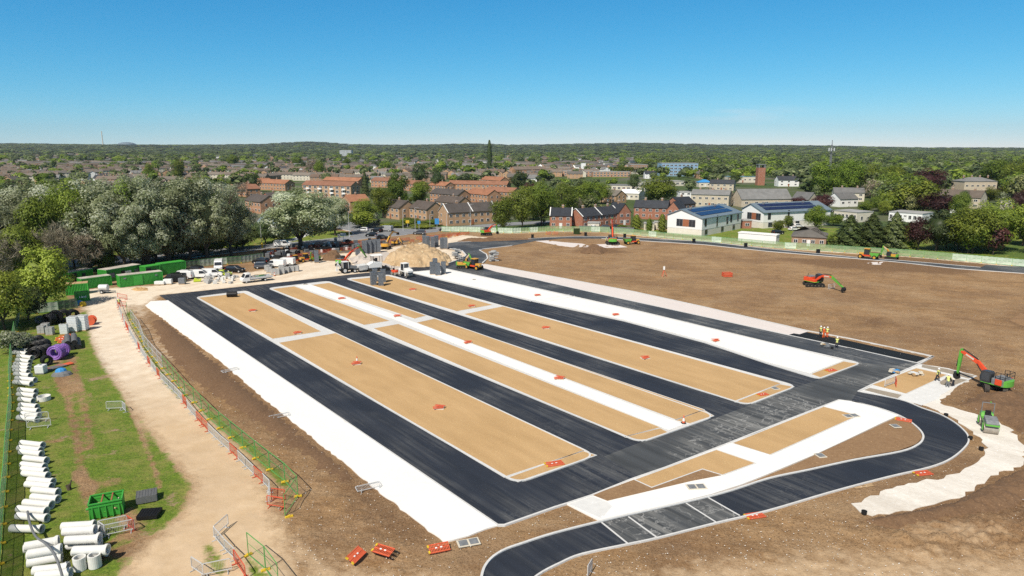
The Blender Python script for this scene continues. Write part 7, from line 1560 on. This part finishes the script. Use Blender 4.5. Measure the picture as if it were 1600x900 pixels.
for i in range(85):     # clutter of the compound: drums, bags, crates, shuttering
    x=rg.uniform(412,605); y=np.interp(x,[412,560,605],[400,382,380])+rg.uniform(-7,8); k=rg.randrange(4); g='materials stored in the compound below the road'
    if k==0: t=thing('cable_drum','black cable drum among the compound materials','cable drum',at(x,y),rg.uniform(0,3),g); mb=MB(); mb.cyl((0,-.4,.7),(0,.4,.7),.4,n=12); [mb.cyl((0,s,.7),(0,s+.06,.7),.7,n=14) for s in(-.45,.39)]; obj('drum',mb,'plastic_black',t)
    elif k==1: t=thing('bulk_bag','white bulk bag among the compound materials','bag',at(x,y),rg.uniform(0,3),g); mb=MB(); mb.box((0,0,.45),(.95,.95,.9),tap=.85); obj('bag',mb,'wrap_white',t,bevel=.12)
    elif k==2: t=thing('crate_stack','dark plastic crate stack among the compound materials','crates',at(x,y),rg.uniform(0,3),g); mb=MB(); [mb.box((0,0,.2+j*.42),(1.2,1.,.36)) for j in range(rg.randint(2,4))]; obj('crates',mb,'plastic_grey',t)
    else: t=thing('pipe_bundle','dark pipe bundle among the compound materials','pipes',at(x,y),rg.uniform(-.5,.8),g); mb=MB(); [mb.cyl((-1.8,(j%4)*.28,.15+.24*(j//4)),(1.8,(j%4)*.28,.15+.24*(j//4)),.13,n=8) for j in range(8)]; obj('pipes',mb,'plastic_black' if rg.random()<.7 else 'plastic_grey',t)
t=thing('plank','loose timber plank lying on the soil below the bend','plank',at(1337,763),.25); mb=MB(); mb.box((.9,0,.05),(2.,.2,.06)); mb.box((1.6,.25,.05),(.9,.15,.05)); obj('plank',mb,'wood',t)
for x,y,rz,l,s in ((1288,541,.2,'pile of pale tools and sacks on the dark aisle',1.2),(1395,583,.1,'bag and tools on the tarmac edge with a blue sheet',1.1),(1434,586,.2,'pallet of white wrapped blocks on the right gravel bed',1.5)):
    t=thing('tool_pile',l,'tools',at(x,y,.1),rz); mb=MB(); rg=random.Random(int(x))
    for k in range(9): mb.box((rg.uniform(-.5,.5)*s,rg.uniform(-.3,.3)*s,.1+rg.random()*.3),(rg.uniform(.3,.9),rg.uniform(.2,.6),rg.uniform(.1,.35)),rg.choice(['render_cream','wrap_white','wood','machine_grey'] if x!=1395 else ['render_cream','tarp_blue','wood']),rz=rg.uniform(0,3))
    obj('tools',mb,parent=t)
for x,y,l in ((1516,686,'black gully pot on the soil outside the bend'),(1478,650,'small black box on the pale path outside the bend'),(1533,703,'dark drain grating on the soil below the bend'),(1350,803,'black marker post at the tip of the pale path'),(1300,545,'black bucket on the new tarmac')):
    t=thing('gully_pot',l,'gully pot',at(x,y,.05),.4); mb=MB(); mb.lathe([(0,0),(.2,0),(.24,.3),(.19,.3),(.17,.08),(0,.08)],(0,0,0),'machine_black',12); obj('pot',mb,parent=t)
# ================================================================ people
def person(x,y,z,rz,label,vest,trous,pose='stand',hat='helmet_white'):
    t=thing('person',label,'person',at(x,y,z),rz); bend={'stand':0,'lean':.25,'bend':.95,'walk':.08}[pose]
    hipz=.92; hp=Vector((0,0,hipz)); c,s=math.cos(bend),math.sin(bend); up=lambda d,side=0.,f=0.: hp+Vector((s*d+f*c,side,c*d-f*s))
    st=.22 if pose=='walk' else .06
    V=[];E_=[];Rd=[]
    def v(p,r,par=None):
        V.append(tuple(p));Rd.append(r); 
        if par is not None: E_.append((par,len(V)-1))
        return len(V)-1
    pel=v(hp,.15); w_=v(up(.2),.135,pel); ch=v(up(.42),.165,w_); nk=v(up(.56),.065,ch); hd=v(up(.66,0,.02),.085,nk); tp=v(up(.80,0,.01),.088,hd); 
    no=v(up(.69,0,.115),.014,hd)
    hands=[]
    for sd in(-1,1):
        sh=v(up(.48,sd*.19),.065,ch); el=v(up(.24,sd*.27,.04+(.12 if pose!='stand' else .05)),.045,sh); wr=v(up(.03,sd*.25,.16+(.25 if pose=='bend' else .05)),.03,el); pa=v(Vector(V[wr])+Vector((.02,0,-.07)),.034,wr)
        for f in range(4): k=v(Vector(V[pa])+Vector((.035*(f-1.5)*.55,sd*.0,-.055)),.010,pa); v(Vector(V[k])+Vector((.012,-sd*.012,-.035)),.009,k)
        k=v(Vector(V[pa])+Vector((.035,-sd*.02,-.01)),.011,pa); v(Vector(V[k])+Vector((.015,-sd*.008,-.03)),.009,k)
        hj=v(hp+Vector((0,sd*.10,-.06)),.10,pel); kn=v(hp+Vector((st*sd*.6+.03,sd*.12,-.46)),.065,hj); an=v(Vector((st*sd-.03,sd*.13,.09)),.045,kn); v(Vector((st*sd+.14,sd*.15,.035)),.038,an)
    def skin(nm,V,E_,Rd,mat,root=0):
        me=bpy.data.meshes.new(nm); me.from_pydata(V,E_,[]); o=bpy.data.objects.new(nm,me); col.objects.link(o); o.parent=t; me.materials.append(MC[mat]); md=o.modifiers.new('skin','SKIN'); md.use_smooth_shade=True
        L_=me.skin_vertices[0].data if me.skin_vertices else None
        if L_ is None:
            me.skin_vertices  # layer is made by the modifier below
        return o,me
    def build(nm,ids,mat,grow):
        mp={i:k for k,i in enumerate(ids)}; vv=[V[i] for i in ids]; ee=[(mp[a],mp[b]) for a,b in E_ if a in mp and b in mp]
        # grow the surface by hand: a capsule of rings along each edge, welded by remeshing
        mb=MB()
        for i in ids:
            r=Rd[i]+grow; mb.lathe([(0.001,-r),(r*.7,-r*.7),(r,0),(r*.7,r*.7),(.001,r)],V[i],None,8)
        for a,b in ee:
            A_=Vector(vv[a]);B_=Vector(vv[b]); 
            if (A_-B_).length>1e-4: mb.cyl(A_,B_,Rd[ids[a]]+grow,None,Rd[ids[b]]+grow,8)
        o=obj(nm,mb,mat,t,smooth=True); md=o.modifiers.new('weld','REMESH'); md.mode='VOXEL'; md.voxel_size=.03 if grow>0 else .016; md.use_smooth_shade=True; return o
    n=len(V); allv=list(range(n)); legs=[i for i in allv if V[i][2]<=hipz+.01 and abs(V[i][1])<.17 and i not in()]; 
    build('body',allv,'skin',0.)
    tor=[0,1,2]+[i for i in allv if abs(Rd[i]-.065)<1e-6 and V[i][2]>1.0 and abs(V[i][1])>.1]; 
    build('vest',tor,vest,.03); 
    arm=[i for i in allv if (abs(Rd[i]-.065)<1e-6 and V[i][2]>1.0 and abs(V[i][1])>.1) or abs(Rd[i]-.045)<1e-6 and V[i][2]>.3 or abs(Rd[i]-.03)<1e-6]
    build('sleeves',arm,vest if vest=='hivis_orange' else 'trousers_dark',.015)
    lg=[0]+[i for i in allv if Rd[i] in(.10,.038) or (Rd[i]==.065 and V[i][2]<.7) or (Rd[i]==.045 and V[i][2]<.3)]
    build('trousers',lg,trous,.02)
    mb=MB(); mb.lathe([(.15,-.02),(.118,0),(.112,.07),(.07,.125),(0,.14)],tuple(up(.785,0,.01)),None,14); obj('helmet',mb,hat,t,smooth=True); return t
HY,HO,TD='hivis_yellow','hivis_orange','trousers_dark'
person(1281.5,525.5,.0,-1.2,'person in yellow hi-vis vest and dark trousers, leftmost of the three by the new tarmac',HY,TD)
person(1286.5,527.5,.0,-.8,'person all in orange hi-vis, middle of the three by the new tarmac',HO,HO)
person(1292,527,.0,-2.2,'person in yellow vest and orange trousers, rightmost of the three by the new tarmac',HY,HO)
person(1307,543.5,.1,-1.8,'person in yellow vest and black trousers standing alone at the kerb of the dark aisle',HY,TD)
person(1464,595,.08,-.9,'person in yellow vest looking at the digging, beside the gravel bed',HY,TD,'walk')
person(1480.5,605,.08,1.3,'person with broad yellow vest seen from behind at the concrete',HY,'machine_grey','lean')
person(1488,604,.08,2.4,'person bending over the wet concrete with bare arms','skin','trousers_dark','bend') if False else person(1489,603.5,.08,2.4,'person bending over the wet concrete beside the broad vested one','render_cream','trousers_dark','bend')
person(186.5,479,0,-.8,'person in pale vest and orange trousers at the top of the haul road',HY,HO)
person(947,379.5,0,0.,'person in yellow vest beside the rear view excavator',HY,TD)
# stones strewn on the soil
rng=np.random.default_rng(12); n=5200; px=rng.uniform(140,1650,n); py=rng.uniform(480,905,n); pts=np.array([at(a,b)[:2] for a,b in zip(px,py)]); dd_=np.full(n,-1e9)
for q_ in paved: dd_=np.maximum(dd_,poly_sd(pts[:,0],pts[:,1],q_))
gm=np.zeros(n,bool)
for g_ in G_GRASS+G_DUST[:1]: gm|=poly_in(pts[:,0],pts[:,1],P(g_))
pts=pts[(dd_<-.4)&~gm]; V=[];Q=[];b=0
for x,y in pts:
    s=rng.uniform(.02,.065); z=-.02; o_=rng.uniform(.6,1.2,(6,)); V+=[(x+s*o_[0],y,z+.1),(x,y+s*o_[1],z+.1),(x-s*o_[2],y,z+.1),(x,y-s*o_[3],z+.1),(x,y,z+.1+s*o_[4]*.8),(x,y,z-.1)]
    Q+=[(b,b+1,b+4),(b+1,b+2,b+4),(b+2,b+3,b+4),(b+3,b,b+4)]; b+=6
o=np_mesh('strewn_stones',np.array(V),np.array(Q),'rubble_white'); tag(o,'small pale stones strewn over the brown soil','stones',kind='stuff')

HAZE=3.9e-5
# ================================================================ the air: one even, very thin haze
mb=MB(); zt=320.; mb.box((0,3600,(zt-3)/2),(15000,11000,zt+3)); g=NG('haze_air'); g.t.nodes.remove(g.b); pv=g.new('ShaderNodeVolumePrincipled'); pv.inputs['Color'].default_value=(.86,.92,1,1); pv.inputs['Density'].default_value=HAZE; pv.inputs['Anisotropy'].default_value=.2; g.L(pv.outputs[0],g.n['Material Output'].inputs['Volume'])
o=obj('haze',mb,g.m); o.visible_shadow=True; tag(o,'thin pale air over the whole town','haze',kind='stuff'); cy.volume_bounces=0
